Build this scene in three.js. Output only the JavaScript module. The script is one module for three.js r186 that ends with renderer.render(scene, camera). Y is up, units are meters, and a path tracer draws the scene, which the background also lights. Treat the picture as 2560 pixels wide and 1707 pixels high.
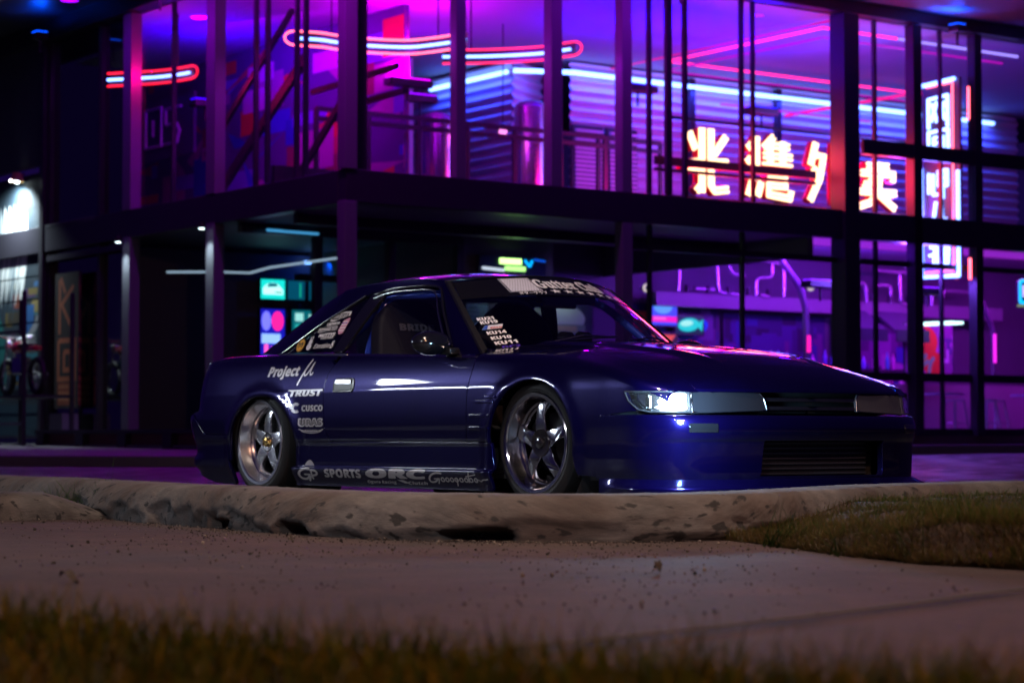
import * as THREE from 'three';
import { mergeGeometries, toCreasedNormals } from 'three/addons/utils/BufferGeometryUtils.js';
import { RoundedBoxGeometry } from 'three/addons/geometries/RoundedBoxGeometry.js';
import { RectAreaLightUniformsLib } from 'three/addons/lights/RectAreaLightUniformsLib.js';
import { FontLoader } from 'three/addons/loaders/FontLoader.js';
import { TextGeometry } from 'three/addons/geometries/TextGeometry.js';
import { ImprovedNoise } from 'three/addons/math/ImprovedNoise.js';
RectAreaLightUniformsLib.init();

// ---------------------------------------------------------------- camera, sky, exposure
const scene = new THREE.Scene();
const camera = new THREE.PerspectiveCamera(17.64, 1024 / 682, 0.1, 400);
camera.filmGauge = 36;
camera.position.set(0, 0.325, 0);
camera.rotation.set(THREE.MathUtils.degToRad(2.504), 0, 0);
camera.focus = 9.0;
camera.userData.fStop = 4.2;
const renderer = new THREE.WebGLRenderer({ antialias: true });
renderer.toneMapping = THREE.LinearToneMapping;
renderer.toneMappingExposure = 1;
renderer.shadowMap.enabled = true;
renderer.shadowMap.type = THREE.PCFSoftShadowMap;

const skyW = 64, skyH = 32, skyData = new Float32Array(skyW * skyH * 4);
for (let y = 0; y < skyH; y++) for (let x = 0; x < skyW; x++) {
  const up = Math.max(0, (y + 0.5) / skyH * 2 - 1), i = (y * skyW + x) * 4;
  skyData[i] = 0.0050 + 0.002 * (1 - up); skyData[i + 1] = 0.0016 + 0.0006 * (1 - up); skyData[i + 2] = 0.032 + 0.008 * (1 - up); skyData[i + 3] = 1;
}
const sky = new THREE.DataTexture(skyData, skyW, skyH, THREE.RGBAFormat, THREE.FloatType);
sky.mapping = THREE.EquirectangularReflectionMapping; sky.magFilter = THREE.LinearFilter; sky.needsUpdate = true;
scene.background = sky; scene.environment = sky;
const FOG = 0;
if (FOG > 0) scene.fog = new THREE.FogExp2(0x9c88ff, FOG);

// ---------------------------------------------------------------- helpers
const V3 = (x, y, z) => new THREE.Vector3(x, y, z);
const V2 = (x, y) => new THREE.Vector2(x, y);
const RAD = THREE.MathUtils.degToRad, lerp = THREE.MathUtils.lerp, clamp = THREE.MathUtils.clamp;
const sm = (x, a, b) => { const t = clamp((x - a) / (b - a), 0, 1); return t * t * (3 - 2 * t); };
let seed = 7;
const rnd = (a = 0, b = 1) => { seed = (seed * 1664525 + 1013904223) >>> 0; return a + (b - a) * seed / 4294967296; };
const noise = new ImprovedNoise();
const fbm = (x, y, z = 0, o = 4) => { let s = 0, a = 0.5; for (let i = 0; i < o; i++) { s += a * noise.noise(x, y, z + i * 7.3); x *= 2.03; y *= 2.03; a *= 0.5; } return s; };
const used = new Map();
function numbered(n) { const k = used.get(n) ?? 0; used.set(n, k + 1); return k ? n + '_' + String(k).padStart(3, '0') : n; }
const L3 = (r, g, b) => new THREE.Color().setRGB(r, g, b);
function std(r, g, b, rough = 0.6, metal = 0, extra = {}) { return new THREE.MeshStandardMaterial({ color: L3(r, g, b), roughness: rough, metalness: metal, ...extra }); }
function phys(r, g, b, rough, metal, extra = {}) { return new THREE.MeshPhysicalMaterial({ color: L3(r, g, b), roughness: rough, metalness: metal, ...extra }); }
function glow(r, g, b, k = 1) { return new THREE.MeshStandardMaterial({ color: L3(0.02, 0.02, 0.02), roughness: 0.4, emissive: L3(r, g, b), emissiveIntensity: k }); }
function tag(o, label, category, group, kind) {
  if (label) o.userData.label = label; if (category) o.userData.category = category;
  if (group) o.userData.group = group; if (kind) o.userData.kind = kind; return o;
}
function thing(name, label, category, pos = [0, 0, 0], turn = 0, group) {
  const o = new THREE.Group(); o.name = numbered(name); o.position.set(...pos); o.rotation.y = turn;
  scene.add(o); return tag(o, label, category, group);
}
function part(name, geo, mat, parent) {
  const m = new THREE.Mesh(Array.isArray(geo) ? merge(geo) : geo, mat); m.name = parent === scene ? numbered(name) : name;
  m.castShadow = m.receiveShadow = true; parent.add(m); return m;
}
function structure(name, geo, mat) { const m = part(name, geo, mat, scene); m.userData.kind = 'structure'; return m; }
function merge(list) {
  list = list.map((g) => { g = g.index ? g.toNonIndexed() : g; for (const k of Object.keys(g.attributes)) if (!['position', 'normal', 'uv'].includes(k)) g.deleteAttribute(k);
    if (!g.attributes.uv) g.setAttribute('uv', new THREE.BufferAttribute(new Float32Array(g.attributes.position.count * 2), 2));
    if (!g.attributes.normal) g.computeVertexNormals(); return g; });
  return list.length === 1 ? list[0] : mergeGeometries(list);
}
function box(w, h, d, x = 0, y = 0, z = 0, ry = 0) { const g = new THREE.BoxGeometry(w, h, d); if (ry) g.rotateY(ry); return g.translate(x, y, z); }
function rbox(w, h, d, r, x = 0, y = 0, z = 0, seg = 2) { return new RoundedBoxGeometry(w, h, d, seg, r).translate(x, y, z); }
function bar(a, b, r, seg = 8) { // round bar from a to b
  const d = b.clone().sub(a), g = new THREE.CylinderGeometry(r, r, d.length(), seg);
  g.applyQuaternion(new THREE.Quaternion().setFromUnitVectors(V3(0, 1, 0), d.clone().normalize())); return g.translate((a.x + b.x) / 2, (a.y + b.y) / 2, (a.z + b.z) / 2);
}
function sbar(a, b, w, h) { // square bar from a to b, h upwards
  const d = b.clone().sub(a), L = d.length(), g = new THREE.BoxGeometry(w, h, L), m = new THREE.Matrix4();
  const z = d.normalize(), x = new THREE.Vector3().crossVectors(Math.abs(z.y) > 0.99 ? V3(1, 0, 0) : V3(0, 1, 0), z).normalize(), y = new THREE.Vector3().crossVectors(z, x);
  m.makeBasis(x, y, z); g.applyMatrix4(m); return g.translate((a.x + b.x) / 2, (a.y + b.y) / 2, (a.z + b.z) / 2);
}
function tube(pts, r, seg = 8, closed = false, tension = 0, n) { // tube through points; tension 0 keeps corners nearly sharp
  pts = pts.map((p) => (p.isVector3 ? p : V3(...p)));
  const c = new THREE.CurvePath();
  if (tension > 0) { const k = new THREE.CatmullRomCurve3(pts, closed, 'centripetal'); return new THREE.TubeGeometry(k, n ?? pts.length * 8, r, seg, closed); }
  const list = []; for (let i = 0; i + 1 < pts.length; i++) list.push(bar(pts[i], pts[i + 1], r, seg)); // straight runs with ball joints
  for (let i = 1; i + 1 < pts.length; i++) list.push(new THREE.SphereGeometry(r, seg, 6).translate(pts[i].x, pts[i].y, pts[i].z));
  return merge(list);
}
function bent(pts, r, rad, seg = 8) { // tube with rounded bends of radius rad
  pts = pts.map((p) => (p.isVector3 ? p : V3(...p))); const out = [pts[0]];
  for (let i = 1; i + 1 < pts.length; i++) {
    const a = pts[i - 1], b = pts[i], c = pts[i + 1], k = Math.min(rad, a.distanceTo(b) * 0.48, b.distanceTo(c) * 0.48);
    const p = b.clone().lerp(a, k / b.distanceTo(a)), q = b.clone().lerp(c, k / b.distanceTo(c));
    for (let j = 0; j <= 4; j++) { const t = j / 4; out.push(p.clone().multiplyScalar((1 - t) ** 2).addScaledVector(b, 2 * t * (1 - t)).addScaledVector(q, t * t)); }
  }
  out.push(pts[pts.length - 1]);
  class Poly extends THREE.Curve { getPoint(t, o = V3()) { const f = t * (out.length - 1), i = Math.min(Math.floor(f), out.length - 2); return o.copy(out[i]).lerp(out[i + 1], f - i); } getPointAt(t, o) { return this.getPoint(t, o); } getTangentAt(t, o) { return this.getTangent(t, o); } }
  return new THREE.TubeGeometry(new Poly(), out.length * 2 - 2, r, seg, false);
}
function pchip(T) { // monotone cubic through [x, y] pairs
  const n = T.length, d = [], m = [];
  for (let i = 0; i + 1 < n; i++) d.push((T[i + 1][1] - T[i][1]) / (T[i + 1][0] - T[i][0]));
  m[0] = d[0]; m[n - 1] = d[n - 2];
  for (let i = 1; i + 1 < n; i++) m[i] = d[i - 1] * d[i] <= 0 ? 0 : 2 / (1 / d[i - 1] + 1 / d[i]);
  return (x) => {
    if (x <= T[0][0]) return T[0][1] + m[0] * (x - T[0][0]); if (x >= T[n - 1][0]) return T[n - 1][1] + m[n - 1] * (x - T[n - 1][0]);
    let i = 0; while (x > T[i + 1][0]) i++;
    const h = T[i + 1][0] - T[i][0], t = (x - T[i][0]) / h, t2 = t * t, t3 = t2 * t;
    return (2 * t3 - 3 * t2 + 1) * T[i][1] + (t3 - 2 * t2 + t) * h * m[i] + (-2 * t3 + 3 * t2) * T[i + 1][1] + (t3 - t2) * h * m[i + 1];
  };
}
function clipHalf(poly, ax, lim, keepLess) {
  const out = [], n = poly.length, inside = (p) => (keepLess ? p[ax] <= lim : p[ax] >= lim);
  for (let i = 0; i < n; i++) {
    const a = poly[i], b = poly[(i + 1) % n], ia = inside(a), ib = inside(b);
    if (ia) out.push(a);
    if (ia !== ib) { const t = (lim - a[ax]) / (b[ax] - a[ax]); out.push([a[0] + (b[0] - a[0]) * t, a[1] + (b[1] - a[1]) * t]); }
  }
  return out;
}
// A curved sheet: the outline poly in (p, q) laid on map(p, q) -> Vector3, cut into cells cp x cq, with analytic normals and a turned-in rim.
function panel(poly, map, { cp = 0.05, cq = 0.03, flip = false, rim = 0.012, off = 0, uvBox, rimRound = 0.003 } = {}) {
  const P = []; for (let i = 0; i < poly.length; i++) { const a = poly[i], b = poly[(i + 1) % poly.length], n = Math.max(1, Math.ceil(Math.max(Math.abs(b[0] - a[0]) / cp, Math.abs(b[1] - a[1]) / cq))); for (let k = 0; k < n; k++) P.push([lerp(a[0], b[0], k / n), lerp(a[1], b[1], k / n)]); }
  const e = 1e-4, sg = flip ? -1 : 1, pos = [], nor = [], uv = [], idx = [], key = new Map();
  const normal = (p, q) => { const a = map(p + e, q).sub(map(p - e, q)), b = map(p, q + e).sub(map(p, q - e)); return a.cross(b).normalize().multiplyScalar(sg); };
  let p0 = 1e9, p1 = -1e9, q0 = 1e9, q1 = -1e9; for (const [p, q] of P) { p0 = Math.min(p0, p); p1 = Math.max(p1, p); q0 = Math.min(q0, q); q1 = Math.max(q1, q); }
  const [u0, v0, u1, v1] = uvBox ?? [p0, q0, p1, q1];
  const vert = (p, q) => { const k = Math.round(p * 1e5) + ',' + Math.round(q * 1e5); let i = key.get(k); if (i === undefined) { i = pos.length / 3; key.set(k, i); const n = normal(p, q), x = map(p, q).addScaledVector(n, off); pos.push(x.x, x.y, x.z); nor.push(n.x, n.y, n.z); uv.push((p - u0) / (u1 - u0), (q - v0) / (v1 - v0)); } return i; };
  for (let q = Math.floor(q0 / cq) * cq; q < q1; q += cq) {
    const row = clipHalf(clipHalf(P, 1, q, false), 1, q + cq, true); if (row.length < 3) continue;
    for (let p = Math.floor(p0 / cp) * cp; p < p1; p += cp) {
      let c = clipHalf(clipHalf(row, 0, p, false), 0, p + cp, true);
      c = c.filter((a, i) => { const b = c[(i + 1) % c.length]; return Math.abs(a[0] - b[0]) + Math.abs(a[1] - b[1]) > 1e-6; });
      if (c.length < 3) continue;
      let area = 0; for (let i = 0; i < c.length; i++) { const a = c[i], b = c[(i + 1) % c.length]; area += a[0] * b[1] - a[1] * b[0]; }
      if (Math.abs(area) < 1e-9) continue;
      if (area < 0) c.reverse();
      const v = c.map((a) => vert(...a)), tri = c.length === 3 ? [[0, 1, 2]] : THREE.ShapeUtils.triangulateShape(c.map((a) => V2(...a)), []);
      for (const t of tri) flip ? idx.push(v[t[0]], v[t[2]], v[t[1]]) : idx.push(v[t[0]], v[t[1]], v[t[2]]);
    }
  }
  if (rim > 0) { // rounded lip, then a wall going in
    let area = 0; for (let i = 0; i < P.length; i++) { const a = P[i], b = P[(i + 1) % P.length]; area += a[0] * b[1] - a[1] * b[0]; }
    const n = P.length, A = P.map(([p, q]) => map(p, q).addScaledVector(normal(p, q), off)), N = P.map(([p, q]) => normal(p, q));
    const rows = [], base = pos.length / 3;
    for (let i = 0; i < n; i++) {
      const t = A[(i + 1) % n].clone().sub(A[(i + n - 1) % n]).normalize(), o = t.clone().cross(N[i]).multiplyScalar((area > 0 ? 1 : -1) * sg);
      const r = rimRound, c = A[i];
      rows.push([[c, N[i]], [c.clone().addScaledVector(o, r * 0.7).addScaledVector(N[i], -r * 0.3), N[i].clone().add(o).normalize()], [c.clone().addScaledVector(o, r).addScaledVector(N[i], -r), o], [c.clone().addScaledVector(o, r).addScaledVector(N[i], -rim), o]]);
    }
    for (const r of rows) for (const [x, m] of r) { pos.push(x.x, x.y, x.z); nor.push(m.x, m.y, m.z); uv.push(0, 0); }
    const ccw = (area > 0) === (sg > 0);
    for (let i = 0; i < n; i++) for (let k = 0; k < 3; k++) { const a = base + i * 4 + k, b = base + ((i + 1) % n) * 4 + k; ccw ? idx.push(a, a + 1, b, b, a + 1, b + 1) : idx.push(a, b, a + 1, b, b + 1, a + 1); }
  }
  const g = new THREE.BufferGeometry();
  g.setAttribute('position', new THREE.Float32BufferAttribute(pos, 3)); g.setAttribute('normal', new THREE.Float32BufferAttribute(nor, 3)); g.setAttribute('uv', new THREE.Float32BufferAttribute(uv, 2)); g.setIndex(idx);
  return g;
}
function grid(fn, nu, nv, flip = false) { // surface fn(s, t) -> Vector3 over the unit square, smooth normals
  const pos = [], uv = [], idx = [];
  for (let j = 0; j <= nv; j++) for (let i = 0; i <= nu; i++) { const p = fn(i / nu, j / nv); pos.push(p.x, p.y, p.z); uv.push(i / nu, j / nv); }
  for (let j = 0; j < nv; j++) for (let i = 0; i < nu; i++) { const a = j * (nu + 1) + i, b = a + 1, c = a + nu + 1, d = c + 1; flip ? idx.push(a, c, b, b, c, d) : idx.push(a, b, c, b, d, c); }
  const g = new THREE.BufferGeometry(); g.setAttribute('position', new THREE.Float32BufferAttribute(pos, 3)); g.setAttribute('uv', new THREE.Float32BufferAttribute(uv, 2)); g.setIndex(idx); g.computeVertexNormals(); return g;
}
function canvasTex(w, h, draw, srgb = true) {
  const c = document.createElement('canvas'); c.width = w; c.height = h; const x = c.getContext('2d'); draw(x, w, h);
  const t = new THREE.CanvasTexture(c); if (srgb) t.colorSpace = THREE.SRGBColorSpace; t.magFilter = THREE.LinearFilter; t.anisotropy = 8; return t;
}
function dataTex(n, fn, srgb = false, m = n) { // fn(u, v) -> [r, g, b] in 0..1
  const d = new Uint8Array(n * m * 4);
  for (let y = 0; y < m; y++) for (let x = 0; x < n; x++) { const c = fn(x / n, y / m), i = (y * n + x) * 4; for (let k = 0; k < 3; k++) d[i + k] = clamp(c[k], 0, 1) * 255; d[i + 3] = 255; }
  const t = new THREE.DataTexture(d, n, m, THREE.RGBAFormat); t.wrapS = t.wrapT = THREE.RepeatWrapping; t.magFilter = THREE.LinearFilter; t.minFilter = THREE.LinearMipmapLinearFilter; t.generateMipmaps = true; if (srgb) t.colorSpace = THREE.SRGBColorSpace; t.needsUpdate = true; return t;
}
function tnoise2(u, v, fu, fv, z = 0, o = 4) { let s = 0, a = 0.5; for (let i = 0; i < o; i++) { const A = u * 2 * Math.PI, B = v * 2 * Math.PI, r = fu / (2 * Math.PI), q = fv / (2 * Math.PI), x = Math.cos(A) * r, y = Math.sin(A) * r, w = Math.cos(B) * q, p = Math.sin(B) * q; s += a * (noise.noise(x + z, y + w * 1.7, p * 1.3 + z) + noise.noise(x * 1.3 - p, w + 31.7 + z, y * 1.2 + p)) * 0.7; fu *= 2; fv *= 2; a *= 0.5; } return s; }
function tnoise(u, v, f, z = 0, o = 4) { // tileable fbm, period 1
  let s = 0, a = 0.5; for (let i = 0; i < o; i++) { const A = u * 2 * Math.PI, B = v * 2 * Math.PI, r = f / (2 * Math.PI); const x = Math.cos(A) * r, y = Math.sin(A) * r, w = Math.cos(B) * r, q = Math.sin(B) * r; s += a * (noise.noise(x + z, y + w * 1.7, q * 1.3 + z) + noise.noise(x * 1.3 - q, w + 31.7 + z, y * 1.2 + q)) * 0.7; f *= 2; a *= 0.5; } return s;
}
// ================================================================ setting: ground, road, driveway, kerbs, verge
const roadY = (z) => 0.105 * sm(-z, 25.5, 32);
{
  const tex = dataTex(512, (u, v) => { const n = tnoise(u, v, 40, 1, 4), s = noise.noise(u * 512 * 0.35, v * 512 * 0.35, 4) * 0.5; const k = 0.5 + n * 0.35 + s * 0.30; return [k, k, k * 1.02]; });
  const bump = dataTex(512, (u, v) => { const k = 0.5 + 0.5 * noise.noise(u * 512 * 0.42, v * 512 * 0.42, 9) + 0.2 * tnoise(u, v, 30, 2); return [k, k, k]; });
  const g = new THREE.PlaneGeometry(400, 400, 100, 200).rotateX(-Math.PI / 2).translate(0, 0, -120), p = g.attributes.position, uv = g.attributes.uv;
  for (let i = 0; i < p.count; i++) { p.setY(i, -0.012 + roadY(p.getZ(i))); uv.setXY(i, p.getX(i) / 1.6, p.getZ(i) / 1.6); } g.computeVertexNormals();
  structure('road', g, std(0.085, 0.085, 0.09, 0.62, 0, { map: tex, bumpMap: bump, bumpScale: 0.006, roughness: 1, roughnessMap: dataTex(256, (u, v) => { const k = 0.60 + 0.9 * tnoise(u, v, 5, 21, 4); return [0, clamp(k, 0.28, 0.85), 0]; }) }));
}
// line of the kerb: back edge of its top, from left to right (x, z)
const kerbPts = [[-6.2, -14.6], [-4.2, -12.6], [-3.1, -11.35], [-2.48, -10.62], [-2.02, -10.06], [-1.60, -9.30], [-1.26, -8.70], [-0.96, -8.24], [-0.66, -7.74], [-0.40, -7.38], [-0.13, -7.15], [0.15, -7.08], [0.40, -7.12], [0.60, -7.28], [0.88, -7.72], [1.20, -8.32], [1.66, -8.85], [2.16, -9.28], [3.2, -10.2], [5.5, -12.2]];
const kerbCurve = new THREE.CatmullRomCurve3(kerbPts.map(([x, z]) => V3(x, 0, z)), false, 'centripetal');
const kerbLen = kerbCurve.getLength();
const sOfX = (x) => { let a = 0, b = 1; for (let i = 0; i < 40; i++) { const c = (a + b) / 2; kerbCurve.getPointAt(c).x < x ? a = c : b = c; } return a; };
{
  // concrete colour: grey with brown stains, dark pits denser towards the foot
  const ct = dataTex(1024, (u, v) => {
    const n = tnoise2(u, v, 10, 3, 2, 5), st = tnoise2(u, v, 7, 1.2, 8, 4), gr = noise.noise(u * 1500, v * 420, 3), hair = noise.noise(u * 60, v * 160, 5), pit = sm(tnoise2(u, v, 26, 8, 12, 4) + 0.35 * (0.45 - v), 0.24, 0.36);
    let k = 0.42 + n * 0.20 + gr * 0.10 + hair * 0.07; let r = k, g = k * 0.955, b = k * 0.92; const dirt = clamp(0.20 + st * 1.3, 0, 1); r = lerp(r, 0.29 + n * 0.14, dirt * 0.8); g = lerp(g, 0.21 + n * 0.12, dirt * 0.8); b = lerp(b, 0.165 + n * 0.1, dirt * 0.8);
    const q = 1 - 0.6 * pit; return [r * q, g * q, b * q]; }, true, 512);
  const cb = dataTex(1024, (u, v) => { const k = 0.55 + 0.40 * tnoise2(u, v, 40, 12, 5, 5) + 0.16 * noise.noise(u * 900, v * 300, 2); return [k, k, k]; }, false, 512);
  const H = 0.147, prof = [[-0.30, -0.03], [-0.295, 0.03], [-0.272, 0.08], [-0.252, 0.112], [-0.232, 0.132], [-0.205, 0.1435], [-0.17, 0.147], [-0.03, 0.147], [-0.008, 0.142], [0, 0.13], [0.012, -0.03]];
  // profile: first number runs from the back edge (0) towards the camera (negative = nearer)
  const cum = [0]; for (let i = 1; i < prof.length; i++) cum.push(cum[i - 1] + Math.hypot(prof[i][0] - prof[i - 1][0], prof[i][1] - prof[i - 1][1]));
  const holes = [[-1.60, 0.052, 0.032], [-0.985, 0.085, 0.036], [-0.695, 0.075, 0.036], [-0.215, 0.075, 0.036]].map(([x, w, h]) => [sOfX(x + 0.19) * kerbLen, w, h]);
  const NU = 900, NV = 44, pos = [], uv = [], idx = [];
  for (let i = 0; i <= NU; i++) {
    const t = i / NU, c = kerbCurve.getPointAt(t), tg = kerbCurve.getTangentAt(t), nx = -tg.z, nz = tg.x, s = t * kerbLen; // n points away from the camera for a left-to-right line
    const sgn = nz < 0 ? 1 : -1;
    for (let j = 0; j <= NV; j++) {
      const d = j / NV * cum[cum.length - 1]; let k = 0; while (k < cum.length - 2 && cum[k + 1] < d) k++; const f = (d - cum[k]) / (cum[k + 1] - cum[k]);
      let o = lerp(prof[k][0], prof[k + 1][0], f), y = lerp(prof[k][1], prof[k + 1][1], f);
      const front = sm(-o, 0.15, 0.24), wear = fbm(s * 2.2, y * 5, 3, 4), fine = fbm(s * 16, y * 30, 7, 4), brk = sm(fbm(s * 3.1, y * 9, 12, 4) + 0.35 * (0.07 - y) / 0.07, 0.12, 0.3);
      o += front * (wear * 0.012 + fine * 0.012 + brk * 0.022 * sm(0.115 - y, 0, 0.05)); y += 0.003 * fbm(s * 1.6, 2, 1) + 0.003 * fine * sm(y, 0.08, 0.14) - 0.012 * sm(fbm(s * 4.2, 1.7, 20), 0.22, 0.34) * sm(y, 0.10, 0.14) * front;
      for (const [hs, hw, hh] of holes) o += 0.13 * sm(hw - Math.abs(s - hs) - 0.02 * fine, -0.006, 0.018) * sm(hh + 0.014 * fine - y, -0.004, 0.012) * front;
      pos.push(c.x + nx * sgn * o, y, c.z + nz * sgn * o); uv.push(s / 1.5, clamp(d / 0.42, 0, 1));
    }
  }
  for (let i = 0; i < NU; i++) for (let j = 0; j < NV; j++) { const a = i * (NV + 1) + j, b = a + NV + 1; idx.push(a, b, a + 1, b, b + 1, a + 1); }
  const g = new THREE.BufferGeometry(); g.setAttribute('position', new THREE.Float32BufferAttribute(pos, 3)); g.setAttribute('uv', new THREE.Float32BufferAttribute(uv, 2)); g.setIndex(idx); g.computeVertexNormals();
  structure('kerb', g, std(0.62, 0.62, 0.62, 0.85, 0, { map: ct, bumpMap: cb, bumpScale: 0.006 }));
  globalThis.kerbTex = ct; globalThis.kerbBump = cb;
}
// driveway: near side of the kerb, wide slab of exposed brown concrete
const vergeFront = [[0.45, -7.12], [0.66, -7.02], [0.76, -6.68], [0.915, -5.96], [1.05, -5.62], [1.28, -5.38], [1.9, -5.0], [3.5, -4.2]];
{
  const ct = dataTex(1024, (u, v) => {
    const n = tnoise(u, v, 7, 4, 5), f = tnoise(u, v, 60, 6, 3), sp = noise.noise(u * 1024 * 0.45, v * 1024 * 0.45, 1), blue = sm(tnoise(u, v, 4, 15, 3), 0.02, 0.3), rust = sm(tnoise(u, v, 6, 25, 3), 0.1, 0.35);
    let k = 0.54 + n * 0.22 + f * 0.22 + (sp > 0.42 ? 0.10 : sp < -0.46 ? -0.16 : 0); let r = k * 1.04, g = k * 0.90, b = k * 0.86; r = lerp(r, k * 0.90, blue * 0.6); g = lerp(g, k * 0.90, blue * 0.5); b = lerp(b, k * 0.98, blue * 0.6); r = lerp(r, k * 1.12, rust * 0.5); g = lerp(g, k * 0.84, rust * 0.5); b = lerp(b, k * 0.74, rust * 0.5); return [r, g, b]; }, true);
  const cb = dataTex(512, (u, v) => { const k = 0.5 + 0.35 * noise.noise(u * 512 * 0.5, v * 512 * 0.5, 1) + 0.4 * tnoise(u, v, 40, 3, 3); return [k, k, k]; });
  const g = new THREE.PlaneGeometry(16, 16, 160, 160).rotateX(-Math.PI / 2).translate(0, 0, -7), p = g.attributes.position, uv = g.attributes.uv, keep = [];
  for (let i = 0; i < p.count; i++) { const x = p.getX(i), z = p.getZ(i); p.setY(i, 0.002 + 0.006 * fbm(x * 0.9, z * 0.9, 4, 3)); uv.setXY(i, x / 2.4, z / 2.4); }
  const ix = g.index.array, kz = (x) => kerbCurve.getPointAt(sOfX(clamp(x, -6.1, 5.4))).z, cache = new Map(), kzc = (x) => { const k = x.toFixed(3); if (!cache.has(k)) cache.set(k, kz(x)); return cache.get(k); };
  for (let i = 0; i < ix.length; i += 3) { let ok = true; for (let k = 0; k < 3; k++) { const x = p.getX(ix[i + k]), z = p.getZ(ix[i + k]); if (z < kzc(x) + 0.06) ok = false; } if (ok) keep.push(ix[i], ix[i + 1], ix[i + 2]); }
  g.setIndex(keep); g.computeVertexNormals();
  structure('driveway', g, std(0.135, 0.098, 0.088, 0.82, 0, { map: ct, bumpMap: cb, bumpScale: 0.004 }));
  // soft sealed joint across the slab
  const J = [[-0.35, -3.18], [0, -3.33], [0.45, -3.83], [0.80, -4.26], [1.12, -4.66], [1.8, -5.2]], c = new THREE.CatmullRomCurve3(J.map(([x, z]) => V3(x, 0, z)));
  structure('expansion_joint', grid((s, t) => { const q = c.getPoint(s), d = c.getTangent(s), w = (t - 0.5) * (0.022 + 0.010 * fbm(s * 9, t, 3)); return V3(q.x - d.z * w, 0.012 + 0.006 * fbm(q.x * 0.9, q.z * 0.9, 4, 3) - 0.004 * Math.sin(t * Math.PI), q.z + d.x * w); }, 80, 4, true), std(0.07, 0.068, 0.075, 0.8));
}
// low concrete nib that runs off to the left, its end rounded down
{
  const c = new THREE.CatmullRomCurve3([V3(-5.2, 0, -8.5), V3(-3.2, 0, -8.62), V3(-2.2, 0, -8.75), V3(-1.82, 0, -8.82), V3(-1.53, 0, -8.86)]), NU = 200, NV = 22;
  const g = grid((t, j) => {
    const q = c.getPointAt(t), d = c.getTangentAt(t), a = Math.PI * (1 - j), h = 0.108 * (1 - 0.95 * sm(t, 0.89, 1.0)), w = 0.15 * (1 - 0.5 * sm(t, 0.93, 1)); const o = Math.cos(a), e = Math.sin(a); const x = -w * Math.sign(o) * Math.abs(o) ** 0.55, y = h * e ** 0.55;
    const n = 0.007 * fbm(t * 60, j * 6, 2, 4); return V3(q.x - d.z * (x + n), y + n * e + 0.002, q.z + d.x * (x + n)); }, NU, NV);
  const u = g.attributes.uv; for (let i = 0; i < u.count; i++) u.setXY(i, u.getX(i) * 2.5, u.getY(i) * 0.7);
  structure('kerb_nib', g, std(0.46, 0.46, 0.45, 0.85, 0, { map: kerbTex, bumpMap: kerbBump, bumpScale: 0.006 })); globalThis.nibCurve = c;
}
// grass
function bladeGeo(seg = 3, bend = 0.5) { const pos = [], idx = [], nor = []; for (let i = 0; i <= seg; i++) { const t = i / seg, w = 0.5 * (1 - t * 0.92), z = bend * t * t; pos.push(-w, t, z, w, t, z); nor.push(0, bend * t, -1, 0, bend * t, -1); } for (let i = 0; i < seg; i++) { const a = i * 2; idx.push(a, a + 1, a + 2, a + 1, a + 3, a + 2); } const g = new THREE.BufferGeometry(); g.setAttribute('position', new THREE.Float32BufferAttribute(pos, 3)); g.setAttribute('normal', new THREE.Float32BufferAttribute(nor, 3)); g.setIndex(idx); return g; }
function grassPatch(name, label, n, place, tone, category = 'grass') { // place() -> [x, y, z, height, width, leanMax] or null
  const m = new THREE.InstancedMesh(bladeGeo(4, 0.55), new THREE.MeshPhysicalMaterial({ color: 0xffffff, roughness: 0.95, side: THREE.DoubleSide, transmission: 0.35, thickness: 0 }), n);
  const q = new THREE.Quaternion(), e = new THREE.Euler(), M = new THREE.Matrix4(); let k = 0, c = new THREE.Color();
  for (let i = 0; i < n * 6 && k < n; i++) { const p = place(); if (!p) continue; e.set(rnd(-1, 1) * p[5], rnd(0, 6.283), rnd(-1, 1) * p[5], 'YXZ'); q.setFromEuler(e); M.compose(V3(p[0], p[1], p[2]), q, V3(p[4], p[3], p[3])); m.setMatrixAt(k, M); m.setColorAt(k, c.copy(tone(p))); k++; }
  m.count = k; m.name = numbered(name); scene.add(m); m.castShadow = m.receiveShadow = true; return tag(m, label, category, null, 'stuff');
}
const greenTone = (dry) => () => { const d = rnd() < dry, k = rnd(0.6, 1.25); return d ? L3(0.30 * k, 0.19 * k, 0.07 * k) : L3(rnd(0.08, 0.13) * k, rnd(0.12, 0.17) * k, 0.02 * k); };
const zFront = (x) => { for (let i = 0; i + 1 < vergeFront.length; i++) { const [a, b] = vergeFront[i], [c, d] = vergeFront[i + 1]; if (x >= a && x <= c) return lerp(b, d, (x - a) / (c - a)); } return null; };
const kzTab = []; for (let i = 0; i <= 400; i++) { const p = kerbCurve.getPointAt(i / 400); kzTab.push([p.x, p.z]); }
const kerbZ = (x) => { for (let i = 0; i < 400; i++) if (kzTab[i][0] <= x && kzTab[i + 1][0] >= x) return lerp(kzTab[i][1], kzTab[i + 1][1], (x - kzTab[i][0]) / (kzTab[i + 1][0] - kzTab[i][0] + 1e-9)); return -12; };
const vergeH = (x, z) => { const f = zFront(x); if (f === null) return 0; const d = f - z; const lump = fbm(x * 3, z * 3, 5, 4); return (0.012 + 0.085 * sm(d + lump * 0.10, 0.0, 0.20) + 0.028 * lump) * sm(x, 0.56, 0.95) * (0.35 + 0.65 * sm(x, 0.8, 1.2)) ; };
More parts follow.
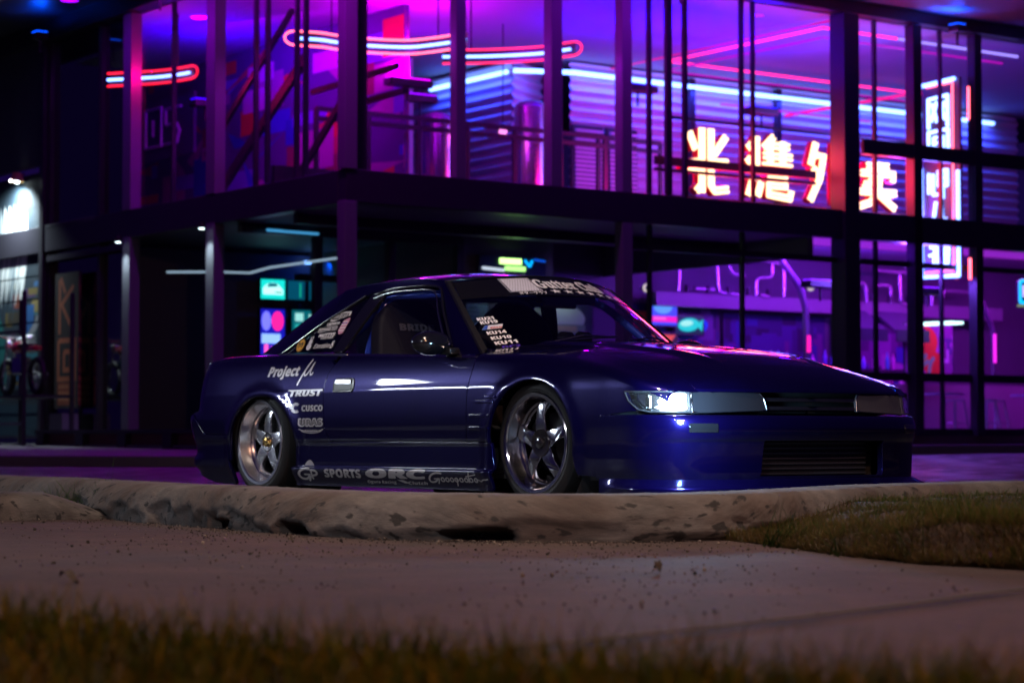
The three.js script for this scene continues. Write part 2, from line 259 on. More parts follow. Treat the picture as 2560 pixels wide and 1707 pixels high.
{
  const soil = dataTex(512, (u, v) => { const k = 0.5 + 0.5 * tnoise(u, v, 30, 5, 4); return [0.34 * k + 0.06, 0.23 * k + 0.04, 0.14 * k + 0.03]; }, true);
  const g = grid((s, t) => { const x = lerp(0.5, 3.4, s), f = zFront(x), b = kerbZ(x) + 0.16, z = lerp(f, b, t); return V3(x, vergeH(x, z), z); }, 160, 90); const uv = g.attributes.uv; for (let i = 0; i < uv.count; i++) uv.setXY(i, uv.getX(i) * 4, uv.getY(i) * 4);
  structure('verge', g, std(0.55, 0.55, 0.55, 0.95, 0, { map: soil, side: THREE.DoubleSide }));
  grassPatch('verge_grass', 'patchy green and straw coloured grass on the raised verge beside the kerb', 52000, () => { const x = 0.62 + 2.0 * rnd() ** 0.9, f = zFront(x), b = kerbZ(x) + 0.30; if (f === null) return null; const z = lerp(f + 0.01, b, rnd() ** 1.9), d = f - z, dens = fbm(x * 4, z * 4, 8, 3); if (dens < -0.16 && rnd() < 0.6) return null; const y = vergeH(x, z); return [x, y - 0.004, z, rnd(0.026, 0.075) * (0.85 + dens) * (1 - 0.45 * sm(d, 0.6, 1.6)) * (0.55 + 0.45 * sm(x, 0.7, 1.3)), rnd(0.0018, 0.0036), 0.85]; }, (p) => greenTone(0.26 + 0.45 * sm(0.13 - p[1], 0, 0.08))());
  grassPatch('verge_thatch', 'dry straw and dead roots hanging along the verge edge', 14000, () => { const x = 0.60 + 1.9 * rnd(), f = zFront(x); const z = f - rnd(-0.03, 0.20) + 0.05 * fbm(x * 9, 1, 4), y = vergeH(x, z); return [x, Math.max(0.005, y - 0.01), z, rnd(0.015, 0.05), rnd(0.0015, 0.003), 1.4]; }, () => { const k = rnd(0.4, 1.2); return L3(0.20 * k, 0.125 * k, 0.06 * k); });
  grassPatch('weed_tuft', 'tall green weed blades sprouting at the foot of the verge', 130, () => { const c = [[0.93, -6.02], [1.05, -5.72], [1.36, -5.42], [0.80, -6.5]][Math.floor(rnd(0, 4))]; return [c[0] + rnd(-0.06, 0.06), 0.0, c[1] + rnd(-0.05, 0.05), rnd(0.06, 0.13), rnd(0.003, 0.006), 0.65]; }, () => { const k = rnd(0.5, 1.1); return L3(0.06 * k, 0.10 * k, 0.025 * k); });
  grassPatch('kerb_tuft', 'small bright green weed with long bent stalks between kerb and concrete nib', 520, () => { const t = rnd(), x = lerp(-1.98, -1.56, t ** 0.8) + rnd(-0.03, 0.03), z = -9.12 + rnd(-0.1, 0.12) - 0.3 * (0.5 - t); return [x, 0.02, z, (rnd(0.06, 0.145) + (rnd() < 0.05 ? 0.10 : 0)) * (0.55 + 0.5 * Math.sin(t * 3.1)), rnd(0.002, 0.0045), 0.7]; }, () => { const k = rnd(0.6, 1.4); return rnd() < 0.15 ? L3(0.2 * k, 0.15 * k, 0.06 * k) : L3(0.07 * k, 0.14 * k, 0.02 * k); });
  const edge = (x) => -(3.66 - 0.60 * sm(x, -0.85, -0.15) - 0.34 * sm(x, -0.15, 0.5) - 0.10 * sm(x, 0.5, 1.0));
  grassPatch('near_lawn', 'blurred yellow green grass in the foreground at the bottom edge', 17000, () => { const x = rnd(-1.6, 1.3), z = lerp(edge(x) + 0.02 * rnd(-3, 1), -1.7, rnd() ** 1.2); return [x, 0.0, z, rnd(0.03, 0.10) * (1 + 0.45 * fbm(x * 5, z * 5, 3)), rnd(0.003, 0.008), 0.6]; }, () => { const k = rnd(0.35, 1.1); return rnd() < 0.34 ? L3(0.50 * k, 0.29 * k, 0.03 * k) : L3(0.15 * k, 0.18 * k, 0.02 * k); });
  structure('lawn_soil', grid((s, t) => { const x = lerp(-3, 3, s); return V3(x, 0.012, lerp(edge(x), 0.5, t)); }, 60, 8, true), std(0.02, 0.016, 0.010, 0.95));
}
// crumbs of gravel and soil along the kerb
{
  const geo = new THREE.IcosahedronGeometry(1, 0), p = geo.attributes.position; for (let i = 0; i < p.count; i++) { const k = 1 + 0.35 * noise.noise(p.getX(i) * 2, p.getY(i) * 2, p.getZ(i) * 2); p.setXYZ(i, p.getX(i) * k, p.getY(i) * k * 0.7, p.getZ(i) * k); } geo.computeVertexNormals();
  const n = 7000, m = new THREE.InstancedMesh(geo, std(1, 1, 1, 0.9), n), M = new THREE.Matrix4(), q = new THREE.Quaternion(); let k = 0;
  while (k < n) { const x = rnd(-2.6, 1.1), kz = kerbZ(x) + 0.29, d = (rnd() ** 3.2) * 3.0, z = kz + d; const cl = fbm(x * 1.6, z * 2.2, 2, 3); if (rnd() > clamp(0.25 + cl * 1.6 + 0.5 * sm(-x, -0.3, 1.6) * sm(1.3 - d, 0, 0.8) + 0.6 * sm(0.12 - d, 0, 0.1), 0.04, 1)) continue; const s = rnd() < 0.03 ? rnd(0.004, 0.0065) : rnd(0.0009, 0.0032); q.setFromEuler(new THREE.Euler(rnd(0, 6), rnd(0, 6), rnd(0, 6))); M.compose(V3(x, 0.004 + s * 0.4, z), q, V3(s, s, s)); m.setMatrixAt(k, M); const t = rnd(0.3, 1.3); m.setColorAt(k, rnd() < 0.75 ? L3(0.05 * t, 0.04 * t, 0.032 * t) : L3(0.18 * t, 0.15 * t, 0.12 * t)); k++; }
  m.name = 'gravel'; scene.add(m); tag(m, 'loose dark gravel crumbs scattered on the driveway below the kerb', 'gravel', null, 'stuff');
}
// ================================================================ the glass and steel corner building (local axes: +x along the right front, -z along the left front)
const BLD = { x: -2.2595, z: -30, yaw: RAD(35.7) };
const toWorld = (x, y, z) => V3(x, y, z).applyAxisAngle(V3(0, 1, 0), BLD.yaw).add(V3(BLD.x, 0, BLD.z));
const inBld = (name, label, cat, x, y, z, group, turn = 0) => { const w = toWorld(x, y, z); return thing(name, label, cat, [w.x, w.y, w.z], BLD.yaw + turn, group); };
const steel = std(0.032, 0.029, 0.04, 0.42, 0.2), darkSteel = std(0.030, 0.028, 0.036, 0.42, 0.2), postPaint = std(0.16, 0.16, 0.18, 0.42, 0.1);
const soffitM = std(0.11, 0.10, 0.13, 0.6), ceilM = std(0.30, 0.30, 0.34, 0.7), wallM = std(0.10, 0.095, 0.12, 0.75), floorM = std(0.10, 0.10, 0.11, 0.3);
const paneM = phys(0.93, 0.94, 0.97, 0.0, 0, { transmission: 1, thickness: 0, ior: 1.45 });
const building = inBld('glass_building', 'two storey steel and glass corner building washed in magenta and blue light', 'building', 0, 0, 0);
{
  const B = building, P = (n, g, m) => part(n, g, m, B);
  const Y1 = 0.36, Yb = 3.54, Yt = 4.0, Yr = 7.2, XR = 24, ZL = -15;
  P('plinth', [box(XR + 0.3, Y1 - 0.1, 0.3, XR / 2, Y1 / 2 + 0.05, -0.15), box(0.3, Y1 - 0.1, 9, -0.0, Y1 / 2 + 0.05, -4.8)], std(0.10, 0.075, 0.06, 0.8));
  P('ground_floor', box(XR, 0.06, 15, XR / 2, Y1 - 0.03, -7.82), floorM);
  // posts
  const post = (x, z, w, y0, y1, d = w, m = postPaint) => P('post', rbox(w, y1 - y0, d, 0.008, x, (y0 + y1) / 2, z, 1), m);
  post(0.0, 0.0, 0.20, Yt, Yr); post(0.0, 0.0, 0.20, 0.1, Yb + 0.02);
  for (const [x, w] of [[1.85, 0.17], [3.54, 0.2], [4.86, 0.19], [9.46, 0.34], [11.05, 0.2], [12.53, 0.18], [14.3, 0.18], [16.2, 0.18], [18.2, 0.18]]) post(x, -0.02, w, x > 4.5 ? Y1 : Yt, Yr, w, x > 5 ? darkSteel : postPaint);
  for (const [x, w, y0] of [[0.27, 0.17, Yt], [5.41, 0.06, Y1], [5.79, 0.11, Yt], [6.12, 0.07, Yt], [7.28, 0.06, Y1], [7.52, 0.05, Yt], [10.2, 0.06, Y1], [11.75, 0.05, Y1]]) P('mullion', box(w, Yr - y0, 0.07, x, (Yr + y0) / 2, -0.09), darkSteel);
  for (const [z, w] of [[-3.85, 0.28], [-6.72, 0.3]]) { post(0.02, z, 0.19, Yt, Yr, w); post(0.02, z, 0.19, 0.1, Yb + 0.02, w * 0.85); }
  for (const z of [-7.9, -9.95]) P('mullion', box(0.10, 7, 0.09, 0.05, 3.7, z), darkSteel);
  for (const z of [-1.3, -1.55, -2.4, -2.75, -5.4]) P('mullion', box(0.07, Yr - Yt, 0.06, 0.10, (Yr + Yt) / 2, z), darkSteel);
  // floor beams, slab, soffit
  P('beam', rbox(XR, Yt - Yb, 0.22, 0.01, XR / 2 - 0.06, (Yt + Yb) / 2, -0.03, 1), steel);
  P('beam', rbox(0.22, Yt - Yb, 15.2, 0.01, 0.05, (Yt + Yb) / 2, -7.75, 1), steel);
  P('floor_slab', [box(8.9, 0.08, 15, 4.45, Yt - 0.06, -7.7), box(15.1, 0.08, 6, 16.45, Yt - 0.06, -3.2)], darkSteel);
  P('soffit', [box(8.75, 0.04, 3.2, 4.5, Yb + 0.03, -1.75), box(4.2, 0.04, 9, 2.3, Yb + 0.10, -8)], soffitM);
  for (const [x0, x1, z] of [[0.2, 4.2, -3.42], [0.2, 8.8, -1.75]]) P('joist', box(x1 - x0, 0.16, 0.12, (x0 + x1) / 2, Yb - 0.06, z), steel);
  P('lower_ceiling', box(15, 0.05, 9, 16.5, Yb + 0.28, -4.6), ceilM);
  P('bulkhead', [box(0.12, 0.62, 7, 8.85, Yb + 0.0, -3.7)], soffitM);
  for (const [x0, x1] of [[5.0, 7.25], [7.31, 9.28], [9.64, 10.94], [11.16, 12.43], [12.63, 14.2], [14.4, 16.1], [16.3, 18.1]]) P('transom', box(x1 - x0, 0.09, 0.08, (x0 + x1) / 2, 3.2, -0.10), darkSteel);
  for (const [x0, x1] of [[9.64, 10.94], [11.16, 12.43], [12.63, 14.2], [14.4, 16.1], [16.3, 18.1], [5.0, 7.25], [7.31, 9.28]]) { P('sill_rail', box(x1 - x0, 0.14, 0.09, (x0 + x1) / 2, 1.33, -0.10), darkSteel); P('bottom_rail', box(x1 - x0, 0.12, 0.09, (x0 + x1) / 2, Y1 + 0.06, -0.10), darkSteel); }
  // panes
  const pane = (x0, x1, y0, y1, z) => P('window_pane', new THREE.PlaneGeometry(x1 - x0, y1 - y0).translate((x0 + x1) / 2, (y0 + y1) / 2, z), paneM);
  for (const [a, b] of [[0.36, 1.76], [1.94, 3.43], [3.65, 4.76], [4.96, 5.38], [5.86, 6.08], [6.16, 7.24], [7.56, 9.28], [9.64, 10.94], [11.16, 12.43], [12.63, 14.2], [14.4, 16.1], [16.3, 18.1]]) pane(a, b, Yt, Yr, -0.05);
  for (const [a, b] of [[5.44, 7.24], [7.31, 9.28], [9.64, 10.16], [10.24, 10.94], [11.16, 11.72], [11.78, 12.43], [12.63, 14.2], [14.4, 16.1], [16.3, 18.1]]) { pane(a, b, 1.4, 3.155, -0.10); pane(a, b, Y1 + 0.12, 1.26, -0.10); }
  const paneL = (z0, z1, y0, y1) => P('window_pane', new THREE.PlaneGeometry(z1 - z0, y1 - y0).rotateY(-Math.PI / 2).translate(0.06, (y0 + y1) / 2, (z0 + z1) / 2), paneM);
  for (const [a, b] of [[-1.26, -0.12], [-2.36, -1.6], [-3.7, -2.8], [-5.36, -4.0], [-6.56, -5.44]]) paneL(a, b, Yt, Yr);
  P('dark_glazing', [box(0.06, 7.0, 3.1, 0.11, 3.8, -8.45)], phys(0.006, 0.006, 0.012, 0.08, 0, { clearcoat: 1 }));
  P('cross_rail', [box(0.08, 0.07, 2.0, -0.02, 3.97, -8.95)], postPaint); P('cross_rail', [box(0.06, 0.10, 3.2, -0.02, 3.42, -8.3)], steel);
  // roof with ribbed metal eaves
  const rib = (len, depth, n) => { const pos = [], idx = []; for (let i = 0; i <= n * 4; i++) { const t = i / (n * 4), y = [0, 0, 0.05, 0.05][i % 4]; pos.push(0, y, -t * depth, len, y, -t * depth); } for (let i = 0; i < n * 4; i++) { const a = i * 2; idx.push(a, a + 2, a + 1, a + 1, a + 2, a + 3); } const g = new THREE.BufferGeometry(); g.setAttribute('position', new THREE.Float32BufferAttribute(pos, 3)); g.setIndex(idx); return toCreasedNormals(g, 0.2); };
  const ribM = std(0.35, 0.36, 0.40, 0.45, 0.2, { side: THREE.DoubleSide });
  P('roof_beam', box(XR, 0.36, 0.24, XR / 2 - 0.06, Yr + 0.20, -0.02), darkSteel); P('roof_beam', box(0.24, 0.36, 12, 0.0, Yr + 0.20, -6.1), darkSteel);
  P('eave_soffit', rib(XR, 1.9, 12).translate(-1.7, 7.42, 1.75), ribM); P('eave_soffit', rib(13, 1.6, 10).rotateY(Math.PI / 2).translate(-1.7, 7.42, 0.0), ribM);
  P('roof', [box(XR + 1.8, 0.15, 17, XR / 2 - 0.9, 7.62, -6.7)], darkSteel);
  P('upper_ceiling', box(XR - 0.3, 0.06, 14, XR / 2, Yr + 0.03, -7.15), ceilM);
  // inner block clad in horizontal corrugated sheet
  const corr = (len, y0, y1, n) => { const pos = [], idx = [], m = n * 6; for (let i = 0; i <= m; i++) { const t = i / m, d = 0.035 * Math.sin(t * n * 2 * Math.PI); pos.push(0, lerp(y0, y1, t), d, len, lerp(y0, y1, t), d); } for (let i = 0; i < m; i++) { const a = i * 2; idx.push(a, a + 1, a + 2, a + 1, a + 3, a + 2); } const g = new THREE.BufferGeometry(); g.setAttribute('position', new THREE.Float32BufferAttribute(pos, 3)); g.setIndex(idx); g.computeVertexNormals(); return g; };
  const corrM = std(0.52, 0.52, 0.58, 0.45, 0.1, { side: THREE.DoubleSide });
  P('corrugated_wall', corr(12, 4.0, 7.15, 17).translate(8.4, 0, -6), corrM); P('corrugated_wall', corr(1.1, 4.0, 7.15, 17).rotateY(RAD(25)).translate(7.42, 0, -6.45 + 0.02), corrM); P('corrugated_wall', corr(5, 4.0, 7.15, 17).rotateY(RAD(90)).translate(7.42, 0, -6.45), corrM);
  for (const x of [8.72, 9.52]) { const w = P('blind_window', rbox(0.72, 1.25, 0.08, 0.01, x, 5.38, -5.93, 1), steel); for (let k = 0; k < 14; k++) part('slat', box(0.62, 0.05, 0.03, x, 4.86 + k * 0.08, -5.86).clone(), std(0.6, 0.6, 0.66, 0.5), w); }
  for (const x of [11.2, 13.4, 15.4]) P('rib_post', box(0.12, 3.1, 0.1, x, 5.55, -5.9), steel);
  // mezzanine handrails inside the upper floor
  const rail = (x0, x1, z, ys, n) => { const r = P('railing', ys.map((y) => box(x1 - x0, 0.07, 0.06, (x0 + x1) / 2, y, z)), darkSteel); for (let k = 0; k <= n; k++) part('baluster', box(0.07, ys[0] - 4, 0.06, lerp(x0, x1, k / n), (ys[0] + 4) / 2, z - 0.002), darkSteel, r); };
  rail(1.4, 7.0, -3.2, [5.35, 5.2], 6); rail(5.0, 9.2, -4.4, [5.55, 5.4], 3);
  P('railing', [box(3.4, 0.13, 0.05, 7.6, 4.62, -0.55), box(3.4, 0.05, 0.05, 7.6, 4.48, -0.55)], darkSteel); P('railing', box(4.2, 0.25, 0.06, 11.9, 5.07, 0.03), darkSteel);
  P('floor_edge', box(7.4, 0.35, 0.1, 4.0, 4.16, -2.6), darkSteel);
  // stair behind the left front
  const st = P('stair', [sbar(V3(1.2, 4.0, -6.4), V3(1.2, 6.1, -3.2), 0.08, 0.16), sbar(V3(1.2, 4.95, -6.4), V3(1.2, 6.9, -3.6), 0.06, 0.09), sbar(V3(1.25, 4.0, -3.9), V3(1.25, 5.55, -1.9), 0.06, 0.12), sbar(V3(1.2, 5.55, -3.0), V3(1.2, 5.62, -0.6), 0.06, 0.08), sbar(V3(1.2, 5.2, -2.0), V3(1.2, 5.25, -0.4), 0.06, 0.08)], darkSteel);
  // painted wall upstairs
  const mural = canvasTex(512, 256, (x, w, h) => { x.fillStyle = '#5a2a78'; x.fillRect(0, 0, w, h); const C = ['#c2304a', '#3c3cc0', '#b0409a', '#e06030', '#7a50c8', '#d890c8', '#2850a8', '#8a2040']; seed = 99; for (let i = 0; i < 70; i++) { x.fillStyle = C[Math.floor(rnd(0, 8))]; const a = rnd(0, w), b = rnd(0, h); if (i % 3) x.fillRect(a, b, rnd(10, 70), rnd(10, 60)); else { x.beginPath(); x.moveTo(a, b); x.lineTo(a + rnd(-60, 60), b + rnd(-50, 50)); x.lineTo(a + rnd(-60, 60), b + rnd(-50, 50)); x.fill(); } } });
  P('painted_wall', box(0.1, 3.2, 9.5, 3.2, 5.6, -8.2), std(0.85, 0.85, 0.85, 0.8, 0, { map: mural }));
  P('painted_wall', box(2.6, 3.2, 0.1, 4.7, 5.6, -7.6), std(0.5, 0.5, 0.6, 0.8));
  // ground floor rooms
  P('porch_wall', box(1.9, 3.2, 0.1, 5.15, 1.95, -3.5), wallM);
  P('porch_wall', [box(4.6, 3.2, 0.1, 2.6, 1.95, -8.2)], std(0.14, 0.12, 0.18, 0.8)); P('porch_wall', box(0.1, 3.3, 5, 4.25, 1.95, -6), wallM);
  for (const [x, z] of [[1.55, -3.42], [2.9, -3.45], [4.2, -3.45]]) P('inner_post', box(0.13, 3.15, 0.13, x, 1.95, z), darkSteel);
  P('back_wall', box(15.4, 3.5, 0.12, 12.9, 2.1, -5.6), wallM); P('side_wall', box(0.12, 3.4, 5.4, 20.4, 2.1, -2.9), wallM);
  P('service_beam', rbox(9.2, 0.26, 0.16, 0.01, 14.2, 2.84, -5.1, 1), std(0.22, 0.20, 0.24, 0.5));
  P('dado', box(11, 0.95, 0.06, 14.0, 0.85, -3.4), std(0.22, 0.16, 0.20, 0.6));
}
// ================================================================ the coupe (local axes: x forward from the front axle, y up, z to its right)
const CAR = { x: 0.7410, z: -10.8685, yaw: RAD(52) };
const coupe = thing('sports_coupe', 'low midnight blue coupe with lettered flanks and one lit headlight behind the kerb', 'car', [CAR.x, 0, CAR.z], -CAR.yaw);

const paint = phys(0.0048, 0.0022, 0.050, 0.30, 0.75, { specularIntensity: 0.25, clearcoat: 1, clearcoatRoughness: 0.025 });
const flakeTex = dataTex(256, (u, v) => { const n = tnoise(u, v, 60, 3, 2); return [0.5 + n * 0.25, 0.62 + n * 0.4, 0.5]; });
flakeTex.repeat.set(14, 4); paint.roughnessMap = flakeTex; paint.roughness = 0.5;
const blackTrim = phys(0.012, 0.012, 0.014, 0.35, 0);
const blackGloss = phys(0.008, 0.008, 0.01, 0.12, 0, { clearcoat: 1, clearcoatRoughness: 0.05 });
const rubber = std(0.014, 0.014, 0.015, 0.62);
const chromeM = phys(0.74, 0.75, 0.78, 0.26, 1);
const darkChrome = phys(0.46, 0.46, 0.50, 0.16, 1);
const trimMetal = phys(0.45, 0.45, 0.47, 0.2, 1);
const glassM = phys(0.78, 0.80, 0.84, 0.0, 0, { transmission: 1, thickness: 0, ior: 1.5 });
const interiorM = std(0.02, 0.02, 0.022, 0.75);
const cageM = phys(0.04, 0.10, 0.75, 0.22, 0.25, { clearcoat: 1 });

// plan outline of the body, front centre to rear centre on the right side
const plan = [[1.077, 0], [1.071, 0.2], [1.054, 0.42], [1.020, 0.61], [0.945, 0.768], [0.815, 0.838], [0.55, 0.848], [0, 0.842], [-0.6, 0.842], [-1.3, 0.845], [-2.0, 0.845], [-2.6, 0.838], [-3.0, 0.82], [-3.26, 0.775], [-3.40, 0.65], [-3.47, 0.38], [-3.49, 0]];
const planCurve = new THREE.CatmullRomCurve3(plan.map(([u, v]) => V3(u, 0, v)), false, 'centripetal');
const planTab = []; { const N = 1200; let s = 0, prev = null, s0 = 0; for (let i = 0; i <= N; i++) { const p = planCurve.getPoint(i / N); if (prev) s += p.distanceTo(prev); planTab.push({ s, u: p.x, v: p.z }); if (prev && prev.x > 0 && p.x <= 0) s0 = s; prev = p; }
  for (const t of planTab) t.s = s0 - t.s; planTab.reverse(); }
const S_FRONT = planTab[planTab.length - 1].s, S_REAR = planTab[0].s;
function planAt(s) {
  const m = s > S_FRONT; const ss = m ? 2 * S_FRONT - s : s; // past the front centre: the other half
  let a = 0, b = planTab.length - 1; const x = clamp(ss, S_REAR, S_FRONT); while (b - a > 1) { const c = (a + b) >> 1; planTab[c].s <= x ? a = c : b = c; }
  const A = planTab[a], B = planTab[b], t = (x - A.s) / (B.s - A.s || 1), i0 = Math.max(0, a - 4), i1 = Math.min(planTab.length - 1, b + 4);
  const du = planTab[i1].u - planTab[i0].u, dv = planTab[i1].v - planTab[i0].v, L = Math.hypot(du, dv);
  const r = { u: lerp(A.u, B.u, t) , v: lerp(A.v, B.v, t), nu: -dv / L, nv: du / L };
  if (ss < S_REAR) { r.u += 0; r.v -= (S_REAR - ss); }
  return m ? { u: r.u, v: -r.v, nu: r.nu, nv: -r.nv } : r;
}
const sOfFrontV = (v) => { let best = 0, d = 9; for (const t of planTab) if (t.s > 0.7 && Math.abs(t.v - Math.abs(v)) < d) { d = Math.abs(t.v - Math.abs(v)); best = t.s; } return v >= 0 ? best : 2 * S_FRONT - best; };
const dSide = pchip([[0.05, -0.05], [0.12, -0.03], [0.17, -0.012], [0.29, -0.008], [0.315, 0], [0.44, 0.006], [0.56, 0.002], [0.585, -0.003], [0.65, -0.016], [0.71, -0.034], [0.755, -0.055], [0.80, -0.10], [0.85, -0.2]]);
const dFend = pchip([[0.05, -0.04], [0.2, -0.006], [0.31, 0], [0.44, 0.004], [0.55, 0.0], [0.585, -0.006], [0.63, -0.022], [0.67, -0.044], [0.71, -0.08], [0.75, -0.14]]);
const dFront = pchip([[0.06, 0.0], [0.125, 0.0], [0.2, 0.0], [0.30, 0.004], [0.325, 0.016], [0.37, 0.022], [0.405, 0.016], [0.424, 0.0], [0.434, -0.030], [0.46, -0.038], [0.535, -0.055], [0.56, -0.075], [0.6, -0.14]]);
const dRear = pchip([[0.05, -0.06], [0.13, -0.05], [0.165, -0.004], [0.195, -0.004], [0.24, -0.035], [0.34, 0.0], [0.43, 0.022], [0.462, 0.005], [0.482, -0.075], [0.53, -0.09], [0.65, -0.11], [0.70, -0.135], [0.76, -0.2], [0.8, -0.28]]);
function off(s, h) {
  const ss = s > S_FRONT ? 2 * S_FRONT - s : s;
  const wF = sm(ss, 0.78, 1.10), wN = sm(ss, -0.4, 0.3), wR = sm(-ss, 3.05, 3.45);
  let d = lerp(lerp(dSide(h), dFend(h), wN), dFront(h), wF); d = lerp(d, dRear(h), wR);
  const fl = (cx, cy, rx, ry) => { const r = Math.hypot((ss - cx) / rx, (h - cy) / ry); return 0.014 * Math.exp(-(((r - 1) / 0.13) ** 2)); };
  return d + fl(0.02, 0.3, 0.335, 0.315) * (1 - wF) + fl(-2.375, 0.24, 0.375, 0.335);
}
const sideMap = (s, h) => { const p = planAt(s), d = off(s, h); return V3(p.u + p.nu * d, h, p.v + p.nv * d); };
const mir = (f) => (a, b) => { const p = f(a, b); p.z = -p.z; return p; };

// upper surfaces
const uFront = (v) => { const a = Math.abs(v); return 1.030 - 0.012 * (a / 0.4) ** 2 - 0.045 * sm(a, 0.35, 0.72) - 0.035 * sm(a, 0.6, 0.78); };
const hoodC = pchip([[-0.7, 0.822], [-0.4, 0.81], [0, 0.787], [0.3, 0.757], [0.6, 0.717], [0.81, 0.668], [0.925, 0.622], [0.992, 0.582], [1.024, 0.548]]);
const hoodE = pchip([[-0.7, 0.755], [-0.4, 0.742], [0, 0.722], [0.3, 0.696], [0.6, 0.660], [0.81, 0.616], [0.925, 0.584], [0.992, 0.562], [1.024, 0.543]]);
function topH(u, v) {
  const a = Math.abs(v), uu = u + (1.030 - uFront(v)) * sm(u, -0.1, 0.8), k = Math.min(1, (a / 0.74) ** 2.4);
  const ridge = 0.010 * Math.exp(-(((a - 0.40 + 0.06 * u) / 0.035) ** 2)) * sm(0.9 - u, 0, 0.35) + 0.006 * sm(0.42 - 0.06 * u - a, 0, 0.04) * sm(0.85 - u, 0, 0.3);
  return lerp(hoodC(uu), hoodE(uu), k) + ridge;
}
const topMap = (u, v) => V3(u, topH(u, v), v);
const deckC = pchip([[-3.5, 0.74], [-3.3, 0.79], [-3.0, 0.812], [-2.7, 0.822], [-2.0, 0.83]]), deckE = pchip([[-3.5, 0.70], [-3.3, 0.755], [-3.0, 0.785], [-2.7, 0.794], [-2.0, 0.79]]);
const deckMap = (u, v) => V3(u, lerp(deckC(u), deckE(u), Math.min(1, (Math.abs(v) / 0.7) ** 2.2)), v);
const beltH = pchip([[-2.9, 0.795], [-2.21, 0.787], [-1.57, 0.764], [-0.73, 0.732], [-0.45, 0.722]]);

function loftCrest(u0, u1, hLow, topFn, vTop, n = 40) { // rolls the flank over into the upper surface
  return grid((i, j) => {
    const u = lerp(u0, u1, i), a = sideMap(u, hLow(u)), b = topFn(u, vTop(u)), a2 = sideMap(u, hLow(u) - 0.02), b2 = topFn(u, vTop(u) - 0.03);
    const d1 = a.clone().sub(a2).normalize(), d2 = b.clone().sub(b2).normalize(), L = a.distanceTo(b) * 0.55;
    const c1 = a.clone().addScaledVector(d1, L * 0.75), c2 = b.clone().addScaledVector(d2, L * 0.75), t = j;
    const p = a.clone().multiplyScalar((1 - t) ** 3).addScaledVector(c1, 3 * t * (1 - t) ** 2).addScaledVector(c2, 3 * t * t * (1 - t)).addScaledVector(b, t ** 3); return p;
  }, n, 8);
}
function mirrorGeo(g) { g = (g.index ? g.toNonIndexed() : g.clone()); const p = g.attributes.position, n = g.attributes.normal, uv = g.attributes.uv; const sw = (a, i, j, s) => { for (let k = 0; k < s; k++) { const t = a.array[i * s + k]; a.array[i * s + k] = a.array[j * s + k]; a.array[j * s + k] = t; } };
  for (let i = 0; i < p.count; i++) { p.array[i * 3 + 2] *= -1; n.array[i * 3 + 2] *= -1; }
  for (let i = 0; i < p.count; i += 3) { sw(p, i + 1, i + 2, 3); sw(n, i + 1, i + 2, 3); if (uv) sw(uv, i + 1, i + 2, 2); } return g; }
function both(name, g, mat, parent = coupe) { const list = Array.isArray(g) ? merge(g) : g; return [part(name, list, mat, parent), part(name, mirrorGeo(list), mat, parent)]; }
const arcPts = (cx, cy, rx, ry, a0, a1, n = 28, e = 2) => Array.from({ length: n + 1 }, (_, i) => { const a = RAD(lerp(a0, a1, i / n)), c = Math.cos(a), s = Math.sin(a); return [cx + rx * Math.sign(c) * Math.abs(c) ** (2 / e), cy + ry * Math.sign(s) * Math.abs(s) ** (2 / e)]; });
const G = 0.003; // half a shut line

// front fender
const fendLow = (u) => hoodE(u + (1.030 - uFront(0.74)) * sm(u, -0.1, 0.8)) - 0.05;
{
  const topEdge = []; for (let i = 0; i <= 20; i++) { const u = lerp(0.86, -0.455 + G, i / 20); topEdge.push([u, fendLow(u)]); }
  const A = arcPts(0.02, 0.30, 0.325, 0.302, -8, 188, 40, 2.05);
  const poly = [[0.36, 0.155], [0.475, 0.15], [0.492, 0.30], [0.53, 0.425], [0.78, 0.447], [0.726, 0.487], [0.698, 0.532], [0.86, 0.531], ...topEdge, [-0.479 + G, 0.57], [-0.483 + G, 0.45], [-0.485 + G, 0.308], [-0.30, 0.308], ...A.slice().reverse()];
  const g = [panel(poly, sideMap, { cp: 0.03, cq: 0.02, rim: 0.02 }), loftCrest(-0.455 + G, 0.93, fendLow, topMap, () => 0.735),
    panel([[-0.60, 0.655], [-0.455 + G, 0.735], [0.93, 0.735], [0.95, 0.70], [0.97, 0.655]], topMap, { flip: true, cp: 0.06, cq: 0.03, rim: 0 })];
  both('front_fender', g, paint);
  // slotted vents behind the wheel
  for (const [h, a, b] of [[0.522, -0.235, -0.335], [0.500, -0.25, -0.40], [0.432, -0.285, -0.45], [0.372, -0.29, -0.455]])
    both('fender_vent', [panel([[b, h - 0.006], [a, h - 0.006], [a, h + 0.004], [b, h + 0.004]], sideMap, { cp: 0.03, cq: 0.004, off: 0.007, rim: 0.012 })], paint);
}
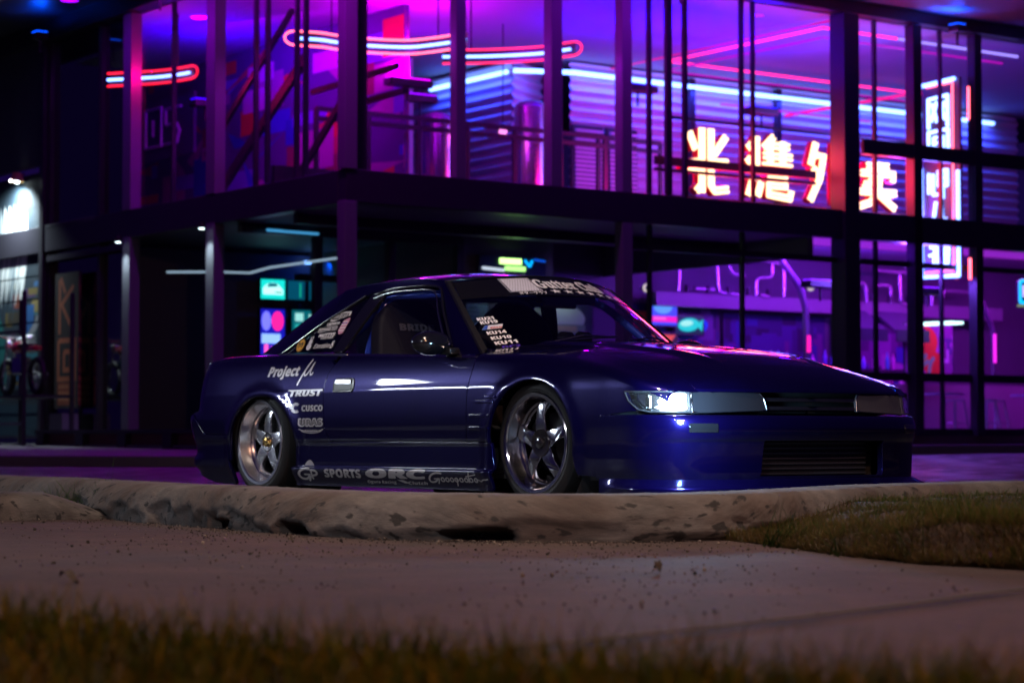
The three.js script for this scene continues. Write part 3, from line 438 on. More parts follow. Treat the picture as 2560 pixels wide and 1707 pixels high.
// doors
{
  const rear = [[-1.66, 0.752], [-1.70, 0.712], [-1.744, 0.661], [-1.757, 0.594], [-1.748, 0.48], [-1.734, 0.366], [-1.69, 0.308]].map(([u, h]) => [u + G, h]);
  const front = [[-0.485 - G, 0.308], [-0.483 - G, 0.45], [-0.479 - G, 0.57], [-0.455 - G, 0.70]];
  const belt = []; for (let i = 0; i <= 10; i++) { const u = lerp(-0.46, -1.655, i / 10); belt.push([u, beltH(u) - 0.008]); }
  const poly = [...front, ...belt, ...rear.slice(1)];
  for (const m of [0, 1]) {
    let g = panel(poly, sideMap, { cp: 0.04, cq: 0.02, rim: 0.02 }); if (m) g = mirrorGeo(g);
    const door = part('door', g, paint, coupe);
    let hg = panel([[-1.655, 0.566], [-1.485, 0.566], [-1.475, 0.575], [-1.475, 0.62], [-1.49, 0.634], [-1.64, 0.636], [-1.66, 0.62], [-1.66, 0.58]], sideMap, { cp: 0.02, cq: 0.02, off: 0.006, rim: 0.01, rimRound: 0.004 });
    let hf = [panel([[-1.645, 0.574], [-1.49, 0.574], [-1.485, 0.603], [-1.645, 0.606]], sideMap, { cp: 0.03, cq: 0.02, off: 0.008, rim: 0.004 })], fl = panel([[-1.64, 0.608], [-1.495, 0.606], [-1.5, 0.626], [-1.635, 0.628]], sideMap, { cp: 0.03, cq: 0.01, off: 0.013, rim: 0.01, rimRound: 0.004 });
    if (m) { hg = mirrorGeo(hg); hf = [mirrorGeo(hf[0])]; fl = mirrorGeo(fl); }
    const h = part('door_handle', hg, paint, door); h.material = blackGloss; part('handle_cup', hf, blackTrim, door); part('handle_flap', fl, trimMetal, door);
  }
}
// rear quarters
{
  const top = []; for (let i = 0; i <= 16; i++) { const u = lerp(-1.655 - G, -3.18, i / 16); top.push([u, beltH(Math.max(u, -2.9)) - 0.03 - 0.03 * sm(-u, 2.9, 3.2)]); }
  const A = arcPts(-2.375, 0.235, 0.36, 0.322, -12, 192, 40, 2.2);
  const front = [[-1.66, 0.752], [-1.70, 0.712], [-1.744, 0.661], [-1.757, 0.594], [-1.748, 0.48], [-1.734, 0.366], [-1.69, 0.308]].map(([u, h]) => [u - G, h]);
  const rearS = [[-3.30, 0.69], [-3.40, 0.62], [-3.42, 0.50], [-3.36, 0.472], [-3.2, 0.462], [-3.05, 0.35], [-2.76, 0.345]];
  const poly = [[-1.665, 0.176], [-1.685, 0.285], ...front.slice().reverse().slice(0, -1), ...top.slice(1), ...rearS, ...A.slice().reverse().filter(([u, h]) => h > 0.17), ];
  const poly2 = poly.filter(([u, h], i) => true);
  const low = (u) => beltH(Math.max(u, -2.9)) - 0.03 - 0.03 * sm(-u, 2.9, 3.2);
  const crest = grid((i, j) => { const u = lerp(-3.18, -1.7, i), a = sideMap(u, low(u)), b = deckMap(u, 0.70); b.y -= 0.012 * 0; const c = V3(u, a.y + 0.028, a.z - 0.004); const t = j; return a.multiplyScalar((1 - t) ** 2).addScaledVector(c, 2 * t * (1 - t)).addScaledVector(b, t * t); }, 40, 7);
  const deckStrip = panel([[-3.2, 0.56], [-2.2, 0.56], [-2.2, 0.70], [-3.2, 0.70]], deckMap, { flip: true, cp: 0.06, cq: 0.04, rim: 0 });
  const back = grid((i, j) => { const s = lerp(-3.18, -3.45, i), a = sideMap(s, 0.69 + 0.06 * (1 - i)), b = deckMap(Math.max(planAt(s).u, -3.32) , 0.69 - 0.1 * i); return a.lerp(b, j); }, 10, 5);
  both('quarter_panel', [panel(poly2, sideMap, { cp: 0.035, cq: 0.02, rim: 0.02 }), crest, deckStrip, back], paint);
  part('trunk_lid', [panel([[-3.26, -0.55], [-3.26, 0.55], [-2.74, 0.555], [-2.74, -0.555]], deckMap, { flip: true, cp: 0.06, cq: 0.05, rim: 0.015 }), rbox(0.06, 0.2, 1.1, 0.02, -3.32, 0.69, 0)], paint, coupe);
}
// sills with the lettered skirt
{
  const skirt = (u, h) => { const p = sideMap(clamp(u, -2.2, 0.4), 0.30); const d = h > 0.172 ? 0 : 0.03 * sm(0.176 - h, 0, 0.012) - 0.035 * sm(0.16 - h, 0, 0.09); p.z += d - 0.004 * sm(0.3 - h, 0, 0.02); p.y = h; return p; };
  const poly = [[-2.02, 0.07], [-0.285, 0.07], [-0.275, 0.19], [-0.29, 0.300], [-1.6, 0.3025], [-1.69, 0.300], [-2.02, 0.305]];
  const g = panel(poly, skirt, { cp: 0.06, cq: 0.008, rim: 0.02 });
  both('side_skirt', g, paint); coupe.userData.skirtMap = undefined; globalThis.skirtMap = skirt;
}
// bonnet
{
  const poly = []; const vs = 0.652;
  for (let i = 0; i <= 24; i++) { const v = lerp(-vs, vs, i / 24); poly.push([uFront(v) - 0.002, v]); }
  for (let i = 0; i <= 12; i++) { const v = lerp(vs, -vs, i / 12); poly.push([-0.31 - 0.19 * (v / 0.66) ** 2, v]); }
  part('bonnet', panel(poly, topMap, { flip: true, cp: 0.035, cq: 0.03, rim: 0.016 }), paint, coupe);
  // front edge of the bonnet turning down over lamps and grille
  const nose = grid((i, j) => { const v = lerp(-0.775, 0.775, i), p = topMap(uFront(v) - 0.001, v); p.y -= 0.014 * j; p.x += 0.006 * Math.sin(j * Math.PI * 0.5) - 0.004 * j; return p; }, 60, 4, true);
  part('bonnet_lip', nose, paint, coupe);
  part('cowl', grid((i, j) => { const v = lerp(-0.68, 0.68, i); return V3(-0.30 - 0.19 * (v / 0.66) ** 2 - 0.05 * j, topH(-0.35, v) - 0.03 + 0.012 * j, v); }, 24, 3, false), blackTrim, coupe);
}
// front bumper
{
  const c = S_FRONT, L = (v) => sOfFrontV(v);
  const top = [[0.475 + G, 0.30], [0.535, 0.423], [2 * c - 0.535, 0.423], [2 * c - 0.475 - G, 0.30]];
  const band = panel([[0.487, 0.312], [2 * c - 0.487, 0.312], [2 * c - 0.535, 0.424], [0.535, 0.424]], sideMap, { cp: 0.03, cq: 0.012, rim: 0.02 });
  const right = panel([[0.478, 0.14], [L(0.37), 0.14], [L(0.36), 0.17], [L(0.345), 0.3115], [0.487, 0.3115]], sideMap, { cp: 0.03, cq: 0.02, rim: 0.03 });
  const left = mirrorGeo(panel([[0.478, 0.14], [L(0.43), 0.14], [L(0.445), 0.17], [L(0.44), 0.3115], [0.487, 0.3115]], sideMap, { cp: 0.03, cq: 0.02, rim: 0.03 }));
  const strip = panel([[L(0.37), 0.1395], [L(-0.43), 0.1395], [L(-0.43), 0.150], [L(0.37), 0.150]], sideMap, { cp: 0.03, cq: 0.012, rim: 0.03 });
  const shelf = grid((i, j) => { const s = lerp(0.535, 2 * c - 0.535, i), p = sideMap(s, 0.424), q = planAt(s); p.x -= q.nu * 0.09 * j; p.z -= q.nv * 0.09 * j; p.y += 0.004 * j; return p; }, 80, 3, false);
  const b = part('front_bumper', [band, right, left, strip, shelf], paint, coupe);
  // recessed indicator pockets and number plate step
  for (const sd of [1, -1]) part('indicator', panel([[L(0.72 * sd), 0.350], [L(0.60 * sd), 0.350], [L(0.60 * sd), 0.385], [L(0.72 * sd), 0.385]].sort(() => 0), sideMap, { cp: 0.03, cq: 0.02, off: 0.003, rim: 0.006, flip: false }), blackGloss, b);
  part('intake', [box(0.30, 0.30, 1.08, 0.74, 0.25, 0)], std(0.03, 0.03, 0.032, 0.8), coupe);
  // splitter lip
  const lip = grid((i, j) => { const s = lerp(0.50, 2 * c - 0.50, i), p = sideMap(s, 0.1405), q = planAt(s), e = Math.sin(Math.min(1, j * 2) * Math.PI / 2), o = 0.075 * sm(Math.min(s, 2 * c - s), 0.48, 0.95); if (j <= 0.5) { p.x += q.nu * o * j * 2; p.z += q.nv * o * j * 2; p.y = 0.1405 - 0.035 * j * 2; } else { p.x += q.nu * o; p.z += q.nv * o; p.y = 0.1055 - 0.03 * (j - 0.5) * 2; } return p; }, 90, 6, true);
  part('front_lip', lip, paint, coupe);
  // intercooler behind the opening
  const ic = part('intercooler', box(0.06, 0.175, 0.76, 0.93, 0.232, -0.04), std(0.03, 0.03, 0.035, 0.5, 0.6), coupe);
  for (let k = 0; k < 7; k++) part('cooling_bar', box(0.012, 0.008, 0.75, 0.964, 0.162 + k * 0.023, -0.04), std(0.10, 0.10, 0.115, 0.45, 0.7), ic);
}
// headlights, grille
const lampS = (v) => sOfFrontV(v);
{
  const c = S_FRONT, back = (s, h) => { const p = sideMap(s, h), q = planAt(s); p.x -= q.nu * 0.05; p.z -= q.nv * 0.05; return p; };
  const lens = (pr, map, o = {}) => panel(pr, map, { cp: 0.02, cq: 0.02, rim: 0.004, ...o });
  const lensM = phys(0.85, 0.88, 0.9, 0.17, 0, { transmission: 1, thickness: 0, ior: 1.45 });
  const smoked = phys(0.05, 0.05, 0.055, 0.08, 0, { clearcoat: 1 }), bezel = phys(0.06, 0.06, 0.065, 0.25, 0.4), reflector = phys(0.7, 0.7, 0.72, 0.15, 1);
  const outer = [[0.700, 0.530], [0.728, 0.488], [0.785, 0.450], [0.845, 0.439], [lampS(0.705), 0.437], [lampS(0.705), 0.526]];
  const inner = [[lampS(0.695), 0.437], [lampS(0.295), 0.449], [lampS(0.302), 0.50], [lampS(0.325), 0.524], [lampS(0.695), 0.526]];
  for (const lit of [true, false]) {
    const f = (g) => (lit ? g : mirrorGeo(g));
    const h = new THREE.Group(); h.name = 'headlight'; h.userData.label = lit ? 'headlight with its outer lamp shining white' : 'unlit headlight on the far corner'; coupe.add(h);
    part('housing', f(panel([[0.700, 0.532], [0.728, 0.486], [0.785, 0.447], [0.845, 0.435], [lampS(0.29), 0.445], [lampS(0.32), 0.528]], back, { cp: 0.03, cq: 0.03, rim: 0 })), bezel, h);
    part('outer_lens', f(lens(outer, sideMap)), lensM, h);
    part('outer_bezel', f(merge([0, 1, 2, 3, 4, 5].map((i) => { const P = outer, a = P[i], b = P[(i + 1) % 6], pts = []; for (let k = 0; k <= 6; k++) { const q = sideMap(lerp(a[0], b[0], k / 6), lerp(a[1], b[1], k / 6)); pts.push(q); } return tube(pts, 0.004, 6, false, 0); }))), bezel, h);
    const rib = dataTex(128, (u, v) => { const k = 0.5 + 0.5 * Math.sin(u * 128 * Math.PI); return [k, k, k]; });
    const ribM = phys(0.016, 0.016, 0.02, 0.25, 0.0, { bumpMap: rib, bumpScale: 0.0015 });
    part('inner_lens', f(lens(inner, sideMap, { rim: 0.012 })), lit ? ribM : phys(0.05, 0.048, 0.06, 0.35, 0.0), h);
    part('inner_bezel', f(tube(inner.concat([inner[0]]).map(([s, q]) => sideMap(s, q)), 0.003, 6)), trimMetal, h);
    const deepMap = (s, q) => { const p = sideMap(s, q), r = planAt(s); p.x -= r.nu * 0.042; p.z -= r.nv * 0.042; return p; };
    const lampMap = (s, q) => { const p = sideMap(s, q), r = planAt(s); p.x -= r.nu * 0.022; p.z -= r.nv * 0.022; return p; };
    const lampPoly = [[0.885, 0.453], [lampS(0.715), 0.451], [lampS(0.715), 0.515], [0.895, 0.517]];
    part('lamp', f(panel(lampPoly, lampMap, { cp: 0.03, cq: 0.02, rim: 0.015 })), lit ? glow(0.66, 0.86, 1.0, 60) : phys(0.05, 0.05, 0.06, 0.1, 0.6), h);
    part('side_reflector', f(panel([[0.74, 0.492], [0.80, 0.458], [0.868, 0.452], [0.873, 0.517], [0.74, 0.518]], deepMap, { cp: 0.03, cq: 0.02, rim: 0.01 })), reflector, h);
  }
  const gr = new THREE.Group(); gr.name = 'grille'; coupe.add(gr);
  const gmap = (d) => (s, h) => { const p = sideMap(s, h), q = planAt(s); p.x -= q.nu * d; return p; };
  part('grille_back', panel([[lampS(0.30), 0.436], [lampS(-0.30), 0.436], [lampS(-0.32), 0.532], [lampS(0.32), 0.532]], gmap(0.05), { cp: 0.04, cq: 0.03, rim: 0 }), std(0.006, 0.006, 0.007, 0.7), gr);
  for (const h of [0.458, 0.497]) part('slat', panel([[lampS(0.298), h - 0.006], [lampS(-0.298), h - 0.006], [lampS(-0.304), h + 0.006], [lampS(0.304), h + 0.006]], gmap(0.004), { cp: 0.04, cq: 0.006, rim: 0.03 }), blackGloss, gr);
}
const spot = new THREE.SpotLight(0xbfe0ff, 120, 0, RAD(9), 0.6); spot.name = 'headlight_beam'; spot.position.copy(sideMap(lampS(0.76), 0.484).add(V3(0.045, 0, 0.03))); spot.target.position.copy(spot.position).add(V3(1, 0.02, 0.0)); spot.castShadow = true; spot.shadow.radius = 2; coupe.add(spot, spot.target);
const spill = new THREE.PointLight(0x9fd4ff, 5); spill.name = 'headlight_spill'; spill.position.copy(spot.position).add(V3(0.20, 0.0, 0.16)); spill.castShadow = true; spill.shadow.radius = 2.5; coupe.add(spill);

// rear bumper, tail lamps
{
  const e = S_REAR, poly = [[-2.742, 0.062], [-3.0, 0.068], [-3.28, 0.12], [e, 0.13], [e, 0.462], [-3.22, 0.458], [-3.06, 0.342], [-2.765, 0.337]];
  const g = panel(poly, sideMap, { cp: 0.035, cq: 0.014, rim: 0.02 });
  part('rear_bumper', [g, mirrorGeo(g)], paint, coupe);
  const p2 = [[-3.43, 0.475], [e, 0.47], [e, 0.72], [-3.5, 0.70], [-3.42, 0.60]];
  const gp = panel(p2, sideMap, { cp: 0.05, cq: 0.02, rim: 0.0 }); part('rear_panel', [gp, mirrorGeo(gp)], paint, coupe);
  both('tail_lamp', panel([[-3.39, 0.515], [-3.9, 0.52], [-3.9, 0.655], [-3.40, 0.645]].reverse(), sideMap, { cp: 0.03, cq: 0.02, off: 0.008, rim: 0.012 }), phys(0.35, 0.008, 0.01, 0.12, 0, { clearcoat: 1 }));
}
// roof and pillars
const roofC = pchip([[-2.2, 1.150], [-2.0, 1.188], [-1.75, 1.208], [-1.5, 1.215], [-1.25, 1.208], [-1.05, 1.190], [-0.88, 1.168]]);
const roofE = pchip([[-2.3, 1.085], [-2.1, 1.118], [-1.95, 1.138], [-1.64, 1.160], [-1.35, 1.163], [-1.12, 1.148], [-0.95, 1.115]]);
const roofV = 0.555;
const roofMap = (u, v) => V3(u, lerp(roofC(u), roofE(u), (Math.abs(v) / roofV) ** 2.3), v);
const cabV = (u, h) => 0.752 - 0.055 * sm(-u, 2.0, 2.9) - 0.40 * (h - 0.76) - 0.32 * Math.max(0, h - 0.76) ** 2;
const cabMap = (u, h) => V3(u, h, cabV(u, h));
{
  const rf = (v) => -0.90 - 0.15 * (Math.abs(v) / 0.56) ** 2, rr = (v) => -2.03 + 0.05 * (v / 0.5) ** 2;
  const poly = []; for (let i = 0; i <= 16; i++) { const v = lerp(-roofV, roofV, i / 16); poly.push([rf(v), v]); } for (let i = 0; i <= 8; i++) { const v = lerp(roofV, -roofV, i / 8); poly.push([rr(v), v]); }
  part('roof', panel(poly, roofMap, { flip: true, cp: 0.05, cq: 0.04, rim: 0.012 }), paint, coupe);
  // roof rail rolls from the roof edge down to the window frame, A pillar and C pillar follow
  const frameTop = pchip([[-2.1, 0.96], [-1.95, 1.03], [-1.72, 1.100], [-1.51, 1.120], [-1.30, 1.124], [-1.135, 1.116], [-1.02, 1.078]]);
  const rail = grid((i, j) => { const u = lerp(-1.98, -1.03, i), a = cabMap(u, frameTop(u)), b = roofMap(u, roofV), c = V3(u, Math.max(a.y, b.y - 0.012), cabV(u, b.y - 0.01) + 0.01), t = j; return a.multiplyScalar((1 - t) ** 2).addScaledVector(c, 2 * t * (1 - t)).addScaledVector(b, t * t); }, 40, 8);
  const qEdge = (t) => [lerp(-2.375, -1.70, t), lerp(0.79, 1.105, t) + 0.012 * Math.sin(t * Math.PI)]; // rear edge of the quarter window
  const cpU = pchip([[0, -2.735], [0.25, -2.53], [0.55, -2.275], [0.8, -2.09], [1, -1.96]]), cpH = pchip([[0, 0.80], [0.25, 0.897], [0.55, 1.012], [0.8, 1.095], [1, 1.138]]);
  const cp = grid((i, j) => { const t = i, [u, h] = qEdge(t), a = cabMap(u, h), k = t, outerU = cpU(k), outerH = cpH(k), b = V3(outerU, outerH, lerp(0.63, 0.545, k)), c = V3(lerp(u, outerU, 0.55), lerp(h, outerH, 0.55) , cabV(lerp(u, outerU, 0.6), lerp(h, outerH, 0.5)) + 0.006), s = j; return a.multiplyScalar((1 - s) ** 2).addScaledVector(c, 2 * s * (1 - s)).addScaledVector(b, s * s); }, 24, 10, true);
  const fillet = grid((i, j) => { const u = lerp(-1.99, -1.70, i), a = cabMap(u, lerp(0.968 + 0.137 * i, frameTop(u), j)); return a; }, 10, 6);
  both('roof_rail', [rail], paint); both('rear_pillar', [cp, fillet], paint);
  const wsEdge = (t) => V3(lerp(-0.555, -1.05, t) - 0.012 * Math.sin(t * Math.PI), lerp(0.738, 1.130, t) + 0.014 * Math.sin(t * Math.PI), lerp(0.700, 0.560, t));
  const ap = grid((i, j) => { const t = i, b = wsEdge(t), u = lerp(-0.715, -1.03, t), h = lerp(0.735, 1.082, t) + 0.016 * Math.sin(t * Math.PI), a = cabMap(u, h), c = a.clone().lerp(b, 0.5); c.z += 0.02; c.x += 0.012; const s = j; return a.multiplyScalar((1 - s) ** 2).addScaledVector(c, 2 * s * (1 - s)).addScaledVector(b, s * s); }, 24, 8);
  const apTop = grid((i, j) => { const a = cabMap(-1.03, 1.08), u = lerp(-1.03, -1.05, i), p = wsEdge(1), q = roofMap(-1.05, roofV); const x = cabMap(-1.03, 1.078).lerp(q, j), y = cabMap(-1.03, 1.082).lerp(p, j); return x.lerp(y, i); }, 4, 6);
  both('windscreen_pillar', [ap, apTop], paint);
  // bright window frame and belt moulding
  const frame = [[-0.726, 0.775], [-0.84, 0.888], [-0.941, 0.985], [-1.005, 1.055], [-1.05, 1.095], [-1.135, 1.113], [-1.30, 1.121], [-1.51, 1.117], [-1.636, 1.094]];
  for (const k of [0, 1]) both('window_frame', new THREE.TubeGeometry(new THREE.CatmullRomCurve3(frame.map(([u, h]) => { const uu = u + k * (u > -1.1 ? -0.026 : 0), p = cabMap(uu, h - k * 0.022); p.z += 0.006; return p; }), false, 'centripetal'), 60, k ? 0.0055 : 0.0075, 6), k ? trimMetal : blackGloss);
  const seal = [[-2.36, 0.795], [-2.03, 0.952], [-1.73, 1.092]];
  both('quarter_trim', new THREE.TubeGeometry(new THREE.CatmullRomCurve3(seal.map(([u, h]) => { const p = cabMap(u, h); p.z += 0.004; return p; })), 30, 0.008, 6), trimMetal);
  both('belt_moulding', panel([[-2.37, 0.779], [-1.64, 0.757], [-1.64, 0.771], [-2.37, 0.793]], (u, h) => { const p = cabMap(u, h); p.z = 0.762 - 0.05 * sm(-u, 2.0, 2.9); p.z += 0.02 * (1 - (h - 0.75) / 0.05); return p; }, { cp: 0.06, cq: 0.004, rim: 0.012 }), trimMetal);
  both('belt_moulding', panel([[-1.632, 0.756], [-0.50, 0.718], [-0.50, 0.73], [-1.632, 0.772]], (u, h) => { const p = cabMap(u, h); const k = (h - (beltH(u) - 0.012)) / 0.016; p.z = 0.785 - 0.02 * k; return p; }, { cp: 0.06, cq: 0.004, rim: 0.02 }), trimMetal);
  // shoulder that closes the gap between flank and glass
  both('window_sill', grid((i, j) => { const u = lerp(-2.45, -0.46, i), h = beltH(u) - 0.012, a = sideMap(u, h), b = cabMap(u, h + 0.012); b.z -= 0.015; return a.lerp(b, j); }, 40, 2), blackTrim);
  // B pillar cover
  both('centre_pillar', panel([[-1.825, 0.790], [-1.722, 0.785], [-1.562, 1.080], [-1.59, 1.106], [-1.672, 1.100]].map(([u, h]) => [u, h]), (u, h) => { const p = cabMap(u, h); p.z += 0.003; return p; }, { cp: 0.04, cq: 0.04, rim: 0.015 }), blackGloss);
  // panes
  both('quarter_window', panel([[-2.35, 0.795], [-1.83, 0.787], [-1.672, 1.095], [-1.73, 1.09], [-2.03, 0.95]], (u, h) => { const p = cabMap(u, h); p.z -= 0.004; return p; }, { cp: 0.06, cq: 0.05, rim: 0 }), phys(0.30, 0.30, 0.34, 0, 0, { transmission: 1, thickness: 0 }));
  both('door_window', panel([[-1.75, 0.775], [-0.74, 0.74], [-0.85, 0.873], [-0.96, 0.98], [-1.03, 1.05], [-1.08, 1.085], [-1.15, 1.10], [-1.35, 1.106], [-1.52, 1.102], [-1.575, 1.085]], (u, h) => { const p = cabMap(u, h); p.z -= 0.012; return p; }, { cp: 0.06, cq: 0.05, rim: 0 }), glassM);
  globalThis.wsEdge = wsEdge;
}
// windscreen: a in -1..1 across, t up
const wsMap = (a, t) => { const e = wsEdge(t), k = 1 - a * a; const base = V3(-0.28, 0.795, 0), top = V3(-0.895, 1.168, 0); const c = base.clone().lerp(top, t), s = Math.sin(t * Math.PI); c.x += 0.012 * s; c.y += 0.014 * s; return V3(lerp(e.x, c.x, k), lerp(e.y, c.y, k), e.z * a); };
part('windscreen', panel([[-1, 0], [1, 0], [1, 1], [-1, 1]], wsMap, { cp: 0.08, cq: 0.08, flip: true, rim: 0 }), glassM, coupe);
const frit = [panel([[-1, 0.0], [-0.955, 0.0], [-0.955, 1], [-1, 1]], wsMap, { cp: 0.05, cq: 0.08, flip: true, off: 0.0025, rim: 0 }), panel([[0.955, 0], [1, 0], [1, 1], [0.955, 1]], wsMap, { cp: 0.05, cq: 0.08, flip: true, off: 0.0025, rim: 0 })];
part('windscreen_border', frit, blackTrim, coupe);
part('windscreen_trim', [-1, 1].map((a) => { const pts = []; for (let k = 0; k <= 16; k++) { const p = wsMap(a, k / 16); p.x += 0.006; pts.push(p); } return tube(pts, 0.007, 6, false, 0.5, 40); }).concat([(() => { const pts = []; for (let k = 0; k <= 24; k++) { const p = wsMap(lerp(-1, 1, k / 24), 1); p.y += 0.003; pts.push(p); } return tube(pts, 0.005, 6, false, 0.5, 60); })()]), blackGloss, coupe);
part('rear_window', grid((i, j) => { const a = i * 2 - 1; return V3(lerp(-2.73, -1.98, j), lerp(0.805, 1.13 + 0.045 * (1 - a * a), j) + 0.008 * Math.sin(j * Math.PI), a * lerp(0.62, 0.545, j)); }, 16, 12, false), phys(0.35, 0.35, 0.4, 0, 0, { transmission: 1, thickness: 0 }), coupe);
// wipers
for (const [a0, t0, a1, t1] of [[0.62, 0.015, 0.05, 0.05], [-0.05, 0.02, -0.62, 0.06]]) { const w = (a, t, o) => { const p = wsMap(a, t); p.x += o; p.y += o; return p; };
  part('wiper', [tube([w(a0, t0, 0.012), w(lerp(a0, a1, 0.5), lerp(t0, t1, 0.5) + 0.03, 0.022), w(a1, t1, 0.014)], 0.005, 6), bar(w(a0, t0 + 0.012, 0.014), w(a1, t1 + 0.014, 0.014), 0.005, 6)], trimMetal, coupe); }
// door mirrors
for (const m of [1, -1]) {
  const mr = new THREE.Group(); mr.name = 'door_mirror'; coupe.add(mr);
  const sh = new THREE.SphereGeometry(1, 24, 16).scale(0.075, 0.062, 0.115).translate(-0.75, 0.795, 0.865);
  const p = sh.attributes.position; for (let i = 0; i < p.count; i++) { const x = p.getX(i); if (x < -0.775) p.setX(i, -0.775); } sh.computeVertexNormals();
  const f = (g) => (m > 0 ? g : mirrorGeo(g));
  part('mirror_shell', f(sh), blackGloss, mr); part('mirror_glass', f(new THREE.CylinderGeometry(1, 1, 0.004, 28).rotateZ(Math.PI / 2).scale(1, 0.05, 0.095).translate(-0.779, 0.795, 0.865)), chromeM, mr);
  part('mirror_foot', f(rbox(0.10, 0.035, 0.07, 0.012, -0.72, 0.755, 0.775)), blackTrim, mr);
}
// dark shell, wheel housings and floor inside the body
{
  const dark = std(0.035, 0.035, 0.038, 0.9);
  const inner = (s, h) => { const p = sideMap(s, h), q = planAt(s); p.x -= q.nu * 0.045; p.z -= q.nv * 0.045; return p; };
  const A1 = arcPts(0.02, 0.29, 0.36, 0.33, 0, 180, 20).reverse(), A2 = arcPts(-2.375, 0.23, 0.39, 0.35, 0, 180, 20).reverse();
  const liner = panel([[0.50, 0.13], [0.62, 0.42], [0.62, 0.52], [0.5, 0.60], [-0.4, 0.67], [-1.6, 0.71], [-2.9, 0.72], [-3.3, 0.6], [-3.3, 0.2], [-2.8, 0.1], [-2.765, 0.23], ...A2.slice(1, -1), [-1.985, 0.1], [-0.37, 0.1], [-0.34, 0.29], ...A1.slice(1, -1), [0.38, 0.13]], inner, { cp: 0.08, cq: 0.05, rim: 0 });
  const well = (cx, r) => new THREE.CylinderGeometry(r, r, 0.30, 40, 1, true, 0, Math.PI).rotateX(Math.PI / 2).rotateZ(Math.PI / 2 * 0).translate(cx, 0.3, 0.66);
  const wells = [[0.02, 0.37], [-2.375, 0.375]].flatMap(([cx, r]) => [well(cx, r).rotateX(0), new THREE.CircleGeometry(r + 0.02, 32).translate(cx, 0.3, 0.52)]);
  part('inner_shell', [liner, mirrorGeo(liner), ...wells, ...wells.map(mirrorGeo), box(4.1, 0.02, 1.3, -1.2, 0.135, 0), box(0.5, 0.36, 1.5, 0.42, 0.32, 0), box(0.02, 0.5, 1.2, -0.5, 0.42, 0), box(0.02, 0.52, 1.2, -2.75, 0.45, 0), box(0.6, 0.03, 1.26, -2.45, 0.76, 0), box(0.9, 0.02, 1.2, 0.35, 0.55, 0)], dark, coupe);
}
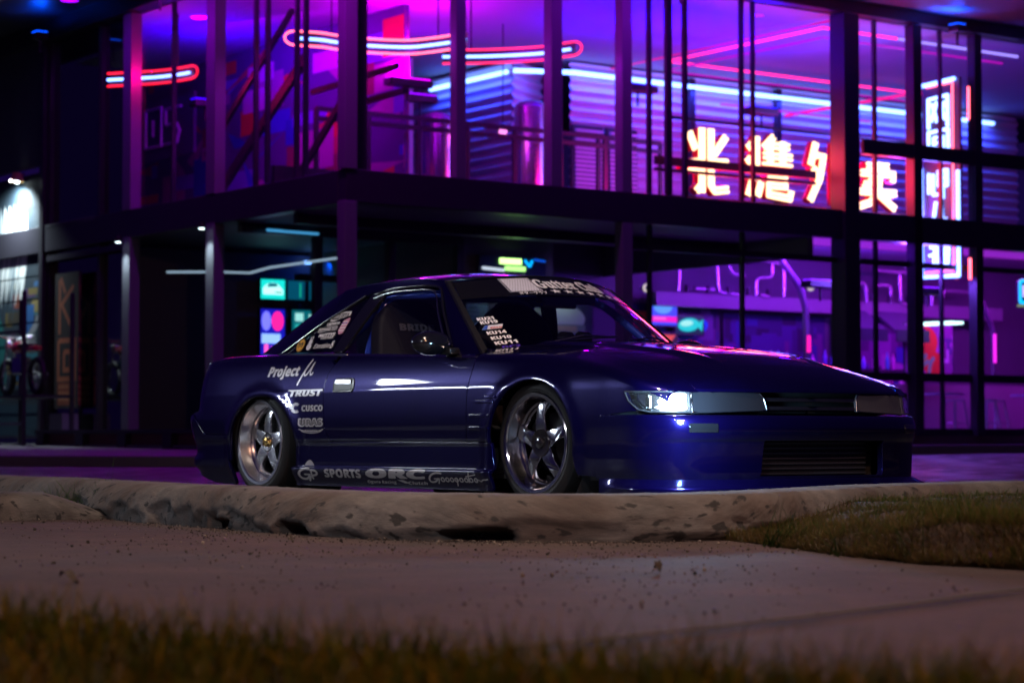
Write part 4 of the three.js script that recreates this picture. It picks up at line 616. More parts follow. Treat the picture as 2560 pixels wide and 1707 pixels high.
// cabin
{
  part('dashboard', [grid((i, j) => { const a = i * 2 - 1; return V3(-0.50 - 0.30 * j - 0.1 * a * a, 0.775 - 0.02 * a * a - 0.10 * j * j, a * 0.62); }, 20, 6, true), rbox(0.10, 0.22, 1.24, 0.04, -0.84, 0.60, 0)], interiorM, coupe);
  const gp = part('gauge_pod', [new THREE.CylinderGeometry(0.038, 0.032, 0.06, 20).rotateZ(Math.PI / 2).translate(-0.62, 0.835, 0.10), new THREE.CylinderGeometry(0.038, 0.032, 0.06, 20).rotateZ(Math.PI / 2).translate(-0.60, 0.838, 0.0), box(0.03, 0.05, 0.12, -0.61, 0.79, 0.05)], blackGloss, coupe);
  part('steering_wheel', [new THREE.TorusGeometry(0.165, 0.014, 10, 40).rotateY(Math.PI / 2).rotateZ(0.35).translate(-0.98, 0.70, 0.36), bar(V3(-0.98, 0.70, 0.36), V3(-0.80, 0.64, 0.36), 0.02), bar(V3(-0.98, 0.70, 0.2), V3(-0.98, 0.70, 0.52), 0.012)], interiorM, coupe);
  for (const [z, dx] of [[0.36, 0], [-0.36, 0.0]]) {
    const seat = new THREE.Group(); seat.name = 'bucket_seat'; coupe.add(seat);
    const sh = new THREE.Shape(); sh.moveTo(-0.20, 0); sh.lineTo(0.20, 0); sh.bezierCurveTo(0.25, 0.12, 0.27, 0.24, 0.25, 0.34); sh.bezierCurveTo(0.24, 0.42, 0.235, 0.46, 0.225, 0.52); sh.bezierCurveTo(0.20, 0.68, 0.13, 0.72, 0, 0.72); sh.bezierCurveTo(-0.13, 0.72, -0.20, 0.68, -0.225, 0.52); sh.bezierCurveTo(-0.235, 0.46, -0.24, 0.42, -0.25, 0.34); sh.bezierCurveTo(-0.27, 0.24, -0.25, 0.12, -0.20, 0);
    const g = new THREE.ExtrudeGeometry(sh, { depth: 0.06, bevelEnabled: true, bevelSize: 0.02, bevelThickness: 0.02, bevelSegments: 3, curveSegments: 16 }).rotateY(Math.PI / 2).rotateZ(0.26);
    part('seat_back', toCreasedNormals(g, 0.7).translate(-1.52 + dx, 0.345, z), interiorM, seat);
    part('seat_cushion', rbox(0.46, 0.12, 0.44, 0.05, -1.28 + dx, 0.33, z), interiorM, seat);
    const pts = []; for (let k = 0; k <= 20; k++) { const p = sh.getPoint(0.32 + 0.36 * k / 20); pts.push(V3(-1.52 + dx - p.y * Math.sin(0.26) + 0.02, 0.345 + p.y * Math.cos(0.26), z - p.x)); }
    part('painted_rim_light', tube(pts, 0.012, 6, false, 0.5, 50), phys(0.20, 0.03, 0.45, 0.35, 0), seat);  // purple rim light along the seat edge, put in as a coloured tube
  }
  const cg = new THREE.Group(); cg.name = 'roll_cage'; coupe.add(cg);
  const C = (name, pts, r = 0.021) => part(name, bent(pts, r, 0.12, 10), cageM, cg);
  C('main_hoop', [V3(-1.72, 0.2, 0.60), V3(-1.72, 0.75, 0.60), V3(-1.66, 1.10, 0.50), V3(-1.66, 1.10, -0.50), V3(-1.72, 0.75, -0.60), V3(-1.72, 0.2, -0.60)]);
  for (const z of [1, -1]) { C('side_tube', [V3(-1.66, 1.085, 0.49 * z), V3(-1.08, 1.075, 0.50 * z), V3(-0.72, 0.78, 0.63 * z), V3(-0.70, 0.3, 0.64 * z)]); C('rear_stay', [V3(-1.67, 1.07, 0.46 * z), V3(-2.5, 0.62, 0.5 * z)]); C('door_bar', [V3(-1.71, 0.62, 0.60 * z), V3(-0.72, 0.42, 0.64 * z)]); }
  C('diagonal', [V3(-1.67, 1.06, 0.46), V3(-1.72, 0.3, -0.56)]); C('header_tube', [V3(-1.06, 1.085, 0.48), V3(-1.06, 1.10, -0.48)]); C('harness_bar', [V3(-1.72, 0.78, 0.58), V3(-1.72, 0.78, -0.58)]);
  part('sun_visor', rbox(0.02, 0.085, 0.40, 0.008, -0.905, 1.075, -0.13), blackTrim, coupe);
  part('cabin_mirror', rbox(0.03, 0.06, 0.22, 0.012, -0.80, 1.03, 0.0), blackGloss, coupe);
  part('headliner', grid((i, j) => { const p = roofMap(lerp(-2.08, -1.02, i), lerp(-0.53, 0.53, j)); p.y -= 0.02; return p; }, 12, 8), std(0.03, 0.03, 0.034, 0.9), coupe);
}
// wheels
function makeWheel(name, mat, capMat, z, u, dishy) {
  const w = new THREE.Group(); w.name = name; w.position.set(u, 0.30, 0); coupe.add(w); const sg = z > 0 ? 1 : -1, W = Math.abs(z);
  const put = (n, g, m) => { g = Array.isArray(g) ? merge(g) : g; g = g.clone().translate(0, 0, W); return part(n, sg > 0 ? g : mirrorGeo(g), m, w); };
  const lathe = (pts, n = 72) => new THREE.LatheGeometry(pts.map(([r, y]) => V2(r, y)), n).rotateX(Math.PI / 2);
  put('tyre', toCreasedNormals(lathe([[0.2, -0.225], [0.262, -0.222], [0.290, -0.21], [0.300, -0.19], [0.3015, -0.11], [0.300, -0.04], [0.293, -0.018], [0.278, -0.006], [0.258, 0.000], [0.242, -0.004], [0.236, -0.012]]), 0.5), rubber);
  put('rim', toCreasedNormals(lathe([[0.18, -0.20], [0.19, -0.14], [0.186, -0.115], [0.178, -0.085], [0.186, -0.078], [0.190, -0.070], [0.199, -0.064], [0.207, -0.045], [0.2125, -0.018], [0.2155, -0.006], [0.221, 0.0], [0.2365, 0.0012], [0.2395, -0.002], [0.2405, -0.008], [0.238, -0.014]]), 0.35), mat);
  const Z0 = dishy ? -0.066 : -0.05;
  for (let k = 0; k < 5; k++) {
    const sh = new THREE.Shape(), A = RAD(36), r0 = 0.058;
    sh.moveTo(r0 * Math.cos(A), -r0 * Math.sin(A)); sh.bezierCurveTo(0.078, -0.036, 0.10, -0.029, 0.13, -0.0255); sh.lineTo(0.188, -0.0265); sh.lineTo(0.188, 0.0265); sh.lineTo(0.13, 0.0255); sh.bezierCurveTo(0.10, 0.029, 0.078, 0.036, r0 * Math.cos(A), r0 * Math.sin(A));
    sh.lineTo(0.030 * Math.cos(A), 0.030 * Math.sin(A)); sh.lineTo(0.030 * Math.cos(A), -0.030 * Math.sin(A));
    let g = new THREE.ExtrudeGeometry(sh, { depth: 0.026, bevelEnabled: true, bevelSize: 0.004, bevelThickness: 0.005, bevelSegments: 3, curveSegments: 10 });
    const P = g.attributes.position; for (let i = 0; i < P.count; i++) { const r = Math.hypot(P.getX(i), P.getY(i)); P.setZ(i, P.getZ(i) + 0.004 * Math.sin(clamp((r - 0.05) / 0.14, 0, 1) * Math.PI) - 0.010 * sm(r, 0.165, 0.19)); }
    g = toCreasedNormals(g, 0.6).rotateZ(RAD(90 + k * 72 + (dishy ? -4 : 2))).translate(0, 0, Z0 - 0.02);
    put('spoke', g, mat);
  }
  if (dishy) put('hub', lathe([[0, Z0 - 0.03], [0.05, Z0 - 0.03], [0.056, Z0 - 0.012], [0.053, Z0 + 0.013], [0.046, Z0 + 0.013], [0.044, Z0 - 0.006], [0, Z0 - 0.006]], 40), std(0.02, 0.02, 0.022, 0.4, 0.6));
  else put('hub', toCreasedNormals(lathe([[0, Z0 - 0.03], [0.066, Z0 - 0.03], [0.066, Z0 + 0.016], [0.063, Z0 + 0.019], [0.03, Z0 + 0.016], [0, Z0 + 0.016]], 48), 0.5), darkCap);
  for (let k = 0; k < 4; k++) { const a = RAD(45 + k * 90); put('wheel_nut', new THREE.CylinderGeometry(0.0085, 0.0085, 0.02, 6).rotateX(Math.PI / 2).translate(0.036 * Math.cos(a), 0.036 * Math.sin(a), Z0), darkChrome); }
  put('centre_cap', lathe([[0.0265, Z0 - 0.01], [0.0265, Z0 + 0.022], [0.024, Z0 + 0.028], [0.0, Z0 + 0.029]], 32), capMat);
  put('brake_disc', [new THREE.CylinderGeometry(0.145, 0.145, 0.02, 48).rotateX(Math.PI / 2).translate(0, 0, -0.135), rbox(0.07, 0.16, 0.05, 0.02, -0.125, 0.02, -0.13)], std(0.05, 0.05, 0.055, 0.45, 0.8));
  return w;
}
const goldCap = phys(0.75, 0.50, 0.16, 0.25, 1), darkCap = phys(0.03, 0.03, 0.035, 0.15, 0.4, { clearcoat: 1 });
for (const z of [0.805, -0.805]) { makeWheel('rear_wheel', chromeM, goldCap, z, -2.475, true); makeWheel('front_wheel', darkChrome, darkCap, z, 0, false); }
// ---------------------------------------------------------------- lettering on the coupe
{
  const silver = (t, o = {}) => phys(1, 1, 1, 0.28, 0.35, { map: t, transparent: true, alphaTest: 0.5, ...o });
  const cv = (w, h, draw) => canvasTex(w, h, draw);
  const decal = (name, poly, map, tex, mat, o = {}) => { const m = part(name, panel(poly, map, { cp: 0.04, cq: 0.03, off: 0.0022, rim: 0, ...o }), mat(tex), coupe); return m; };
  // text fitted into a box, leaning by k, of a given weight
  const fit = (x, txt, X, Y, W, H, { font = 'bold', fam = 'sans-serif', lean = 0, col = '#fff', thick = 0 } = {}) => {
    x.save(); x.font = font + ' 200px ' + fam; x.textBaseline = 'alphabetic'; const m = x.measureText(txt), a = m.actualBoundingBoxAscent, d = m.actualBoundingBoxDescent, l = m.actualBoundingBoxLeft, w = l + m.actualBoundingBoxRight;
    x.translate(X, Y + H); x.transform(1, 0, -lean, 1, 0, 0); x.scale(W / w, H / (a + d)); x.fillStyle = col; x.fillText(txt, l, -d); if (thick) { x.lineWidth = thick; x.lineJoin = 'round'; x.strokeStyle = col; x.strokeText(txt, l, -d); } x.restore(); };
  const line = (x, pts, w, col = '#fff', cap = 'round') => { x.beginPath(); pts.forEach(([a, b], i) => (i ? x.lineTo(a, b) : x.moveTo(a, b))); x.lineWidth = w; x.strokeStyle = col; x.lineCap = cap; x.lineJoin = 'round'; x.stroke(); };
  const bez = (x, m, cs, w, col = '#fff') => { x.beginPath(); x.moveTo(...m); cs.forEach((c) => x.bezierCurveTo(...c)); x.lineWidth = w; x.strokeStyle = col; x.lineCap = 'round'; x.lineJoin = 'round'; x.stroke(); };
  const grey = (r) => (t) => phys(r, r, r * 1.04, 0.3, 0.3, { map: t, transparent: true, alphaTest: 0.5 });
  const Q = (u0, h0, u1, h1, u2, h2, u3, h3) => [[u0, h0], [u1, h1], [u2, h2], [u3, h3]];
  const flank = (name, u0, u1, h0, h1, w, h, draw, r = 0.62) => decal(name, [[u0, h0], [u1, h0], [u1, h1], [u0, h1]], sideMap, cv(w, h, draw), grey(r));
  // rear wing lettering
  flank('lettering', -2.37, -1.885, 0.607, 0.752, 640, 220, (x) => { fit(x, 'Project', 20, 54, 410, 108, { lean: 0.18, thick: 12 }); bez(x, [575, 12], [[540, 70, 480, 160, 452, 212]], 17); bez(x, [560, 34], [[520, 90, 508, 130, 530, 138], [560, 140, 590, 90, 618, 34]], 15); bez(x, [618, 34], [[600, 80, 588, 120, 604, 134], [614, 136, 624, 128, 630, 118]], 13); }, 0.75);
  flank('lettering', -2.125, -1.762, 0.545, 0.587, 400, 100, (x) => { fit(x, 'TRUST', 30, 12, 350, 78, { lean: 0.22, thick: 14 }); line(x, [[22, 14], [392, 14]], 14, '#fff', 'butt'); });
  flank('lettering', -2.065, -1.745, 0.455, 0.517, 420, 140, (x) => { x.lineWidth = 34; x.strokeStyle = '#fff'; x.beginPath(); x.arc(66, 70, 46, 0.9, 5.4); x.stroke(); x.globalCompositeOperation = 'destination-out'; for (let k = 0; k < 7; k++) line(x, [[0, 20 + k * 15], [130, 20 + k * 15]], 3.5); x.globalCompositeOperation = 'source-over'; fit(x, 'CUSCO', 138, 42, 270, 68, { thick: 12 }); });
  flank('lettering', -1.995, -1.745, 0.376, 0.430, 420, 120, (x) => { fit(x, 'URAS', 20, 8, 380, 86, { thick: 30 }); x.globalCompositeOperation = 'destination-out'; fit(x, 'URAS', 30, 16, 360, 70, { thick: 1 }); x.globalCompositeOperation = 'source-over'; fit(x, 'URAS', 36, 22, 348, 58, { thick: 8, col: '#999' }); });
  flank('lettering', -1.99, -1.745, 0.348, 0.374, 420, 60, (x) => { bez(x, [14, 8], [[120, 44, 300, 44, 408, 10]], 9); bez(x, [50, 30], [[150, 64, 280, 60, 380, 30]], 9); for (let k = 0; k < 7; k++) line(x, [[110 + k * 30, 16], [130 + k * 30, 34]], 8); });
  // skirt
  const sk = (u0, u1, h0, h1, w, h, draw, r = 0.5) => decal('lettering', [[u0, h0], [u1, h0], [u1, h1], [u0, h1]], skirtMap, cv(w, h, draw), grey(r), { cq: 0.008 });
  sk(-1.985, -1.745, 0.088, 0.172, 300, 170, (x) => { bez(x, [150, 30], [[80, 10, 10, 60, 30, 110], [50, 150, 120, 140, 140, 92]], 22); line(x, [[88, 86], [150, 86]], 18); line(x, [[178, 40], [168, 130]], 20); bez(x, [170, 40], [[260, 34, 270, 92, 176, 96]], 20); line(x, [[120, 150], [150, 104]], 20); });
  sk(-1.945, -1.85, 0.176, 0.208, 120, 70, (x) => { x.fillStyle = '#fff'; x.beginPath(); x.moveTo(4, 70); x.bezierCurveTo(20, 10, 60, 0, 64, 4); x.bezierCurveTo(80, 10, 110, 50, 114, 70); x.fill(); });
  sk(-1.73, -1.37, 0.112, 0.168, 480, 110, (x) => { fit(x, 'SPORTS', 12, 16, 450, 82, { lean: 0.12, thick: 10 }); });
  sk(-1.36, -0.80, 0.115, 0.170, 640, 90, (x) => { fit(x, 'ORC', 34, 10, 580, 70, { lean: 0.35, thick: 18 }); });
  sk(-1.35, -0.80, 0.083, 0.112, 640, 60, (x) => { fit(x, 'Ogura Racing', 8, 8, 300, 42, { lean: 0.15, font: 'bold' }); fit(x, 'Clutch', 430, 10, 190, 34, { lean: 0.2 }); x.fillStyle = '#fff'; x.beginPath(); x.moveTo(330, 0); x.lineTo(390, 0); x.lineTo(450, 34); x.lineTo(400, 34); x.fill(); });
  sk(-0.80, -0.285, 0.082, 0.165, 680, 180, (x) => { bez(x, [170, 34], [[90, 10, 20, 70, 24, 112], [30, 140, 90, 130, 118, 92]], 18); line(x, [[80, 92], [136, 88], [112, 140]], 12); for (const [a, t] of [[150, 0], [200, 1], [250, 0], [300, 1], [352, 0], [404, 1], [456, 0], [510, 1]]) bez(x, [a + 30, 78], [[a - 6, 80, a - 2, 128, a + 26, 116], [a + 44, 108, a + 38, 84, a + 30, 78]], 13); line(x, [[330, 80], [312, 160]], 12); line(x, [[470, 26], [448, 122]], 12); line(x, [[436, 62], [540, 40]], 11); bez(x, [536, 110], [[560, 60, 580, 130, 610, 100], [640, 80, 650, 100, 672, 84]], 12); });
  // quarter window stickers
  const win = (name, P, w, h, draw, mat) => decal(name, P, (u, q) => { const p = cabMap(u, q); return p; }, cv(w, h, draw), mat ?? ((t) => std(0.85, 0.85, 0.86, 0.5, 0, { map: t, transparent: true, alphaTest: 0.5 })), { off: 0.001 });
  win('sticker', [[-1.975, 0.952], [-1.80, 0.985], [-1.80, 1.022], [-1.975, 0.988]], 260, 110, (x) => { x.fillStyle = '#f2f2f2'; x.fillRect(0, 20, 260, 80); x.fillStyle = '#16161c'; x.fillRect(14, 34, 100, 52); fit(x, 'UBER', 24, 46, 80, 28, { col: '#eee' }); fit(x, 'IEIA', 124, 34, 120, 50, { col: '#16161c', thick: 10 }); });
  win('sticker', [[-1.995, 0.932], [-1.865, 0.942], [-1.865, 0.960], [-1.995, 0.950]], 220, 50, (x) => fit(x, 'EMPEROR', 6, 10, 206, 34, { thick: 8 }));
  win('sticker', [[-2.055, 0.898], [-1.875, 0.908], [-1.875, 0.934], [-2.055, 0.926]], 280, 60, (x) => { x.lineWidth = 5; x.strokeStyle = '#fff'; x.strokeRect(4, 8, 272, 46); fit(x, 'KOYORAD', 14, 18, 170, 26, { thick: 6 }); for (let k = 0; k < 4; k++) line(x, [[196, 18 + k * 8], [268, 18 + k * 8]], 4); });
  win('sticker', [[-2.035, 0.858], [-1.868, 0.864], [-1.868, 0.898], [-2.035, 0.890]], 260, 84, (x) => { fit(x, 'NUTTYS', 10, 6, 240, 42, { lean: 0.25, thick: 18 }); fit(x, 'T-FITTING', 50, 52, 190, 26, { lean: 0.2, thick: 8 }); });
  win('sticker', [[-2.045, 0.806], [-1.845, 0.806], [-1.845, 0.850], [-2.045, 0.850]], 330, 90, (x) => { const g = x.createLinearGradient(200, 0, 330, 0); g.addColorStop(0, '#ffffff'); g.addColorStop(1, '#5f8cff'); fit(x, 'Executive', 8, 22, 262, 56, { fam: 'serif', font: 'italic bold', lean: 0.25, col: '#fff' }); fit(x, '8', 276, 4, 46, 80, { fam: 'serif', lean: 0.3, col: g, thick: 8 }); });
  win('sticker', [[-2.122, 0.803], [-2.058, 0.803], [-2.058, 0.888], [-2.122, 0.888]], 90, 130, (x) => { x.fillStyle = '#f4f4f8'; x.beginPath(); x.ellipse(44, 100, 34, 28, 0, 0, 7); x.fill(); x.beginPath(); x.ellipse(46, 62, 26, 24, 0, 0, 7); x.fill(); x.fillRect(28, 14, 12, 40); x.fillRect(54, 10, 12, 44); });
  win('sticker', [[-2.235, 0.796], [-2.14, 0.796], [-2.14, 0.872], [-2.235, 0.872]], 110, 110, (x) => { x.fillStyle = '#f3b51a'; x.beginPath(); x.ellipse(55, 55, 50, 52, 0, 0, 7); x.fill(); x.fillStyle = '#1a1408'; for (const k of [34, 68]) { x.beginPath(); x.ellipse(k, 50, 15, 22, 0, 0, 7); x.fill(); x.fillStyle = '#f3b51a'; x.beginPath(); x.ellipse(k - 2, 58, 6, 11, 0, 0, 7); x.fill(); x.fillStyle = '#1a1408'; } x.lineWidth = 4; x.strokeStyle = '#1a1408'; x.beginPath(); x.ellipse(55, 55, 46, 48, 0, 0, 7); x.stroke(); });
  win('sticker', [[-1.865, 0.878], [-1.80, 0.888], [-1.775, 0.978], [-1.838, 0.962]], 80, 130, (x) => { x.fillStyle = '#e8a4c0'; x.beginPath(); x.moveTo(10, 10); x.lineTo(70, 6); x.lineTo(76, 60); x.bezierCurveTo(74, 110, 50, 128, 38, 128); x.bezierCurveTo(16, 124, 6, 90, 4, 60); x.fill(); x.fillStyle = '#fff'; for (const k of [30, 50, 72, 92]) x.fillRect(16, k, 48, 8); x.fillStyle = '#8a4bd0'; x.fillRect(20, 40, 16, 8); x.fillRect(46, 40, 16, 8); });
  // windscreen banner and class list
  const ws = (name, P, tex, mat, o = {}) => decal(name, P, wsMap, tex, mat, { flip: true, off: 0.004, cp: 0.05, cq: 0.03, ...o });
  const matte = (t) => std(0.88, 0.88, 0.92, 0.5, 0, { map: t, transparent: true, alphaTest: 0.5 });
  // a runs to the car's right, which is the left of the picture: mirror u
  const rect = (a0, t0, a1, t1) => [[a0, t0], [a1, t0], [a1, t1], [a0, t1]];
  const wsTex = (w, h, draw) => cv(w, h, (x) => { x.translate(w, 0); x.scale(-1, 1); draw(x); });
  ws('windscreen_banner', [[-0.945, 0.965], [-0.955, 0.70], [-0.6, 0.685], [0, 0.675], [0.6, 0.685], [0.955, 0.70], [0.945, 0.965], [0.5, 0.975], [0, 0.98], [-0.5, 0.975]], null, () => phys(0.006, 0.006, 0.008, 0.25, 0), { off: 0.0025 });
  ws('lettering', rect(-0.63, 0.79, 0.27, 0.965), wsTex(900, 190, (x) => { fit(x, 'Gutter Club', 10, 20, 820, 160, { fam: 'serif', thick: 10 }); }), matte);
  ws('lettering', rect(-0.76, 0.705, 0.20, 0.785), wsTex(900, 110, (x) => { for (let k = 0; k < 7; k++) { x.beginPath(); for (let i = 0; i < 10; i++) { const r = i % 2 ? 19 : 50, a = -Math.PI / 2 + i * Math.PI / 5; x[i ? 'lineTo' : 'moveTo'](62 + k * 129 + r * 1.12 * Math.cos(a), 58 + r * Math.sin(a)); } x.fillStyle = '#fff'; x.fill(); } }), matte);
  ws('banner_patch', rect(0.26, 0.745, 0.56, 0.968), wsTex(256, 200, (x) => { x.fillStyle = '#e9e9f2'; x.fillRect(14, 8, 228, 184); x.fillStyle = '#2a2a38'; for (let j = 0; j < 9; j++) for (let i = 0; i < 11; i++) { x.beginPath(); x.arc(26 + i * 21 + (j % 2) * 10, 22 + j * 20, 3.2, 0, 7); x.fill(); } x.lineWidth = 5; x.strokeStyle = '#e9e9f2'; x.strokeRect(3, 2, 250, 196); }), matte);
  const kana = { ガ: [[[8, 30], [74, 30], [70, 88], [56, 80]], [[42, 8], [38, 50], [12, 92]], [[78, 8], [84, 20]], [[90, 4], [96, 16]]], タ: [[[40, 8], [8, 52]], [[34, 22], [84, 22], [64, 62], [22, 96]], [[28, 44], [70, 66]]], ー: [[[8, 50], [92, 50]]], ク: [[[42, 8], [10, 50]], [[38, 22], [84, 22], [64, 66], [26, 96]]], ラ: [[[20, 14], [80, 14]], [[10, 38], [86, 38], [70, 74], [34, 96]]], ブ: [[[10, 22], [78, 22], [66, 66], [28, 96]], [[82, 4], [88, 16]], [[92, 0], [98, 12]]] };
  ws('lettering', rect(0.23, 0.698, 0.50, 0.742), wsTex(700, 110, (x) => { [...'ガタークラブ'].forEach((c, i) => kana[c].forEach((s) => line(x, s.map(([a, b]) => [20 + i * 112 + a, 4 + b]), 15))); }), matte);
  const list = [['KU21', 0.405, 0.925, 0.81], ['KU19', 0.357, 0.917, 0.80], ['KU14', 0.222, 0.912, 0.785], ['KU10', 0.157, 0.905, 0.775], ['KU11', 0.095, 0.90, 0.755]];
  for (const [t, y, a1, a0] of list) ws('class_sticker', rect(a0, y - 0.022, a1, y + 0.026), wsTex(320, 90, (x) => fit(x, t, 8, 10, 300, 70, { thick: 12 })), matte, { off: 0.0032 });
  ws('class_sticker', rect(0.775, 0.262, 0.93, 0.325), wsTex(320, 100, (x) => { x.fillStyle = '#e8ecf4'; x.beginPath(); x.moveTo(0, 90); x.lineTo(70, 10); x.lineTo(310, 10); x.lineTo(260, 90); x.fill(); x.fillStyle = '#2b62c8'; x.beginPath(); x.moveTo(4, 88); x.lineTo(70, 12); x.lineTo(110, 12); x.lineTo(70, 88); x.fill(); x.fillStyle = '#d8382c'; x.fillRect(120, 52, 150, 30); x.fillStyle = '#fff'; fit(x, 'JASMA', 130, 56, 130, 22, { lean: 0.2 }); }), matte, { off: 0.0032 });
  ws('class_sticker', rect(0.75, 0.025, 0.87, 0.062), wsTex(240, 80, (x) => fit(x, 'DC2', 8, 10, 220, 60, { thick: 8, col: '#5a35c8' })), matte, { off: 0.0032 });
  // seat maker's name on the backrest shoulder
  part('seat_lettering', new THREE.PlaneGeometry(0.26, 0.05).rotateY(Math.PI / 2).rotateZ(0.26).translate(-1.578, 0.92, 0.36), std(0.20, 0.20, 0.22, 0.6, 0, { map: cv(300, 60, (x) => fit(x, 'BRIDE', 20, 8, 260, 44, { thick: 10 })), transparent: true, alphaTest: 0.5 }), coupe);
}
// ================================================================ lamps, neon and the things inside the building
const toB = (x, y, z) => toWorld(x, y, z);
function area(name, color, k, w, h, at, to) { // soft light of the size of its fitting, world positions
  const l = new THREE.RectAreaLight(color, k, w, h); l.name = name; l.position.copy(at); l.lookAt(to); scene.add(l); return l;
}
function pointL(name, color, k, at, r = 3) { const l = new THREE.PointLight(color, k); l.name = name; l.position.copy(at); l.castShadow = true; l.shadow.radius = r; scene.add(l); return l; }
const RED = [1, 0.012, 0.05], PINK = [1, 0.02, 0.22], BLUEW = [0.15, 0.28, 1], BLUE = [0.01, 0.06, 1], MAG = [0.85, 0.0, 1.0];
const gRed = glow(...RED, 3.2), gPink = glow(...PINK, 2.6), gBlueW = glow(...BLUEW, 7), gBlue = glow(...BLUE, 2.5), gCream = glow(1.5, 0.95, 0.5, 2.4), gWhite = glow(0.8, 0.95, 1, 3), gMag = glow(...MAG, 2.2);
// curved neon bands under the upper ceiling: red capsule outline round a blue-white centre tube
function neonBand(label, pts, y, capL, capR, tone) {
  const o = inBld('neon_band', label, 'neon light', 0, 0, 0, null), c = new THREE.CatmullRomCurve3(pts.map(([x, z]) => V3(x, y, z)), false, 'centripetal'), h = 0.105;
  const run = (dy, a, b, n = 24) => Array.from({ length: n + 1 }, (_, i) => { const p = c.getPointAt(lerp(a, b, i / n)); p.y += dy; return p; });
  const cap = (t, s) => { const p = c.getPointAt(t), d = c.getTangentAt(t).multiplyScalar(s); return [60, 30, 0, -30, -60].map((k) => p.clone().addScaledVector(d, 0.16 * Math.cos(RAD(k))).add(V3(0, h * Math.sin(RAD(k)), 0))); };
  const t0 = run(h, 0, 1), t1 = run(-h, 1, 0);
  let out; if (capL && capR) out = [...t0, ...cap(1, 1), ...t1, ...cap(0, -1).reverse(), t0[0]]; else if (capL) out = [...t1.slice().reverse().reverse(), ...cap(0, -1).reverse(), ...t0]; else if (capR) out = [...t0, ...cap(1, 1), ...t1];
  if (capL && !capR) out = [...t1, ...cap(0, -1).reverse(), ...t0];
  const curve = new THREE.CatmullRomCurve3(out, false, 'centripetal');
  part('outline_tube', new THREE.TubeGeometry(curve, out.length * 3, 0.016, 8), tone ?? gPinkWhite, o);
  part('centre_tube', new THREE.TubeGeometry(new THREE.CatmullRomCurve3(run(0, capL ? 0.02 : 0, capR ? 0.97 : 1)), 60, 0.021, 8), gBlueW, o);
  part('band_back', grid((s, t) => { const p = c.getPointAt(s); p.y += lerp(-h, h, t); const d = c.getTangentAt(s); p.x += 0.05 * d.z; p.z -= 0.05 * d.x; return p; }, 30, 2), darkSteel, o);
  for (const t of [0.2, 0.8]) { const p = c.getPointAt(t); part('hanger', bar(p.clone().add(V3(0, h, 0)), V3(p.x, 7.2, p.z), 0.012, 6), darkSteel, o); }
  return o;
}
const gPinkWhite = glow(1, 0.10, 0.16, 5.0);
neonBand('curved red and white neon band over the building corner', [[0.50, -2.30], [0.87, -2.20], [1.23, -2.24], [1.73, -2.19], [2.27, -1.94], [2.43, -1.64], [2.55, -1.24], [2.58, -0.9]], 6.2, true, false);
neonBand('curved neon band ending right of the second front post', [[3.15, -2.35], [3.41, -2.15], [3.83, -1.75], [4.23, -1.17], [4.31, -0.81], [4.36, -0.6]], 6.2, false, true, glow(1, 0.02, 0.10, 2.6));
neonBand('short neon band behind the left front, above the numeral', [[-0.1, -7.4], [0.22, -6.97], [0.47, -6.58], [0.61, -6.16], [0.66, -5.9]], 6.2, false, true, glow(1, 0.01, 0.03, 2.2));
pointL('neon_light', L3(0.6, 0.0, 1), 5, toB(1.6, 6.2, -1.5), 8); pointL('neon_light', L3(0.4, 0.0, 0.8), 3.5, toB(3.6, 6.2, -1.3), 8); pointL('neon_light', L3(1, 0.0, 0.2), 3, toB(0.1, 6.2, -6.2), 6);
